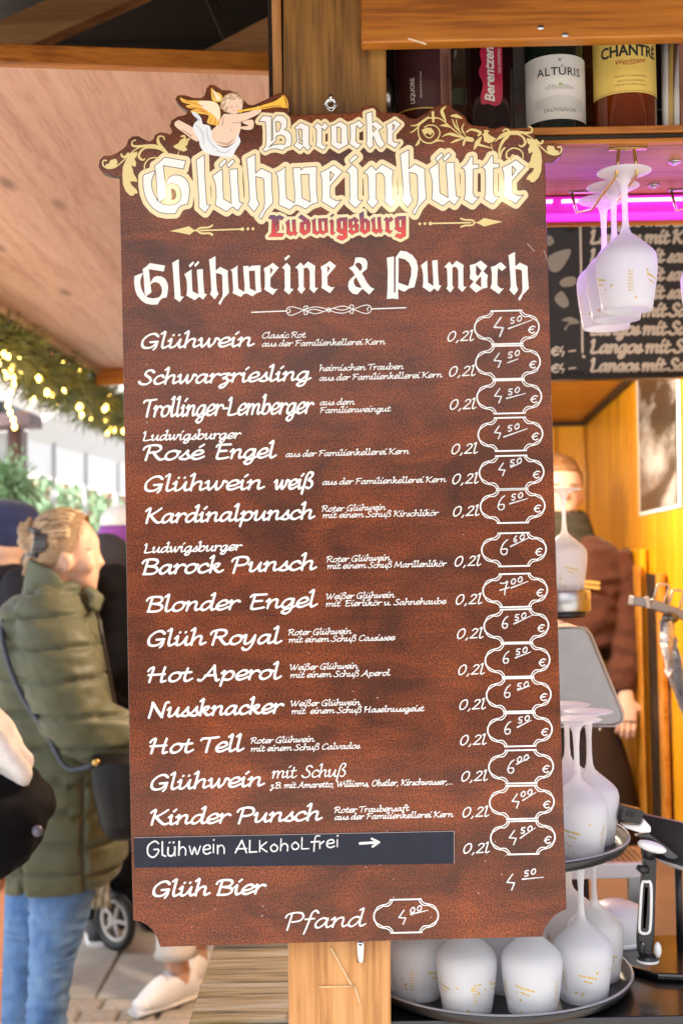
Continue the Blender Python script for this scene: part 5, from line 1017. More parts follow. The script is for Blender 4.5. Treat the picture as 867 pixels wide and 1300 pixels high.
bm = bmesh.new(); tube(bm, [W(815.5,1197,YT - .012), W(817,1204,YT - .012), W(815.5,1210,YT - .012)], .001, 6); bm_obj('white_line', bm, M_whitep, ts)
bm = bmesh.new(); tube(bm, [W(822, 1090, YT), W(824, 1076, YT), W(826, 1066, YT)], [.010, .010, .007], 14); tube(bm, [W(808, 1100, YT - .01), W(815, 1104, YT - .012), W(822, 1104, YT - .01)], [.004, .007, .006], 10); bm_obj('ball_head', bm, M_black, ts)
Q = Matrix.Rotation(R(18), 3, 'Y')
bm = bmesh.new(); ball(bm, W(827, 1075, YT - .01), (.024, .012, .0085), 20, M=Q); bm_obj('white_hub', bm, M_whitep, ts)
bm = bmesh.new(); P = [(806,1062),(822,1058),(846,1075),(862,1088),(858,1092),(846,1090),(828,1068)]; vs = [bm.verts.new(W(x, y, YT + .0)) for x, y in P]; f = bm.faces.new(vs); g = bmesh.ops.extrude_face_region(bm, geom=[f])
for v in [q for q in g['geom'] if isinstance(q, bmesh.types.BMVert)]: v.co.y += .02
bm_obj('cradle_arm', bm, mat('dark_grey_plastic', (.05,.05,.055), .4), ts, bevel=.003)
bm = bmesh.new(); P = [(788,1046),(812,1048),(817,1040),(826,1050),(826,1057),(814,1058),(792,1051)]; vs = [bm.verts.new(W(x, y, YT - .002)) for x, y in P]; f = bm.faces.new(vs); g = bmesh.ops.extrude_face_region(bm, geom=[f])
for v in [q for q in g['geom'] if isinstance(q, bmesh.types.BMVert)]: v.co.y += .014
bm_obj('white_clip', bm, M_whitep, ts, bevel=.002)
bm = bmesh.new(); P = [W(x, y, YT - .015) for x, y in ((784,1043),(813,1048),(818,1030),(789,1023))]; hexa(bm, [P[0], P[1], P[1] + Vector((0,.03,0)), P[0] + Vector((0,.03,0)), P[3], P[2], P[2] + Vector((0,.03,0)), P[3] + Vector((0,.03,0))]); bm_obj('clamp', bm, M_black, ts, bevel=.004)
bm = bmesh.new(); P = [W(x, y, YT - .0165) for x, y in ((794,1036),(804,1038),(806,1031),(796,1029))]; hexa(bm, [P[0], P[1], P[1] + Vector((0,.002,0)), P[0] + Vector((0,.002,0)), P[3], P[2], P[2] + Vector((0,.002,0)), P[3] + Vector((0,.002,0))]); bm_obj('clamp_pad', bm, mat('slot_black', (.004,.004,.004), .6), ts, bevel=.0015)
tb = empty('tablet', W(850, 1060, YT), 'black tablet computer held in the stand, seen from behind', 'tablet')
a, b_, c_, d_ = W(812,1084,YT + .05), W(900,1110,YT - .02), W(905,1053,YT + .0), W(814,1033,YT + .07)
bm = bmesh.new(); n_ = (b_ - a).cross(d_ - a).normalized() * .009; hexa(bm, [a, b_, b_ - n_, a - n_, d_, c_, c_ - n_, d_ - n_]); bm_obj('tablet_body', bm, M_black, tb, bevel=.003)
bm = bmesh.new(); tube(bm, [d_ + Vector((0,-.003,.001)), c_ + Vector((0,-.003,.001))], .0012, 6); bm_obj('tablet_edge', bm, mat('pinkish_edge', (.35,.22,.25), .3), tb)
wc = empty('white_card_reader', W(858, 1096, 2.15), 'white rounded card reader behind the tablet', 'card reader'); bm = bmesh.new(); ball(bm, W(860, 1092, 2.16), (.045, .03, .014), 18, M=Q); bm_obj('reader_body', bm, M_whitep, wc)
bm = bmesh.new(); tube(bm, [W(860, 1097, 2.16), Vector((W(860, 1097, 2.16).x, 2.16, zc + .003))], .006, 8); bm_obj('reader_stem', bm, M_black, wc)

# wire rack and crumpled foil on the right
wr = empty('cup_rack', W(830, 765, 3.0), 'grey metal bar rack with upright wire loops against the orange wall', 'wire rack')
YR = 2.9
bm = bmesh.new(); P = [(800,762),(822,765),(867,781),(900,796)]
for (a, b_) in zip(P, P[1:]): beam(bm, W(*a, YR), W(*b_, YR), .05, .022)
bm_obj('bar', bm, M_grey, wr, bevel=.003)
bm = bmesh.new(); beam(bm, W(820,757,YR - .03), W(823,772,YR - .03), .006, .008); bm_obj('bracket', bm, M_whitep, wr)
for x0, y0 in ((829,763),(848,771),(867,778)):
    bm = bmesh.new(); tube(bm, [W(x0, y0, YR), W(x0 + 5, y0 - 20, YR), W(x0 + 8, y0 - 22, YR), W(x0 + 17, y0 - 21, YR), W(x0 + 20, y0 - 18, YR), W(x0 + 13, y0 + 4, YR)], .003, 8); bm_obj('wire_loop', bm, mat('pale_wire', (.75,.70,.62), .3, metal=.5), wr)
bm = bmesh.new(); beam(bm, W(880,788,YR), W(880,788,YR) + Vector((.08, .05, 0)), .03, .02); bm_obj('wall_arm', bm, M_grey, wr)
fo = empty('foil_strip', W(850, 840, 2.85), 'crumpled silver foil hanging down from the wire rack', 'foil')
cl = [(836,786),(838,810),(843,840),(850,870),(862,898),(880,930)]; cr = [(854,790),(858,812),(864,838),(872,862),(884,888),(905,920)]
Lp, Rp = spline(cl, 5), spline(cr, 5); bm = bmesh.new(); rf = random.Random(8); G = []
for k, (a, b_) in enumerate(zip(Lp, Rp)):
    row = []
    for j in range(9):
        t = j / 8; p = W(a[0] + (b_[0] - a[0]) * t, a[1] + (b_[1] - a[1]) * t, 2.85 + .03 * math.sin(t * 7 + k * .3)); row.append(bm.verts.new(p + Vector((rf.uniform(-.003,.003), rf.uniform(-.010,.010), rf.uniform(-.004,.004)))))
    G.append(row)
for A, B in zip(G, G[1:]):
    for j in range(8): bm.faces.new((A[j], A[j + 1], B[j + 1], B[j]))
o = bm_obj('foil_sheet', bm, mat('silver_foil', (.80,.80,.82), .35, metal=.35), fo); so_ = o.modifiers.new('thickness', 'SOLIDIFY'); so_.thickness = .0015
bm = bmesh.new(); ball(bm, W(850, 785, 2.87), (.02,.02,.014), 10); bm_obj('foil_knot', bm, mat('dark_foil', (.2,.2,.2), .3, metal=.8), fo)

# ------------------------------------------------------------------ bottles
def textmesh(s, size, font_bold=0.0, spacing=1.0):
    cu = bpy.data.curves.new('txt', 'FONT'); cu.body = s; cu.size = size; cu.align_x = 'CENTER'; cu.align_y = 'CENTER'; cu.offset = font_bold; cu.space_character = spacing; cu.resolution_u = 3
    o = bpy.data.objects.new('txt', cu); COL.objects.link(o); bpy.context.view_layer.update()
    me = bpy.data.meshes.new_from_object(o.evaluated_get(bpy.context.evaluated_depsgraph_get())); bpy.data.objects.remove(o); return me
def wrap_text(name, s, size, m, parent, c, r, a0, z, rot=0, bold=0, shx=0, sx=1, spacing=1):
    me = textmesh(s, size, bold, spacing); bm = bmesh.new(); bm.from_mesh(me); bmesh.ops.triangulate(bm, faces=bm.faces); bmesh.ops.subdivide_edges(bm, edges=[e for e in bm.edges if e.calc_length() > size * .2], cuts=1)
    ca, sa = math.cos(R(rot)), math.sin(R(rot))
    for v in bm.verts:
        x, y = v.co.x * sx + v.co.y * shx, v.co.y; x, y = x * ca - y * sa, x * sa + y * ca; a = a0 + x / r; v.co = Vector((c.x + r * math.sin(a), c.y - r * math.cos(a), z + y))
    me2 = bpy.data.meshes.new(name); 
    inv = pm(parent).inverted(); bm.transform(inv); bm.to_mesh(me2); bm.free(); me2.materials.append(m)
    o = bpy.data.objects.new(name, me2); COL.objects.link(o); o.parent = parent; return o
def wrap_patch(name, m, parent, c, r, pts, n=24):            # a label outline (a in radians, z) laid on the cylinder
    xs = [p[0] for p in pts]; F = Field(min(xs) - .002, min(p[1] for p in pts) - .002, max(xs) + .002, max(p[1] for p in pts) + .002, (max(xs) - min(xs)) / 60)
    F.f += 0; F.poly(pts, .02); V, Fc = F.mesh(0, False); return add_print(name, V, Fc, m, parent, 0, lambda x, y: Vector((c.x + r * math.sin(x / r), c.y - r * math.cos(x / r), y)))
def bottle(px0, px1, Y, h, glass_m, label, neck=.014, sq=False, liquid=None, zsh=.62):
    a, b_ = W(px0, 140, Y), W(px1, 140, Y); r = (b_.x - a.x) / 2; c = Vector(((a.x + b_.x) / 2, Y, SZ1 + .001))
    o = empty('bottle', c, label, 'bottle', 'bottles on the shelf')
    prof = [(0, .004), (r * .8, .001), (r * .96, .003), (r, .008), (r, .010), (r, .03), (r, h * zsh - .02), (r, h * zsh), (r * .92, h * (zsh + .06)), (r * .6, h * (zsh + .13)), (neck, h * (zsh + .2)), (neck, h * .96), (neck + .002, h * .965), (neck + .002, h), (0, h)]
    bm = bmesh.new()
    if sq:
        rings = []
        for rr, hh in prof:
            rings.append([bm.verts.new((c.x + rr * math.copysign(abs(math.cos(t)) ** .45, math.cos(t)), c.y + rr * .8 * math.copysign(abs(math.sin(t)) ** .45, math.sin(t)), c.z + hh)) for t in [2 * math.pi * k / 40 for k in range(40)]])
        for A, B in zip(rings, rings[1:]):
            for k in range(40): bm.faces.new((A[k], A[(k + 1) % 40], B[(k + 1) % 40], B[k])).smooth = True
    else: lathe(bm, prof, c, 40)
    bm_obj('bottle_body', bm, glass_m, o)
    bm = bmesh.new(); lathe(bm, [(neck + .003, h * .93), (neck + .003, h + .003), (0, h + .003)], c, 20); bm_obj('cap', bm, M_black, o)
    return o, c, r
M_gdark = mat('dark_green_glass', (.008,.014,.010), .06, coat=.5); M_gblk = mat('black_glass', (.012,.003,.004), .08, coat=.5)
M_amber = mat('amber_spirit', (.22,.035,.006), .05, coat=.6, trans=.35); M_clear = mat('clear_glass', (.75,.78,.74), .05, trans=.85)
M_lab = mat('label_white', (.72,.70,.67), .5); M_ink = mat('label_ink', (.03,.03,.03), .5); M_ylab = mat('label_yellow', (.78,.56,.13), .45); M_redink = mat('label_red_ink', (.45,.04,.02), .5); M_grayink = mat('label_grey_ink', (.30,.30,.29), .6)
# red wine with the white label
o, c, r = bottle(667, 742, 1.925, .30, M_gdark, 'dark wine bottle with a white label showing a drawn village')
zt = lambda py, y=1.925: W(700, py, y - r).z
wrap_patch('front_label', M_lab, o, c, r + .0006, [(-r * 1.5, zt(151)), (r * 1.5, zt(151)), (r * 1.5, zt(69)), (-r * 1.5, zt(69))])
wrap_text('label_lettering', 'ALTÙRIS', .0175, M_ink, o, c, r + .0010, 0, zt(91), sx=1.0, bold=.0002, spacing=1.1)
wrap_text('label_lettering', 'SAUVIGNON', .0082, M_ink, o, c, r + .0010, 0, zt(139.5), spacing=1.1)
F = Field(-.05, 0, .05, .1, .0008); base = zt(128)
F2_ = []
V, Fc = [], []
def strokes_on(name, sts, m, o, c, r, rad, h=.0004):
    xs = [p[0] for s in sts for p in s]; ys = [p[1] for s in sts for p in s]; F = Field(min(xs) - .002, min(ys) - .002, max(xs) + .002, max(ys) + .002, h)
    for s in sts: F.stroke(s, rad, .003)
    V, Fc = F.mesh(0, False); return add_print(name, V, Fc, m, o, 0, lambda x, y: Vector((c.x + r * math.sin(x / r), c.y - r * math.cos(x / r), y)))
sts = [[(-.040 + .08 * t, zt(126) - .0015 * j * (1 + .25 * t) + .006 * math.sin(math.pi * t) * (1 - j * .12)) for t in [k / 10 for k in range(11)]] for j in range(9)]
strokes_on('label_hill_drawing', sts, M_grayink, o, c, r + .0010, .00022, .0003)
hs_ = [[(-.022 + .005 * k, zt(113)), (-.022 + .005 * k, zt(110 - (k * 7) % 4)), (-.0195 + .005 * k, zt(110 - (k * 7) % 4)), (-.0195 + .005 * k, zt(113))] for k in range(9)]
strokes_on('label_village_drawing', hs_, M_grayink, o, c, r + .0010, .0004, .0003)
strokes_on('label_crest', [[(0, zt(76)), (.0002, zt(76))]], M_grayink, o, c, r + .0010, .0055)
strokes_on('label_green_dot', [[(0, zt(107)), (.0002, zt(107))]], mat('green_dot', (.25,.4,.05), .5), o, c, r + .0013, .002)
# brandy with the yellow label
o, c, r = bottle(753, 832, 1.925, .31, M_amber, 'amber brandy bottle with a yellow label')
wrap_patch('front_label', M_ylab, o, c, r + .0006, [(-r * 1.5, zt(119)), (r * 1.5, zt(119)), (r * 1.5, zt(30)), (-r * 1.5, zt(30))])
strokes_on('label_border', [[(-r * 1.45, zt(117)), (0, zt(117)), (r * 1.45, zt(117))]], mat('label_gold', (.5,.33,.08), .4), o, c, r + .0010, .0005)
wrap_text('label_lettering', 'CHANTRÉ', .0235, M_ink, o, c, r + .0010, 0, zt(66), sx=.88, bold=.0007)
wrap_text('label_lettering', 'Weinbrand', .0105, M_redink, o, c, r + .0010, .0, zt(79), rot=5, shx=.3)
strokes_on('label_flourish', [[(-.012, zt(83)), (.0, zt(83.5)), (.016, zt(80))]], M_redink, o, c, r + .0010, .0004)
for j, y in enumerate((98, 104, 109)): wrap_text('label_small_print', 'GEBRANNT AUS FEINEN WEINEN' if j != 1 else 'UND IM HOLZFASS GEREIFT', .0036, mat('label_brown_ink', (.25,.15,.04), .6), o, c, r + .0010, 0, zt(y), sx=.95)
# liqueur with the dark brown label
o, c, r = bottle(502, 573, 1.935, .30, mat('wine_glass', (.05,.006,.006), .08, coat=.5), 'liqueur bottle with a dark maroon label and a gold line')
wrap_patch('front_label', mat('label_maroon', (.055,.012,.012), .5), o, c, r + .0006, [(-r * 1.5, zt(129)), (r * .75, zt(129)), (r * .75, zt(20)), (-r * 1.5, zt(20))])
wrap_patch('label_side_panel', mat('label_pinkish', (.42,.20,.15), .5), o, c, r + .0007, [(r * .6, zt(129)), (r * 1.45, zt(129)), (r * 1.45, zt(20)), (r * .6, zt(20))])
strokes_on('gold_line', [[(-r * 1.2, zt(131)), (0, zt(131)), (r * 1.2, zt(131))]], mat('label_gold', (0,0,0)), o, c, r + .0012, .0014)
wrap_text('label_lettering', 'LIQUORE', .0095, M_lab, o, c, r + .0010, R(-25), zt(108), rot=90, bold=.0002)
wrap_text('label_small_print', 'PRODOTTO IN ITALIA', .0040, M_lab, o, c, r + .0010, R(-8), zt(101), rot=90)
sts = [[(r * .66 + .0022 * k, zt(128)), (r * .66 + .0022 * k, zt(45 + (k * 13) % 25))] for k in range(9)]; strokes_on('label_stripes', sts, mat('label_maroon', (0,0,0)), o, c, r + .0010, .0005)
# clear bottle
o, c, r = bottle(566, 594, 2.02, .27, M_clear, 'slim clear glass bottle between the maroon and the crimson labels', neck=.010)
wrap_patch('pale_label', mat('pale_green_label', (.55,.58,.40), .5), o, c, r + .0006, [(-r * 1.2, zt(130, 2.02)), (r * 1.2, zt(130, 2.02)), (r * 1.2, zt(110, 2.02)), (-r * 1.2, zt(110, 2.02))])
# square black bottle with the crimson badge
o, c, r = bottle(592, 651, 1.93, .29, M_gblk, 'square shouldered black bottle with a crimson badge and slanted white lettering', sq=True)
RR = 10.0; cF = Vector((c.x, c.y - r * .8 - .0008 + RR, 0))   # almost flat face: a very large radius
z_ = lambda py: W(620, py, 1.90).z; xf = lambda px: W(px, 100, 1.895).x - c.x
def flat_patch(name, m, pts, lift): 
    F = Field(min(p[0] for p in pts) - 2, min(p[1] for p in pts) - 2, max(p[0] for p in pts) + 2, max(p[1] for p in pts) + 2, .4); F.poly(pts); V, Fc = F.mesh(); return add_print(name, V, Fc, m, o, 0, lambda x, y: Vector((c.x + xf(x), c.y - r * .8 - .0006 - lift, W(x, y, 1.895).z)))
flat_patch('badge', mat('crimson_label', (.42,.015,.05), .45), spline([(611,44),(620,50),(630,40),(638,46),(638,110),(636,128),(628,133),(619,130),(611,131),(610,120),(613,105),(608,90),(612,78),(610,66),(613,55)], 3, True), .0004)
for s, sz, dx, py, mm, bd in (('Berentzen', .0205, 622, 92, M_lab, .0006), ('DAS ORIGINAL', .0058, 634.5, 76, M_lab, 0)):
    me = textmesh(s, sz, bd); bm = bmesh.new(); bm.from_mesh(me)
    for v in bm.verts:
        x, y = v.co.x + v.co.y * .25, v.co.y; v.co = Vector((c.x + xf(dx) - y, c.y - r * .8 - .0016, W(620, py, 1.895).z + x))
    bm.transform(pm(o).inverted()); me2 = bpy.data.meshes.new('badge_lettering'); bm.to_mesh(me2); bm.free(); me2.materials.append(mm); t_ = bpy.data.objects.new('badge_lettering', me2); COL.objects.link(t_); t_.parent = o
# pale bottle behind, and the leaning sleeves on the right
o, c, r = bottle(645, 685, 2.04, .29, mat('pale_bottle', (.55,.53,.50), .2, coat=.3), 'pale bottle half hidden behind the white labelled wine bottle')
wrap_text('label_lettering', '1847', .014, M_grayink, o, c, r + .001, -.5, zt(112, 2.04))
wrap_patch('pink_label', mat('soft_pink', (.62,.42,.36), .5), o, c, r + .0006, [(-r * 1.4, zt(142, 2.04)), (r * 1.4, zt(142, 2.04)), (r * 1.4, zt(130, 2.04)), (-r * 1.4, zt(130, 2.04))])
sl = empty('plastic_sleeve', W(850, 162, 1.93), 'leaning white and yellow plastic sleeves at the right end of the shelf', 'sleeves')
for (a, b_, rr, m) in (((845,175),(843,40),.006,M_whitep),((848,170),(850,40),.006,mat('sleeve_yellow',(.62,.42,.12),.4)),((845,175),(858,40),.004,mat('sleeve_brown',(.22,.10,.07),.4)),((858,168),(857,60),.005,M_whitep),((854,172),(855,110),.004,mat('sleeve_yellow',(0,0,0)))):
    A = W(*a, 1.93); A.z = SZ1 + .002; B = W(*b_, 1.96); bm = bmesh.new(); tube(bm, [A, A.lerp(B, .5), B], rr, 12); bm_obj('sleeve', bm, m, sl)
pb = empty('pink_box', W(875, 160, 1.95), 'salmon coloured box at the right edge behind the sleeves', 'box'); A = W(861, 100, 1.97); bm = bmesh.new(); box(bm, (A.x, 1.97, SZ1 + .001), (A.x + .09, 2.06, SZ1 + .2)); bm_obj('box_body', bm, mat('salmon_card', (.48,.20,.14), .5), pb, bevel=.002); bm = bmesh.new(); box(bm, (A.x - .0005, 1.969, SZ1 + .03), (A.x + .0905, 2.0605, SZ1 + .036)); bm_obj('box_band', bm, M_lab, pb)
db = empty('purple_box', W(838, 160, 2.05), 'dark purple carton between the brandy and the sleeves', 'carton'); A = W(826, 100, 2.05); bm = bmesh.new(); box(bm, (A.x, 2.05, SZ1 + .001), (A.x + .045, 2.085, SZ1 + .25)); bm_obj('carton_body', bm, mat('dusk_purple', (.07,.045,.055), .5), db, bevel=.002); bm = bmesh.new(); box(bm, (A.x - .0005, 2.049, SZ1 + .1), (A.x + .0455, 2.0855, SZ1 + .103)); bm_obj('carton_seam', bm, M_grayink, db)
# ------------------------------------------------------------------ garland with lit bulbs along the flap
gar = empty('christmas_garland', (-1.2, 4.6, 2.3), 'green fir garland with glowing yellow bulbs hung along the edge of the roof flap', 'garland')
M_needle = mat('fir_needles', (.06,.085,.014), .6, noise=.5, scale=12, col2=(.17,.15,.02)); M_twig = mat('twig', (.10,.06,.03), .8)
M_bulb = mat('warm_bulb', (.9,.6,.1), .3, emit=(1,.62,.12), estr=8)
rg = random.Random(21); path = []
for k in range(60):
    t = k / 59; Y = 3.4 + 4.6 * t; path.append(Vector((-1.215 + .06 * t, Y, 2.345 + .022 * math.sin(k * .9) - .03 * math.sin(t * 12) ** 2)))
bm = bmesh.new(); tube(bm, path, .012, 6); bm_obj('garland_cord', bm, M_twig, gar)
V, Fc = [], []
for k in range(24000):
    s = rg.random() * 58.99; i = int(s); p = path[i].lerp(path[i + 1], s - i); rad = .095 * (1 + .35 * math.sin(s * 1.7) + .2 * math.sin(s * .6)); 
    d = Vector((rg.gauss(0, 1), rg.gauss(0, 1), rg.gauss(0, 1))).normalized(); a = p + d * rad * rg.random() ** .7; b_ = a + (d + Vector((rg.gauss(0,.5), rg.gauss(0,.5), rg.gauss(-.2,.4)))).normalized() * rg.uniform(.03, .07)
    sd_ = d.cross(Vector((rg.random(), rg.random(), rg.random()))).normalized() * .005; n = len(V); V += [a - sd_, a + sd_, b_]; Fc.append((n, n + 1, n + 2))
mesh_ = bpy.data.meshes.new('fir_needles'); mesh_.from_pydata([tuple(v - gar.location) for v in V], [], Fc); mesh_.materials.append(M_needle)
o = bpy.data.objects.new('fir_needles', mesh_); COL.objects.link(o); o.parent = gar; o['kind'] = 'stuff'
bb = bmesh.new(); ball(bb, (0, 0, 0), (.013, .013, .02), 10); bulb_me = bpy.data.meshes.new('bulb'); bb.to_mesh(bulb_me); bb.free(); bulb_me.materials.append(M_bulb)
def add_bulb(p, s=1.0):
    o = bpy.data.objects.new('bulb', bulb_me); COL.objects.link(o); o.parent = gar; o.location = Vector(p) - gar.location; o.scale = (s, s, s)
for k in range(84):
    s = k / 84 * 58.9; i = int(s); p = path[i].lerp(path[i + 1], s - i); a = rg.uniform(-2.6, -.4) if rg.random() < .8 else rg.uniform(0, 6.28)
    add_bulb(p + Vector((math.cos(a), rg.uniform(-.5, .5), math.sin(a))) * rg.uniform(.05, .11), rg.uniform(.45, .75))
for c0, n_ in ((W(14, 470, 4.6), 9),):                      # a strand hanging down at the left
    prev = c0
    pts = [c0 + Vector((.012 * math.sin(j), 0, -.026 * j)) for j in range(n_)]
    bm = bmesh.new(); tube(bm, pts, .004, 6); bm_obj('hanging_cord', bm, M_twig, gar)
    for j, p in enumerate(pts): add_bulb(p, .6)

# ------------------------------------------------------------------ market stalls and houses beyond
M_fp = mat('pale_render', (.78,.74,.70), .8, noise=.06, scale=2); M_roofw = mat('white_tarpaulin', (.82,.82,.82), .6, noise=.05, scale=2); M_brf = mat('brown_timber', (.20,.09,.055), .6, noise=.4, scale=10)
M_pw = mat('window_pane', (.35,.38,.42), .1); M_greyp = mat('grey_boarding', (.34,.31,.29), .7, noise=.2, scale=5)
# white awning stall: front eave runs away to the right
L0, L1 = 10.0, 13.5
aw = empty('white_awning', W(95, 640, 11.5), 'long white tarpaulin awning over a market stall behind the people', 'awning')
def band(y00, y01, y10, y11, name, m, th=.05, Y0=L0, Y1=L1, x0=25, x1=190, par=aw):
    bm = bmesh.new(); a, b_, c, d = W(x0, y01, Y0), W(x1, y11, Y1), W(x1, y10, Y1), W(x0, y00, Y0); t = Vector((0, th, 0)); hexa(bm, [a, b_, b_ + t, a + t, d, c, c + t, d + t]); return bm_obj(name, bm, m, par)
for k in range(4):
    xa, xb = 25 + k * 41, 25 + (k + 1) * 41 - .6; f0, f1 = k / 4, (k + 1) / 4
    yt = lambda f: 556 + 40 * f; yb = lambda f: 596 + 38 * f
    bm = bmesh.new(); Ya_, Yb__ = L0 + (L1 - L0) * f0, L0 + (L1 - L0) * f1; a, b_, c, d = W(xa, yb(f0), Ya_), W(xb, yb(f1), Yb__), W(xb, yt(f1), Yb__), W(xa, yt(f0), Ya_); t = Vector((0, .03, 0)); hexa(bm, [a, b_, b_ + t, a + t, d, c, c + t, d + t]); bm_obj('valance_panel', bm, M_roofw, aw)
    up = Vector((.3, 1.6, .55)); bm = bmesh.new(); hexa(bm, [d, c, c + up, d + up, d + Vector((0,0,.02)), c + Vector((0,0,.02)), c + up + Vector((0,0,.02)), d + up + Vector((0,0,.02))]); bm_obj('roof_panel', bm, mat('awning_roof_grey', (.62,.61,.60), .6), aw)
    bm = bmesh.new(); p = W(xb, yb(f1), Yb__); tube(bm, [Vector((p.x, p.y + .05, 0)), p + Vector((0, .05, .3))], .03, 8); bm_obj('awning_pole', bm, mat('grey_pole', (.35,.33,.32), .5), aw)
for k in range(7):                                           # posts with fir trim under the awning
    f = k / 8; Y = L0 + .8 + (L1 - L0) * f; px = 44 + 18.5 * k; top = 606 + 30 * f
    o = empty('stall_post', W(px, top, Y), 'brown timber post wrapped in fir, number of the row under the white awning', 'post', 'fir trimmed posts under the white awning')
    o['label'] = ('leftmost', 'second from the left', 'third from the left', 'fourth from the left', 'fifth from the left', 'sixth from the left', 'rightmost, hidden by the board')[k] + ' of the fir trimmed posts under the white awning'
    p = W(px, top, Y); bm = bmesh.new(); box(bm, (p.x - .05, Y, 0), (p.x + .04, Y + .08, p.z)); bm_obj('timber', bm, M_brf, o)
    V, Fc = [], []
    for j in range(170):
        z = p.z - rg.random() * 1.1; a = Vector((p.x + .09 + rg.gauss(0, .035), Y + rg.gauss(-.02, .05), z)); b_ = a + Vector((rg.gauss(0,.05), rg.gauss(0,.05), -rg.uniform(.03,.09))); s = Vector((.02, 0, .01)); n = len(V); V += [a - s - o.location, a + s - o.location, b_ - o.location]; Fc.append((n, n + 1, n + 2))
    me = bpy.data.meshes.new('fir_trim'); me.from_pydata([tuple(v) for v in V], [], Fc); me.materials.append(mat('pale_fir', (.20,.32,.17), .7)); q_ = bpy.data.objects.new('fir_trim', me); COL.objects.link(q_); q_.parent = o; q_['kind'] = 'stuff'
bk = empty('grey_stall', W(100, 660, 15), 'grey boarded stall front behind the row of trimmed posts', 'stall')
for k in range(14):
    x0, x1 = -7.2 + k * .45, -7.2 + (k + 1) * .45 - .02; bm = bmesh.new(); box(bm, (x0, 14.8, 0), (x1, 14.85, 2.25)); bm_obj('board', bm, M_greyp, bk)
# pale gabled house
hs = empty('gabled_house', W(95, 560, 19), 'pale gabled house with small windows above the white awning', 'house')
bm = bmesh.new(); P = [(30,640),(250,660),(250,500),(150,455),(92,508),(46,548)]; Yh = 19; vs = [bm.verts.new(W(x, y, Yh)) for x, y in P]; f = bm.faces.new(vs); g = bmesh.ops.extrude_face_region(bm, geom=[f])
for v in [q for q in g['geom'] if isinstance(q, bmesh.types.BMVert)]: v.co.y += 8
bm_obj('wall', bm, M_fp, hs)
bm = bmesh.new(); beam(bm, W(36,556,Yh - .2), W(94,505,Yh - .2), .5, .12); bm_obj('verge', bm, mat('pale_verge', (.62,.56,.52), .7), hs)
bm = bmesh.new(); p, q_ = W(92,508,Yh - .03), W(92,600,Yh - .03); beam(bm, p, q_, .06, .06, up=Vector((0,1,0))); bm_obj('downpipe', bm, mat('grey_pole', (0,0,0)), hs)
for x, y in ((107,527),(133,540),(152,548)):
    bm = bmesh.new(); c = W(x, y, Yh - .05); box(bm, c - Vector((.10,.04,.16)), c + Vector((.10,.02,.16))); fr = bm_obj('window', bm, mat('window_frame_grey', (.40,.38,.37), .5), hs)
    bm = bmesh.new(); box(bm, c + Vector((-.13,-.06,-.14)), c + Vector((.03,-.045,.14))); bm_obj('pane', bm, mat('window_glare', (.8,.82,.85), .2), hs)
# building row far behind with red roof at far left, and neutral houses for the horizon
for nm, lab, x0, x1, Y, h, m, rm in (('town_house', 'white house with a red roof rising at the far left', -16, -7.4, 26, 6.0, M_fp, mat('red_roof_tiles', (.42,.10,.06), .7)), ('town_house', 'cream house behind the menu board, hidden by it', -6, 3, 32, 6.5, M_fp, mat('brown_roof_tiles', (.25,.13,.09), .7)), ('town_house', 'tall pale house standing far left beyond the red roof', -30, -17, 30, 8, M_fp, mat('brown_roof_tiles', (0,0,0)))):
    o = empty(nm, ((x0 + x1) / 2, Y, 0), lab, 'house'); bm = bmesh.new(); box(bm, (x0, Y, 0), (x1, Y + 7, h)); bm_obj('wall', bm, m, o)
    bm = bmesh.new(); hexa(bm, [Vector(v) for v in ((x0 - .4,Y - .4,h),(x1 + .4,Y - .4,h),(x1 + .4,Y + 7.4,h),(x0 - .4,Y + 7.4,h),(x0 - .4,Y + 3.3,h + 3),(x1 + .4,Y + 3.3,h + 3),(x1 + .4,Y + 3.7,h + 3),(x0 - .4,Y + 3.7,h + 3))]); bm_obj('roof', bm, rm, o)
    n = max(2, int((x1 - x0) / 1.8))
    for i in range(n):
        for z in (1.4, 3.8):
            x = x0 + (i + .5) * (x1 - x0) / n; bm = bmesh.new(); box(bm, (x - .42, Y - .05, z), (x + .42, Y + .02, z + 1.2)); w_ = bm_obj('window', bm, M_whitep, o)
            bm = bmesh.new(); box(bm, (x - .34, Y - .06, z + .08), (x + .34, Y - .052, z + 1.12)); bm_obj('pane', bm, M_pw, o)
# brown stall at the left with its eave
bs = empty('brown_stall', W(15, 600, 7), 'brown timber stall corner with an eave board and a white window at the left edge', 'stall')
Yq = 7.0
bm = bmesh.new(); a, b_ = W(-120, 528, Yq), W(38, 524, Yq); c, d = W(38, 538, Yq), W(-120, 545, Yq); t = Vector((0, .3, 0)); hexa(bm, [d, c, c + t, d + t, a, b_, b_ + t, a + t]); bm_obj('eave_board', bm, mat('mauve_brown_timber', (.23,.15,.16), .6, noise=.3, scale=6), bs)
bm = bmesh.new(); a, b_ = W(22, 523, Yq + .1), W(37, 522, Yq + .1); c, d = W(37, 530, Yq + .1), W(22, 531, Yq + .1); t = Vector((0, .3, 0)); hexa(bm, [d, c, c + t, d + t, a, b_, b_ + t, a + t]); bm_obj('roof_end', bm, M_pine, bs)
bm = bmesh.new(); V_ = [W(-120, 524, Yq + .3), W(20, 521, Yq + .3)]; beam(bm, V_[0], V_[1], .5, .05); bm_obj('dark_roofing', bm, M_black, bs)
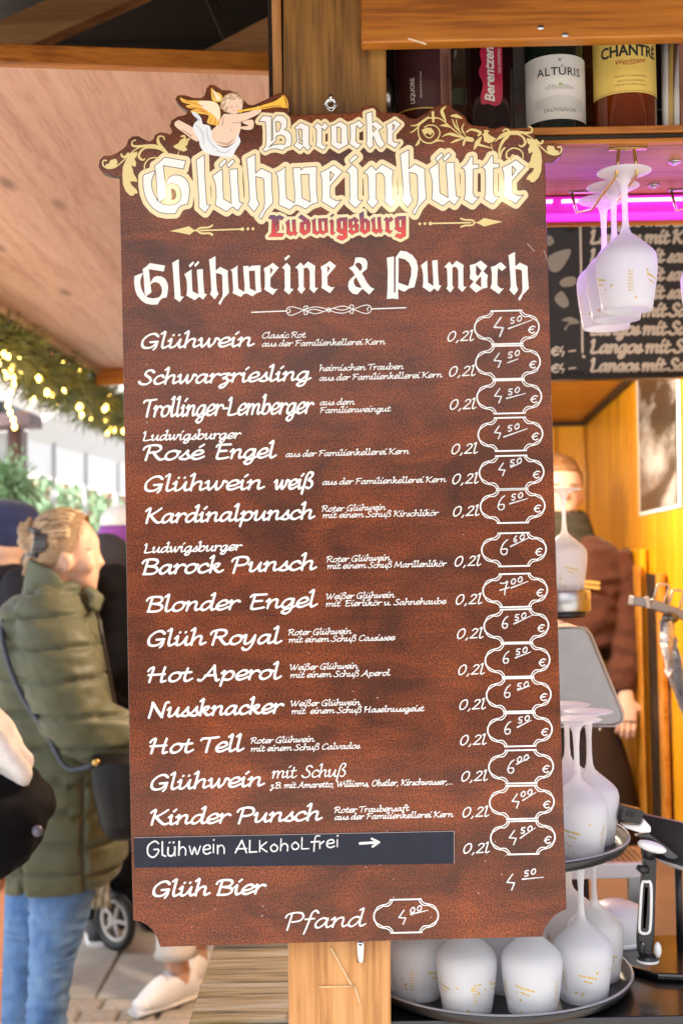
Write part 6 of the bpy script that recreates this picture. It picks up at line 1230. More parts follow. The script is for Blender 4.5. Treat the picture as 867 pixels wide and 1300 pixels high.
for x0, x1 in ((10, 27),):
    bm = bmesh.new(); a, b_ = W(x0, 545, Yq + .25), W(x1, 545, Yq + .25); box(bm, (a.x, Yq + .25, 0), (b_.x, Yq + .4, a.z)); bm_obj('corner_post', bm, mat('mauve_brown_timber', (0,0,0)), bs)
    bm = bmesh.new(); a, b_ = W(17, 545, Yq + .22), W(23, 545, Yq + .22); box(bm, (a.x, Yq + .22, 0), (b_.x, Yq + .249, a.z)); bm_obj('post_cover', bm, M_brf, bs)
bm = bmesh.new(); a, b_ = W(-120, 552, Yq + .3), W(9, 590, Yq + .3); box(bm, (a.x, Yq + .3, b_.z), (b_.x, Yq + .32, a.z)); bm_obj('window', bm, mat('bright_pane', (.75,.8,.85), .15), bs)
bm = bmesh.new(); a, b_ = W(-120, 590, Yq + .25), W(12, 597, Yq + .25); box(bm, (a.x, Yq + .2, b_.z), (b_.x, Yq + .4, a.z)); bm_obj('window_sill', bm, mat('mauve_brown_timber', (0,0,0)), bs)
bm = bmesh.new(); a, b_ = W(-120, 597, Yq + .3), W(12, 600, Yq + .3); box(bm, (a.x, Yq + .3, 0), (b_.x, Yq + .35, b_.z)); bm_obj('lower_wall', bm, mat('pinkish_boards', (.50,.30,.22), .7, noise=.2, scale=8), bs)
fb = empty('fir_bush', W(18, 640, 6.8), 'pale green fir bush at the corner of the brown stall', 'bush')
V, Fc = [], []; cb_ = W(17, 622, 6.8)
for j in range(1500):
    d = Vector((rg.gauss(0, .045), rg.gauss(0, .06), rg.gauss(0, .08))); a = cb_ + d - fb.location; b_ = a + d.normalized() * rg.uniform(.02, .06) + Vector((0,0,-.02)); s = Vector((rg.uniform(-.012,.012), .004, .012)); n = len(V); V += [a - s, a + s, b_]; Fc.append((n, n + 1, n + 2))
me = bpy.data.meshes.new('sprigs'); me.from_pydata([tuple(v) for v in V], [], Fc); me.materials.append(mat('pale_fir', (0,0,0))); q_ = bpy.data.objects.new('sprigs', me); COL.objects.link(q_); q_.parent = fb; q_['kind'] = 'stuff'
bm = bmesh.new(); tube(bm, [Vector((cb_.x, 6.8, 0)), cb_], [.04, .015], 8); bm_obj('stem', bm, M_twig, fb)

# ------------------------------------------------------------------ people
def remeshed(name, build, m, parent, voxel=.012, smooth=2, dec=None):
    bm = bmesh.new(); build(bm); bmesh.ops.recalc_face_normals(bm, faces=bm.faces); me = bpy.data.meshes.new(name); bm.to_mesh(me); bm.free(); o = bpy.data.objects.new(name, me); COL.objects.link(o)
    r = o.modifiers.new('r', 'REMESH'); r.mode = 'VOXEL'; r.voxel_size = voxel; r.use_smooth_shade = True
    if smooth: s = o.modifiers.new('s', 'SMOOTH'); s.iterations = smooth; s.factor = .5
    bpy.context.view_layer.update(); me2 = bpy.data.meshes.new_from_object(o.evaluated_get(bpy.context.evaluated_depsgraph_get())); bpy.data.objects.remove(o); me2.name = name
    me2.transform(pm(parent).inverted() if parent else Matrix.Identity(4)); me2.materials.append(m); me2.polygons.foreach_set('use_smooth', [True] * len(me2.polygons))
    o = bpy.data.objects.new(name, me2); COL.objects.link(o); o.parent = parent; return o
from mathutils import noise as mn
def folds(o, amp, scale, st=(1, 1, 1)):            # cloth creases: ridged noise pushed along the normals
    me = o.data; me.update(); n = len(me.vertices); co = [v.co.copy() for v in me.vertices]; nr = [v.normal.copy() for v in me.vertices]
    for i in range(n):
        p = Vector((co[i].x * scale * st[0], co[i].y * scale * st[1], co[i].z * scale * st[2])); a = mn.noise(p + mn.noise_vector(p * .5) * .8); b_ = mn.noise(p * 2.3)
        me.vertices[i].co = co[i] + nr[i] * amp * ((1 - abs(a) * 2.4) * .6 + b_ * .5 - .3)
    me.update()
def loft(bm, rings, seg=32, sq=1.0):
    """rings: (centre, half width in x, half depth in y, tilt) ; closed ends"""
    R_ = []
    for c, a, b_ in rings:
        R_.append([bm.verts.new((c[0] + a * math.copysign(abs(math.cos(t)) ** sq, math.cos(t)), c[1] + b_ * math.copysign(abs(math.sin(t)) ** sq, math.sin(t)), c[2])) for t in [2 * math.pi * k / seg for k in range(seg)]])
    for A, B in zip(R_, R_[1:]):
        for k in range(seg): bm.faces.new((A[k], A[(k + 1) % seg], B[(k + 1) % seg], B[k]))
    bm.faces.new(R_[0][::-1]); bm.faces.new(R_[-1])
def px_torso(bm, rows, Y, step=4, pinch=None, bulge=.05):
    """rows: (py, x left, x right, half depth); interpolated; pinch: seam rows in py"""
    ys = np.arange(rows[0][0], rows[-1][0] + .1, step); R_ = []
    for y in ys:
        xl_, xr_, d = (float(np.interp(y, [r[0] for r in rows], [r[j] for r in rows])) for j in (1, 2, 3))
        if pinch: k = min(abs(y - p) for p in pinch); f = 1 - bulge * math.exp(-(k / 3.6) ** 2) + bulge * .25 * (1 - math.exp(-(k / 14) ** 2))
        else: f = 1
        a, b_ = W(xl_, y, Y), W(xr_, y, Y); R_.append((((a.x + b_.x) / 2, Y, (a.z + b_.z) / 2), (b_.x - a.x) / 2 * f, d * f))
    loft(bm, R_, 40, .85)
def px_tube(bm, pts, Y, rad, dys=None, seg=16, n=5, pinch=0, freq=2.0):
    P = spline([(x, y, (dys[i] if dys else 0), rad[i]) for i, (x, y) in enumerate(pts)], n); V = []; RR_ = []
    for i, (x, y, dy, r) in enumerate(P): V.append(W(x, y, Y + dy)); RR_.append(r * (1 - pinch * math.exp(-(((i / n * freq) % 1 - .5) / .12) ** 2)))
    tube(bm, V, RR_, seg); ball(bm, V[0], RR_[0], 12); ball(bm, V[-1], RR_[-1], 12)
def hand(parent, m, base, fwd, up, s=1.0, name='hand'):
    fwd, up = Vector(fwd).normalized(), Vector(up).normalized(); side_ = fwd.cross(up).normalized(); base = Vector(base)
    def build(bm):
        tube(bm, [base - fwd * .02 * s, base + fwd * .02 * s, base + fwd * .05 * s, base + fwd * .085 * s], [(.024 * s, .018 * s), (.030 * s, .016 * s), (.038 * s, .015 * s), (.036 * s, .012 * s)], 14)
        for k, (off, L) in enumerate(((-.028,.065),(-.010,.074),(.009,.068),(.026,.052))):
            a = base + fwd * .08 * s + side_ * off * s; b_ = a + fwd * L * .45 * s - up * .006 * s; c = b_ + (fwd * .8 - up * .6).normalized() * L * .3 * s; d = c + (fwd * .4 - up * .9).normalized() * L * .25 * s; tube(bm, [a, b_, c, d], [.0088 * s, .0085 * s, .0078 * s, .0065 * s], 10)
        a = base + fwd * .025 * s - side_ * .025 * s; b_ = a + (fwd * .6 - side_ * .8).normalized() * .035 * s; tube(bm, [a, b_, b_ + (fwd * .9 - side_ * .25 - up * .2).normalized() * .03 * s], [.013 * s, .011 * s, .008 * s], 10)
    return remeshed(name, build, m, parent, .0035, 1)
M_skin = mat('skin', (.68,.42,.31), .5, noise=.12, scale=30, sub=.15); M_skin2 = mat('fair_skin', (.70,.45,.34), .5, sub=.15)
M_hairb = mat('blonde_hair', (.48,.33,.19), .5, noise=.5, scale=60, stretch=(1,1,6), col2=(.22,.13,.07), bump=.5); M_shoe = mat('shoe_dark', (.03,.03,.035), .6)
M_olive = mat('olive_padded_fabric', (.098,.108,.062), .55, spec=.35, noise=.2, scale=8, bump=.12, sheen=.3)
M_denim = mat('blue_denim', (.05,.14,.36), .8, noise=.45, scale=14, stretch=(1,1,.5), col2=(.17,.31,.54), bump=.15)
def shoe(parent, m, p, fwd, L=.27, sole=None, name='shoe'):
    fwd = Vector(fwd).normalized()
    def build(bm):
        tube(bm, [p - fwd * .05 + Vector((0,0,.055)), p + Vector((0,0,.065)), p + fwd * .08 + Vector((0,0,.05)), p + fwd * (L - .09) + Vector((0,0,.036))], [(.038,.055), (.044,.062), (.050,.060), (.046,.034)], 14); ball(bm, p - fwd * .05 + Vector((0,0,.045)), (.038,.038,.045), 12); ball(bm, p + fwd * (L - .08) + Vector((0,0,.032)), (.04,.04,.028), 12)
    o = remeshed(name, build, m, parent, .008, 2)
    bm = bmesh.new(); tube(bm, [p - fwd * .085 + Vector((0,0,.012)), p + fwd * .05 + Vector((0,0,.012)), p + fwd * (L - .04) + Vector((0,0,.012))], [(.038,.012), (.045,.012), (.038,.012)], 14); bm_obj('sole', bm, sole or M_whitep, parent); return o

# --- woman in the olive coat, in profile
YW = 3.87
wm = empty('person', (W(70, 1350, YW).x, YW, 0), 'smiling blonde woman in an olive padded coat and blue jeans, seen from the side', 'person')
def wbody(bm):
    c = W(88, 694, YW); s = 1 / 413.0
    ball(bm, W(82, 692, YW), (.100, .078, .100), 22); ball(bm, W(100, 705, YW), (.066, .066, .095), 20)     # skull, face mass
    ball(bm, W(107, 728, YW), (.046, .050, .058), 16)                                            # jaw
    ball(bm, W(120, 690, YW), (.014, .045, .032), 12)                                            # brow
    tube(bm, [W(121, 697, YW), W(126, 708, YW), W(129.5, 715, YW), W(124, 719, YW)], [.008, .011, .013, .010], 10)  # nose
    ball(bm, W(121.5, 728, YW), (.010, .022, .0055), 10); ball(bm, W(121, 734, YW), (.010, .020, .006), 10); ball(bm, W(117.5, 744, YW), (.017, .022, .016), 12)
    ball(bm, W(113, 716, YW) + Vector((0,-.045,0)), (.030, .022, .028), 12)
    tube(bm, [W(80, 715, YW), W(74, 745, YW), W(68, 780, YW)], [.060, .058, .070], 16)
    ear = W(91, 715, YW) + Vector((0, -.073, 0)); ball(bm, ear, (.017, .010, .031), 12)
    tube(bm, [ear + Vector((-.006,-.008,-.016)), ear + Vector((.010,-.010,-.022)), ear + Vector((.014,-.012,.012)), ear + Vector((-.004,-.012,.026)), ear + Vector((-.013,-.01,.006))], .005, 6)
    tube(bm, [W(60, 800, YW), W(62, 1080, YW)], [.12, .13], 16)
    for px, dy in ((72, -.09), (44, .09)): tube(bm, [W(px, 1080, YW + dy), W(px - 6, 1230, YW + dy), Vector((W(px - 10, 1340, YW).x, YW + dy, .09))], [.075, .05, .04], 14)
    for sy in (-1, 1): tube(bm, [W(66, 800, YW + sy * .17), W(92, 905, YW + sy * .22), W(165, 938, YW + sy * .2), W(188, 938, YW + sy * .18)], [.05, .04, .03, .026], 12)
remeshed('body', wbody, M_skin, wm, .0085, 2)
def whair(bm):
    ball(bm, W(80, 689, YW), (.103, .086, .098), 22); ball(bm, W(93, 672, YW), (.076, .076, .055), 18); ball(bm, W(68, 706, YW), (.066, .074, .062), 16)
hair = remeshed('hair', whair, M_hairb, wm, .008, 2)
# face side of the hair is cut back to the hairline
bmh = bmesh.new(); bmh.from_mesh(hair.data); L_ = pm(wm).inverted()
def cutp(bmx, a, b_, keep_dir):
    A, B = L_ @ W(*a, YW), L_ @ W(*b_, YW); d = (B - A); nrm = Vector((-d.z, 0, d.x)).normalized()
    if nrm.dot(keep_dir) < 0: nrm = -nrm
    bmesh.ops.bisect_plane(bmx, geom=bmx.verts[:] + bmx.edges[:] + bmx.faces[:], plane_co=A, plane_no=nrm, clear_inner=True)
cutp(bmh, (112, 655), (99, 706), Vector((-1, 0, .2)))
# below the ear line keep only the nape
cutp(bmh, (112, 690), (60, 733), Vector((-.3, 0, 1))); bmh.to_mesh(hair.data); bmh.free()
def wbun(bm):
    rb = random.Random(2)
    for k in range(16): a = W(46 + rb.uniform(-8, 6), 690 + rb.uniform(-12, 14), YW + rb.uniform(-.03, .03)); b_ = W(36 + rb.uniform(-9, 12), 656 + rb.uniform(-6, 20), YW + rb.uniform(-.04, .04)); tube(bm, [a, a.lerp(b_, .5) + Vector((-.02, 0, 0)), b_], [.020, .018, .007], 8)
    for k in range(9): a = W(42, 705, YW + rb.uniform(-.03,.03)); b_ = W(28 + rb.uniform(-3, 10), 722 + rb.uniform(-8, 14), YW + rb.uniform(-.04,.04)); tube(bm, [a, b_], [.015, .005], 8)
remeshed('hair_bun', wbun, M_hairb, wm, .007, 1)
hc_ = W(80, 689, YW); e1 = (W(42, 690, YW) - hc_).normalized(); rs = random.Random(9)
for nm_, mm_, cnt in (('hair_strands', mat('hair_light', (.62,.46,.29), .45), 340), ('hair_strands', mat('hair_dark', (.14,.08,.045), .5), 190)):  # two mixed strand tones, one lighter and one darker
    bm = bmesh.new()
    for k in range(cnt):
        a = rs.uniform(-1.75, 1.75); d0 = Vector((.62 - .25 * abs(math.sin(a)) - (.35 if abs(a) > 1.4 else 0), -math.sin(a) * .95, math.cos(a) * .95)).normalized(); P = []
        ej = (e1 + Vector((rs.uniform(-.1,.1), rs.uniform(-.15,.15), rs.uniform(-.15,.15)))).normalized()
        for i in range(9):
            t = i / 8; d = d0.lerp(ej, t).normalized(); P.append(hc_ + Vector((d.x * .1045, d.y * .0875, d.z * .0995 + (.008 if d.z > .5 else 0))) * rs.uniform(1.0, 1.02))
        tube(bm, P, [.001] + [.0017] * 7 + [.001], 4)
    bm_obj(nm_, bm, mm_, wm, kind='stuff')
bm = bmesh.new()
for k in range(14): a = W(104 - k * .6, 662 + k * 3, YW - .06); tube(bm, [a, a + Vector((rs.uniform(.0, .02), -.01, -rs.uniform(.005, .03)))], [.0014, .0006], 4)
bm_obj('loose_hair', bm, M_hairb, wm, kind='stuff')
bm = bmesh.new(); ball(bm, W(121, 731, YW), (.008, .020, .0045), 10); bm_obj('lips', bm, mat('rose_lips', (.50,.16,.13), .4), wm)
bm = bmesh.new(); tube(bm, [W(x, y, YW) + Vector((0, -.0, 0)) for x, y in ((122,770),(131,812),(140,862),(150,915),(158,960),(164,1020),(166,1080))], [.006] * 7, 8); bm_obj('zip', bm, M_black, wm)
bm = bmesh.new(); rc = YW - .05
for k in range(6):
    x = 40 + k * 2.6; tube(bm, [W(x, 672, rc + .03), W(x + 6, 680, rc - .035), W(x + 5, 694, rc - .045), W(x - 3, 706, rc)], [.004, .006, .006, .003], 8)
tube(bm, [W(38, 672, rc), W(53, 676, rc - .02)], .008, 8); tube(bm, [W(36, 704, rc), W(50, 706, rc - .01)], .007, 8); bm_obj('claw_clip', bm, mat('shiny_black_clip', (.02,.02,.03), .12, coat=1), wm, kind='stuff')
for nm, m, x, y, r in (('eye', mat('eye_white', (.7,.68,.66), .2), 116.5, 704, (.006,.011,.005)), ('eyebrow', mat('brow_hair', (.16,.09,.05), .7), 115.5, 697.5, (.012,.012,.003))):
    bm = bmesh.new(); ball(bm, W(x, y, YW) + Vector((0, -.042, 0)), r, 10); bm_obj(nm, bm, m, wm)
seams = [742, 775, 812, 850, 893, 935, 975, 1012, 1050, 1085]
def wcoat(bm):
    px_torso(bm, [(738,42,104,.085),(750,28,112,.12),(768,8,120,.185),(795,-6,126,.215),(850,-13,133,.225),(900,-15,141,.215),(950,-13,148,.205),(1000,-11,154,.215),(1050,-8,160,.225),(1090,-3,160,.225),(1112,2,150,.215),(1120,10,138,.20)], YW, 4, None)
    for sy in (-1, 1):
        px_tube(bm, [(62,790),(72,835),(84,880),(102,915),(132,930),(176,936)], YW, [.105,.118,.112,.105,.092,.062], [sy * .15, sy * .21, sy * .23, sy * .23, sy * .21, sy * .18], 20, 8, .03, 1.0)
coat = remeshed('padded_coat', wcoat, M_olive, wm, .009, 0); folds(coat, .007, 9, (1, 1, 2.2))
coat.data.update(); nrm_ = [v.normal.copy() for v in coat.data.vertices]
for v, n_ in zip(coat.data.vertices, nrm_):       # quilting seams
    z = v.co.z + wm.location.z; py = 700 - (z - CZ) * FPX / YW + (6 if abs(v.co.y) > .2 else 0); dpy = min(abs(py - s_) for s_ in seams); px_ = CX + (v.co.x + wm.location.x) * FPX / YW
    f_ = math.exp(-(dpy / 2.6) ** 2); g_ = math.exp(-((px_ - (38 + (py - 800) * .02)) / 2.4) ** 2) if py > 930 else 0; h_ = math.exp(-((px_ - 118) / 2.4) ** 2) if py > 965 else 0
    v.co -= n_ * .017 * max(f_, g_, h_)
coat.data.update()
def wcol(bm):
    R0 = [(W(74, 770, YW), .125, .115), (W(74, 752, YW), .105, .100), (W(75, 735, YW), .100, .092), (W(76, 722, YW), .098, .088)]
    seg = 36; rings = []
    for k, (c, a, b_) in enumerate(R0):
        rings.append([(c.x + a * math.cos(t), c.y + b_ * math.sin(t), c.z + (-.115 * k / 3 * max(0, math.cos(t)) + .012 * k * max(0, -math.cos(t)))) for t in [2 * math.pi * i / seg for i in range(seg)]])
    out = [[bm.verts.new(p) for p in r] for r in rings]; inn = [[bm.verts.new((c[0].x + (p[0] - c[0].x) * .80, c[0].y + (p[1] - c[0].y) * .80, p[2])) for p in r] for r, c in zip(rings, R0)]
    for S_ in (out, inn):
        for A, B in zip(S_, S_[1:]):
            for k in range(seg): bm.faces.new((A[k], A[(k + 1) % seg], B[(k + 1) % seg], B[k]))
    for A, B in ((out[0], inn[0]), (out[-1], inn[-1])):
        for k in range(seg): bm.faces.new((A[k], A[(k + 1) % seg], B[(k + 1) % seg], B[k]))
    tube(bm, [W(112, 748, YW - .05), W(124, 758, YW - .06), W(118, 775, YW - .07)], [(.03,.014), (.034,.016), (.03,.014)], 10)
remeshed('collar', wcol, mat('olive_collar', (.115,.13,.085), .65, noise=.2, scale=10, bump=.15), wm, .008, 1)
def wjeans(bm):
    rj = random.Random(5)
    for pts, dy in (([(84,1085),(78,1140),(70,1200),(62,1262),(57,1330)], -.085), ([(44,1085),(38,1140),(30,1200),(26,1262),(24,1330)], .085)):
        rad = [.105,.096,.074,.062,.058]; P = spline([(x, y, r) for (x, y), r in zip(pts, rad)], 10); V = []; R2 = []
        for i, (x, y, r) in enumerate(P): V.append(W(x, y, YW + dy)); R2.append(r * (1 + .035 * math.sin(i * 1.9 + dy * 20) * (1 if i > 8 else .3)))
        tube(bm, V, R2, 20); ball(bm, V[0], R2[0], 12)
folds(remeshed('jeans', wjeans, M_denim, wm, .009, 1), .008, 14, (.6, .6, 2.2))
for px, dy in ((57, -.085), (24, .085)): shoe(wm, M_shoe, Vector((W(px, 1345, YW).x, YW + dy, .0)), (1, -.1, 0))
for sy in (-1, 1): hand(wm, M_skin, W(180, 937, YW + sy * .18), (1, -.1 * sy, .1), (0, 0, 1), 1.0)
bg_ = empty('shoulder_bag', W(145, 1060, YW - .3), 'black shoulder bag with a thin strap worn across the olive coat', 'bag')
YB2 = YW - .29
def bagf(bm): px_torso(bm, [(958,118,172,.02),(966,114,178,.045),(1000,118,182,.055),(1045,128,184,.06),(1060,134,180,.045),(1066,140,172,.02)], YB2, 4)
remeshed('bag_body', bagf, mat('black_leather', (.006,.006,.007), .45, spec=.3, noise=.3, scale=20, bump=.3), bg_, .008, 1)
bm = bmesh.new(); P = [(10,772,-.02),(3,800,-.17),(8,830,-.23),(18,860,-.25),(32,890,-.26),(50,915,-.27),(62,935,-.275),(85,975,-.29),(118,972,-.31)]; P = spline(P, 4); tube(bm, [W(x, y, YW + dy - .012) for x, y, dy in P], [.008] * len(P), 8); bm_obj('strap', bm, mat('navy_strap', (.04,.05,.08), .5), bg_)
bm = bmesh.new(); ball(bm, W(34, 873, YW - .275), (.010,.006,.012), 10); bm_obj('buckle', bm, M_chrome, bg_); bm = bmesh.new(); ball(bm, W(122, 968, YW - .34), (.012,.006,.010), 10); bm_obj('clasp', bm, M_brass, bg_)

# --- simpler passers-by
def passer(label, Y, head, hw, rows, legs, coat_m, leg_m, hat=None, hat_m=None, arms=None, face_to=(1, 0), pinch=None, shoes=M_shoe, name='coat', skin=M_skin2, hood=None, hair_m=None):
    o = empty('person', (W(head[0], head[1], Y).x, Y, 0), label, 'person'); hc = W(head[0], head[1], Y); fd = Vector((face_to[0], face_to[1], 0)).normalized()
    def body(bm):
        ball(bm, hc, (hw, hw, hw * 1.3), 18); ball(bm, hc + fd * hw * .45 - Vector((0,0,hw * .5)), (hw * .65, hw * .65, hw * .75), 14)
        ball(bm, hc + fd * hw * 1.08 - Vector((0,0,hw * .15)), (hw * .18, hw * .18, hw * .24), 10); s = fd.cross(Vector((0,0,1)))
        for k in (-1, 1): ball(bm, hc + s * k * hw - Vector((0,0,hw * .1)), (hw * .17, hw * .17, hw * .3), 10)
        tube(bm, [hc - Vector((0,0,hw * .6)), hc - Vector((0,0,hw * 2.1))], [hw * .62, hw * .7], 12)
        mid = rows[len(rows) // 2]; tube(bm, [hc - Vector((0,0,hw * 2.3)), W((mid[1] + mid[2]) / 2, mid[0], Y)], hw * 1.1, 12)
        for lx, dy in legs: q0 = W(lx, rows[-1][0] - 6, Y + dy); tube(bm, [q0, Vector((q0.x, Y + dy, .5)), Vector((q0.x, Y + dy, .09))], [hw * .75, hw * .55, hw * .42], 12)
    remeshed('body', body, skin, o, .011, 2)
    remeshed(name, lambda bm: ([px_torso(bm, rows, Y, 4, pinch, .07)] + [px_tube(bm, a[0], Y, a[1], a[2], 14, 6, .08, 1.0) for a in (arms or [])]), coat_m, o, .014, 1); folds(o.children[-1] if False else bpy.data.objects[[c.name for c in COL.objects if c.parent == o][-1]], .010, 8, (1, 1, 2))
    for lx, dy in legs:
        q0 = W(lx, rows[-1][0] - 14, Y + dy); bm = bmesh.new(); tube(bm, [q0, Vector((q0.x, Y + dy, .55)), Vector((q0.x, Y + dy, .10))], [hw * .95, hw * .75, hw * .6], 14); bm_obj('trouser_leg', bm, leg_m, o)
        shoe(o, shoes, Vector((q0.x, Y + dy, 0)), (fd.x, fd.y, 0), .25)
    if hat: remeshed('hat' if not hood else 'hood', lambda bm: hat(bm, hc, hw, fd), hat_m, o, .009, 2)
    if hair_m: remeshed('hair', lambda bm: (ball(bm, hc - fd * hw * .22 + Vector((0,0,hw * .22)), (hw * 1.08, hw * 1.08, hw * 1.2), 16)), hair_m, o, .010, 1)
    return o, hc
def beanie(bm, c, w_, fd): ball(bm, c + Vector((0,0,w_ * .5)) - fd * w_ * .12, (w_ * 1.2, w_ * 1.2, w_ * 1.0), 18)
def beret(bm, c, w_, fd): ball(bm, c + Vector((0,0,w_ * .75)), (w_ * 1.5, w_ * 1.4, w_ * .8), 18); ball(bm, c + Vector((0,0,w_ * .2)) - fd * w_ * .2, (w_ * 1.15, w_ * 1.15, w_ * .9), 16)
M_navy = mat('navy_wool', (.018,.030,.115), .9, noise=.4, scale=25, bump=.4, sheen=.4); M_darkp = mat('dark_puffer', (.014,.013,.020), .7, spec=.25, noise=.3, scale=6); M_bluep = mat('slate_blue_puffer', (.13,.16,.26), .6, noise=.2, scale=6, bump=.1)
M_blk2 = mat('black_cloth', (.009,.009,.012), .85, spec=.2, noise=.3, scale=8)
o, hc = passer('person in a navy blue woollen hat and dark quilted jacket behind the woman', 4.5, (6, 680), .085, [(716,-30,34,.10),(735,-50,44,.17),(780,-62,52,.20),(860,-62,52,.19),(950,-60,50,.19),(1010,-58,48,.18)], ((-25,-.08),(10,.08)), M_darkp, M_blk2, beret, M_navy, [([(30,750),(44,810),(50,880)], [.085,.075,.06], [-.2,-.22,-.2])], (-.6, .6), [745,775,805,835,865,900,940,980])
o, hc = passer('person in a white and purple hat and slate blue quilted coat beside the board', 6.0, (156, 680), .088, [(706,138,176,.09),(722,128,192,.17),(770,128,205,.20),(820,130,208,.20),(852,132,206,.19)], ((150,-.09),(172,.09)), M_bluep, M_blk2, lambda bm, c, w_, fd: ball(bm, c + Vector((0,0,w_ * .75)), (w_ * 1.2, w_ * 1.2, w_ * .95), 18), mat('white_fleece', (.85,.85,.85), .9, noise=.1, scale=40, bump=.3), [([(140,735),(136,780),(138,830)], [.09,.08,.06], [-.15,-.2,-.2])], (.9, .2), [735,755,775,795,815,838])
bm = bmesh.new(); lathe(bm, [(.090,-.03),(.112,-.015),(.114,.02),(.106,.048),(.090,.03)], hc + Vector((0,0,-.0)), 28); bm_obj('purple_band', bm, mat('purple_knit', (.30,.07,.38), .9), o)
o, hc = passer('person in a black coat with a grey hood standing just beyond the woman', 5.3, (135, 712), .085, [(716,104,160,.10),(732,94,178,.18),(790,96,182,.20),(880,100,184,.20),(950,104,184,.19),(1010,104,182,.18)], ((120,-.08),(155,.08)), M_blk2, M_darkp, lambda bm, c, w_, fd: (ball(bm, c + Vector((0,0,w_ * .15)), (w_ * 1.25, w_ * 1.25, w_ * 1.25), 18)), mat('grey_hood', (.05,.05,.062), .85, spec=.2), [([(112,750),(106,820),(120,880),(150,900)], [.085,.075,.065,.05], [-.17,-.2,-.22,-.2])], (-.2, 1), [760,800,840,880,920,960], hood=True)
# close by at the lower left: pink fleece and black padded jacket
o = empty('person', (W(-45, 1100, 2.75).x, 2.75, 0), 'child in a pale pink fleece hood and black padded jacket at the lower left edge', 'person'); YP = 2.75
def cb1(bm):
    ball(bm, W(-44, 950, YP), (.075,.08,.09), 16); tube(bm, [W(-42, 950, YP), W(-45, 1090, YP)], [.06,.10], 12)
    ball(bm, W(-48, 955, YP) + Vector((-.09, 0, 0)), (.016,.014,.02), 8)
    for dx in (-46, -84): q0 = W(dx, 1110, YP); tube(bm, [q0, Vector((q0.x, YP, .35)), Vector((q0.x, YP, .08))], [.075,.055,.04], 12)
remeshed('body', cb1, M_skin2, o, .010, 2)
def cb2(bm): ball(bm, W(-34, 950, YP), (.095,.10,.11), 20); tube(bm, [W(-70, 985, YP), W(-20, 1000, YP), W(14, 990, YP - .03), W(24, 968, YP), W(10, 940, YP + .03)], [.05,.06,.045,.035,.03], 14); ball(bm, W(2, 965, YP), (.05,.06,.05), 14); [tube(bm, spline([tuple(W(-52 + k * 5, 922 + k * 9, YP - .05)), tuple(W(-14 + k * 8, 928 + k * 12, YP - .085)), tuple(W(8 + k * 7, 952 + k * 10, YP - .07)), tuple(W(6 + k * 4, 984 + k * 5, YP - .05))], 4), .021, 10) for k in range(4)]
hoodo = remeshed('hood', cb2, mat('pale_pink_fleece', (.84,.80,.77), .95, noise=.2, scale=30, bump=.5, sheen=.6), o, .009, 1); folds(hoodo, .006, 10, (1, 1, 1.3))
remeshed('padded_jacket', lambda bm: (px_torso(bm, [(972,-110,20,.10),(985,-125,42,.15),(1010,-135,62,.18),(1040,-135,66,.19),(1070,-132,55,.19),(1095,-125,36,.17),(1112,-120,8,.14)], YP, 4, [1000,1052,1090], .05)), mat('black_puffer', (.004,.0045,.007), .85, spec=.12, noise=.3, scale=7), o, .010, 1); folds(bpy.data.objects[[c.name for c in COL.objects if c.parent == o][-1]], .011, 9)
bm = bmesh.new(); ball(bm, W(48, 1055, YP - .135), .012, 12); bm_obj('snap_button', bm, mat('dull_snap', (.10,.10,.14), .3), o)
for dx in (-46, -84): q0 = W(dx, 1105, YP); bm = bmesh.new(); tube(bm, [q0, Vector((q0.x, YP, .4)), Vector((q0.x, YP, .10))], [.09,.07,.055], 14); bm_obj('trouser_leg', bm, mat('salmon_trousers', (.55,.30,.22), .8), o); shoe(o, M_shoe, Vector((q0.x, YP, 0)), (1, .3, 0), .2)

# white trainers person, mostly hidden behind the board
o = empty('person', (W(240, 1280, 4.3).x, 4.5, 0), 'person in white trainers and rolled white trousers whose bare ankles show below the board', 'person'); YS = 4.5
AX = [(W(228, 1280, YS).x, YS), (W(250, 1262, YS + .2).x, YS + .22)]
def sb(bm):
    for x, y in AX: tube(bm, [Vector((x, y, .05)), Vector((x - .01, y, .17)), Vector((x - .01, y, .4)), Vector((x, y + .02, .88))], [.045,.045,.055,.08], 14)
    cx_ = (AX[0][0] + AX[1][0]) / 2; cy_ = (AX[0][1] + AX[1][1]) / 2; tube(bm, [(cx_, cy_, .85), (cx_, cy_, 1.2), (cx_, cy_, 1.4)], [.14,.14,.07], 16); tube(bm, [(cx_, cy_, 1.38), (cx_, cy_, 1.5)], .055, 12); ball(bm, (cx_, cy_, 1.58), (.08,.085,.11), 16); ball(bm, (cx_ + .085, cy_, 1.57), (.015,.012,.02), 8)
remeshed('body', sb, M_skin, o, .010, 2)
for x, y in AX: bm = bmesh.new(); tube(bm, [(x - .01, y, .165), (x - .01, y, .19), (x - .01, y, .5), (x, y, .85)], [.078,.068,.075,.10], 16); bm_obj('trouser_leg', bm, mat('white_denim', (.72,.70,.68), .8), o); shoe(o, mat('white_trainer', (.86,.90,.97), .6), Vector((x, y, 0)), (-.62, -.6, 0) if y < YS + .1 else (-.3, -.8, 0), .235)
cx_ = (AX[0][0] + AX[1][0]) / 2; cy_ = (AX[0][1] + AX[1][1]) / 2
remeshed('jumper', lambda bm: (tube(bm, [(cx_, cy_, .84), (cx_, cy_, 1.1), (cx_, cy_, 1.38)], [.17,.18,.12], 20), [tube(bm, [(cx_, cy_ + s * .17, 1.33), (cx_ + .02, cy_ + s * .22, 1.1), (cx_ + .14, cy_ + s * .2, 1.0)], [.07,.06,.045], 12) for s in (-1, 1)]), mat('grey_jumper', (.35,.33,.33), .9), o, .012, 1)
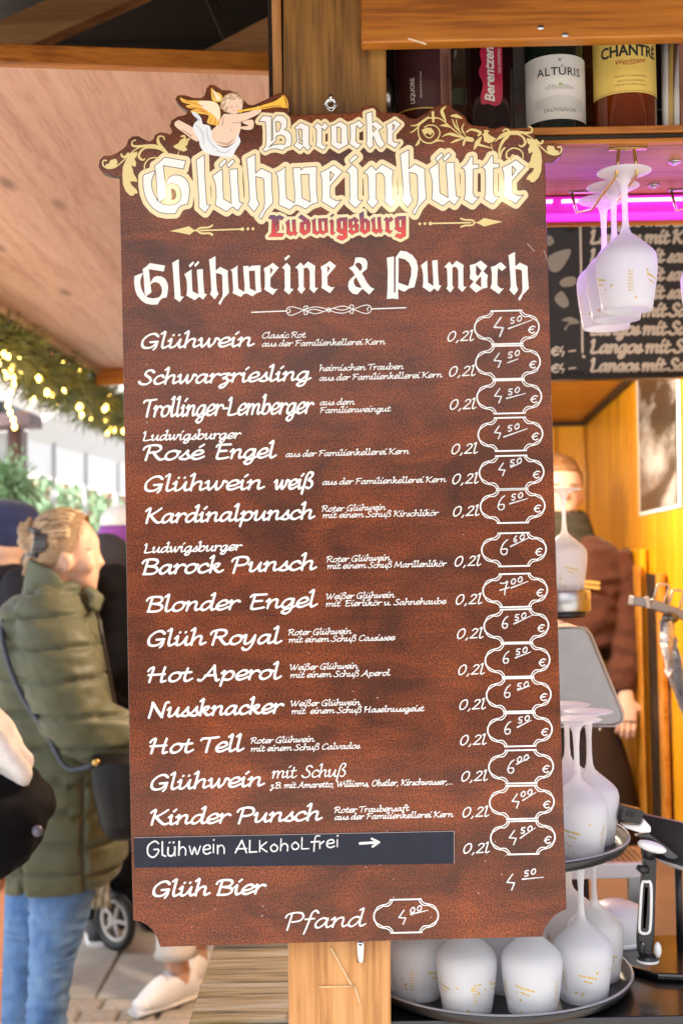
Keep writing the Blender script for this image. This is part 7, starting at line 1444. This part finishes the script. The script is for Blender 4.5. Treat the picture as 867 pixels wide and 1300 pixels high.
for s in (-1, 1): hand(o, M_skin, (cx_ + .15, cy_ + s * .2, .99), (1, 0, -.2), (0, 0, 1), .95)
remeshed('hair', lambda bm: ball(bm, (cx_ - .02, cy_, 1.61), (.092,.094,.11), 16), mat('brown_hair', (.09,.05,.03), .6), o, .010, 1)

# stroller behind the woman
YT2 = 5.1; st = empty('stroller', W(130, 1180, YT2), 'black pushchair with a grey rimmed wheel and a cream blanket behind the olive coat', 'pushchair')
for px, py, Y in ((146,1148,YT2),(192,1140,YT2 + .25),(150,1120,YT2 + .6)):
    c = W(px, py, Y); c.z = .118; 
    bm = bmesh.new(); ring = [c + Vector((.102 * math.cos(t) * .75, -.06 * math.cos(t), .102 * math.sin(t))) for t in [k * math.pi / 14 for k in range(28)]]; tube(bm, ring, .018, 8, closed=True); wh = bm_obj('wheel', bm, M_black, st)
    bm = bmesh.new(); ring = [c + Vector((.078 * math.cos(t) * .75, -.046 * math.cos(t), .078 * math.sin(t))) for t in [k * math.pi / 14 for k in range(28)]]; tube(bm, ring, .009, 8, closed=True)
    for k in range(5): t = k * 2 * math.pi / 5; tube(bm, [c, c + Vector((.078 * math.cos(t) * .75, -.046 * math.cos(t), .078 * math.sin(t)))], .008, 6)
    bm_obj('rim', bm, mat('pale_rim', (.55,.52,.50), .4), st, kind='stuff')
bm = bmesh.new(); c = W(146,1148,YT2); c.z = .118; h_ = W(150, 940, YT2 + .3); tube(bm, [c + Vector((0,.03,0)), W(125,1128,YT2 + .05), W(120,1080,YT2 + .1), h_], .012, 8); bm_obj('frame_tube', bm, M_black, st)
remeshed('seat', lambda bm: px_torso(bm, [(1030,128,186,.1),(1060,120,190,.16),(1100,128,188,.17),(1122,134,186,.12)], YT2 + .25, 4), M_blk2, st, .014, 1)
bm = bmesh.new(); rr_ = random.Random(6); W0 = []
for i in range(9):
    x = 117 + i * 2.8; W0.append([bm.verts.new(W(x, 1105 + j * 9.5, YT2 - .05 + .02 * math.sin(i * 1.8 + j) )) for j in range(6)])
for A, B in zip(W0, W0[1:]):
    for j in range(5): bm.faces.new((A[j], A[j + 1], B[j + 1], B[j]))
q_ = bm_obj('cream_blanket', bm, mat('cream_wool', (.62,.50,.34), .9), st, smooth=True); q_.modifiers.new('t', 'SOLIDIFY').thickness = .012

# --- the seller
YV = 4.6; sv = empty('person', (W(715, 900, YV).x, YV, .06), 'stall seller in a brown sweatshirt and dark scarf behind the counter', 'person')
def svb(bm):
    ball(bm, W(708, 620, YV), (.088,.098,.118), 20); ball(bm, W(710, 640, YV) + Vector((0,-.02,0)), (.065,.075,.075), 16)
    fy = W(711, 633, YV) + Vector((0, -.098, 0)); tube(bm, [fy + Vector((0,.01,.035)), fy + Vector((0,-.008,.005)), fy + Vector((0,-.004,-.006))], [.008,.013,.010], 8)
    for k in (-1, 1): ball(bm, W(708, 630, YV) + Vector((k * .088, 0, 0)), (.012,.018,.03), 10)
    ball(bm, W(711, 651, YV) + Vector((0,-.088,0)), (.022,.010,.005), 10); ball(bm, W(711, 659, YV) + Vector((0,-.078,0)), (.02,.015,.016), 10)
    tube(bm, [W(710, 650, YV), W(710, 700, YV)], [.055,.07], 14); tube(bm, [W(712, 700, YV), W(712, 900, YV), W(712, 1000, YV)], [.13,.13,.14], 16)
    for s in (-1, 1): tube(bm, [W(712, 990, YV) + Vector((s * .09, 0, 0)), Vector((W(712, 990, YV).x + s * .09, YV, .5)), Vector((W(712, 990, YV).x + s * .09, YV, .14))], [.09,.06,.045], 12)
remeshed('body', svb, M_skin2, sv, .009, 2)
remeshed('hair', lambda bm: (ball(bm, W(707, 611, YV) + Vector((0, .028, 0)), (.100,.100,.108), 18), ball(bm, W(707, 596, YV) + Vector((0,-.03,0)), (.075,.06,.035), 14)), mat('ginger_hair', (.30,.15,.06), .6, noise=.5, scale=40), sv, .009, 1)
for k in (-1, 1):
    bm = bmesh.new(); ball(bm, W(711 + k * 11, 624, YV) + Vector((0,-.090,0)), (.011,.006,.006), 10); bm_obj('eye', bm, mat('eye_dark', (.06,.06,.08), .2), sv); bm = bmesh.new(); ball(bm, W(711 + k * 11, 617, YV) + Vector((0,-.092,0)), (.018,.006,.004), 10); bm_obj('eyebrow', bm, mat('brow_hair', (0,0,0)), sv)
bm = bmesh.new(); ball(bm, W(711, 651, YV) + Vector((0,-.094,0)), (.020,.006,.004), 10); bm_obj('lips', bm, mat('lips', (.45,.12,.10), .4), sv)
M_brs = mat('brown_sweatshirt', (.095,.028,.013), .9, noise=.25, scale=9, bump=.25, sheen=.3)
def svs(bm):
    px_torso(bm, [(676,680,744,.08),(684,662,762,.12),(698,650,782,.15),(740,640,786,.17),(790,640,784,.165),(825,646,778,.155)], YV, 4)
    P = spline([(770,708,.085,0),(783,740,.082,-.01),(789,785,.076,-.03),(791,830,.070,-.06),(791,862,.056,-.10),(792,880,.044,-.12)], 6)
    tube(bm, [W(x, y, YV + dy) for x, y, r, dy in P], [r * (1 + .05 * math.sin(i * 1.5) * (1 if i > 14 else .3)) for i, (x, y, r, dy) in enumerate(P)], 18)
    P = spline([(660,706,.085,0),(640,740,.08,-.01),(632,785,.074,-.05),(645,830,.065,-.12),(665,860,.05,-.2)], 6); tube(bm, [W(x, y, YV + dy) for x, y, r, dy in P], [r for x, y, r, dy in P], 18)
folds(remeshed('sweatshirt', svs, M_brs, sv, .010, 1), .014, 7, (1, 1, 1.6))
remeshed('scarf', lambda bm: [tube(bm, [W(711, 660 + k * 14, YV) + Vector(((.078 + k * .012) * math.cos(t), (.08 + k * .012) * math.sin(t), .008 * math.sin(3 * t + k))) for t in [i * math.pi / 10 for i in range(20)]], .030, 10, closed=True) for k in range(3)], mat('dark_olive_scarf', (.05,.045,.03), .95, noise=.4, scale=20, bump=.4), sv, .009, 1)
bm = bmesh.new()
for y in (738, 744): beam(bm, W(738, y, YV - .175), W(761, y + 2.5, YV - .172), .004, .010, up=Vector((0,0,1)))
bm_obj('chest_stripes', bm, mat('ochre_print', (.60,.38,.10), .6), sv, kind='stuff')
remeshed('apron', lambda bm: px_torso(bm, [(800,668,758,.175),(850,660,765,.18),(920,652,782,.19),(980,646,800,.2),(1050,640,812,.2),(1110,640,815,.19)], YV, 5), mat('dark_brown_apron', (.045,.024,.018), .85, noise=.3, scale=8), sv, .014, 1)
hand(sv, M_skin2, W(794, 884, YV - .13), (-.1, -.35, -1), (0, -1, .3), 1.05); hand(sv, M_skin2, W(668, 864, YV - .21), (.3, -.4, -1), (0, -1, .3), 1.05)
for s in (-1, 1): shoe(sv, M_shoe, Vector((W(712, 990, YV).x + s * .09, YV, .06)), (0, -1, 0), .25)

for k in range(4):                                     # laces of the nearer trainer
    x, y = AX[0]; d_ = Vector((-.62, -.6, 0)).normalized(); c = Vector((x, y, 0)) + d_ * (.045 + k * .022) + Vector((0, 0, .122 - k * .012)); s_ = d_.cross(Vector((0, 0, 1))); bm = bmesh.new(); tube(bm, [c - s_ * .028 - Vector((0,0,.010)), c + Vector((0,0,.002)), c + s_ * .028 - Vector((0,0,.010))], .0042, 6); bm_obj('lace', bm, mat('grey_lace', (.5,.48,.5), .8), [q for q in COL.objects if q.get('label', '').startswith('person in white trainers')][0])

# ------------------------------------------------------------------ stalls added unseen behind the camera, shaping the varnish reflections and front light
for nm_lab, x0, x1, Y, h, m in (('added brown timber stall behind the camera, mirrored faintly in the lower board', -6, .8, -8, 2.1, mat('brown_plaster', (.16,.10,.065), .8, noise=.3, scale=2)), ('added ochre stall behind the camera, right of the brown timber one', 1.3, 8, -8.6, 2.3, mat('ochre_plaster', (.30,.19,.09), .8, noise=.2, scale=2)), ('added dark green stall behind the camera, left of the brown timber one', -13, -6.5, -8.4, 2.2, mat('green_boards', (.05,.09,.05), .8, noise=.2, scale=2))):
    o = empty('added_stall', ((x0 + x1) / 2, Y, 0), nm_lab, 'stall'); bm = bmesh.new(); box(bm, (x0, Y - 2.4, 0), (x1, Y, h)); bm_obj('wall', bm, m, o)
    bm = bmesh.new(); hexa(bm, [Vector(v) for v in ((x0 - .2,Y - 2.7,h),(x1 + .2,Y - 2.7,h),(x1 + .2,Y + .5,h),(x0 - .2,Y + .5,h),(x0 - .2,Y - 1.3,h + .7),(x1 + .2,Y - 1.3,h + .7),(x1 + .2,Y - 1.1,h + .7),(x0 - .2,Y - 1.1,h + .7))]); bm_obj('roof', bm, mat('brown_roof_tiles', (0,0,0)), o)
    n = int((x1 - x0) / 2.2)
    for i in range(n):
        x = x0 + (i + .5) * (x1 - x0) / n; bm = bmesh.new(); box(bm, (x - .8, Y - .02, 1.0), (x + .8, Y + .05, 1.95)); w_ = bm_obj('serving_hatch', bm, M_black, o); bm = bmesh.new(); box(bm, (x - .85, Y - .02, .92), (x + .85, Y + .25, .99)); bm_obj('hatch_shelf', bm, M_pine, o)
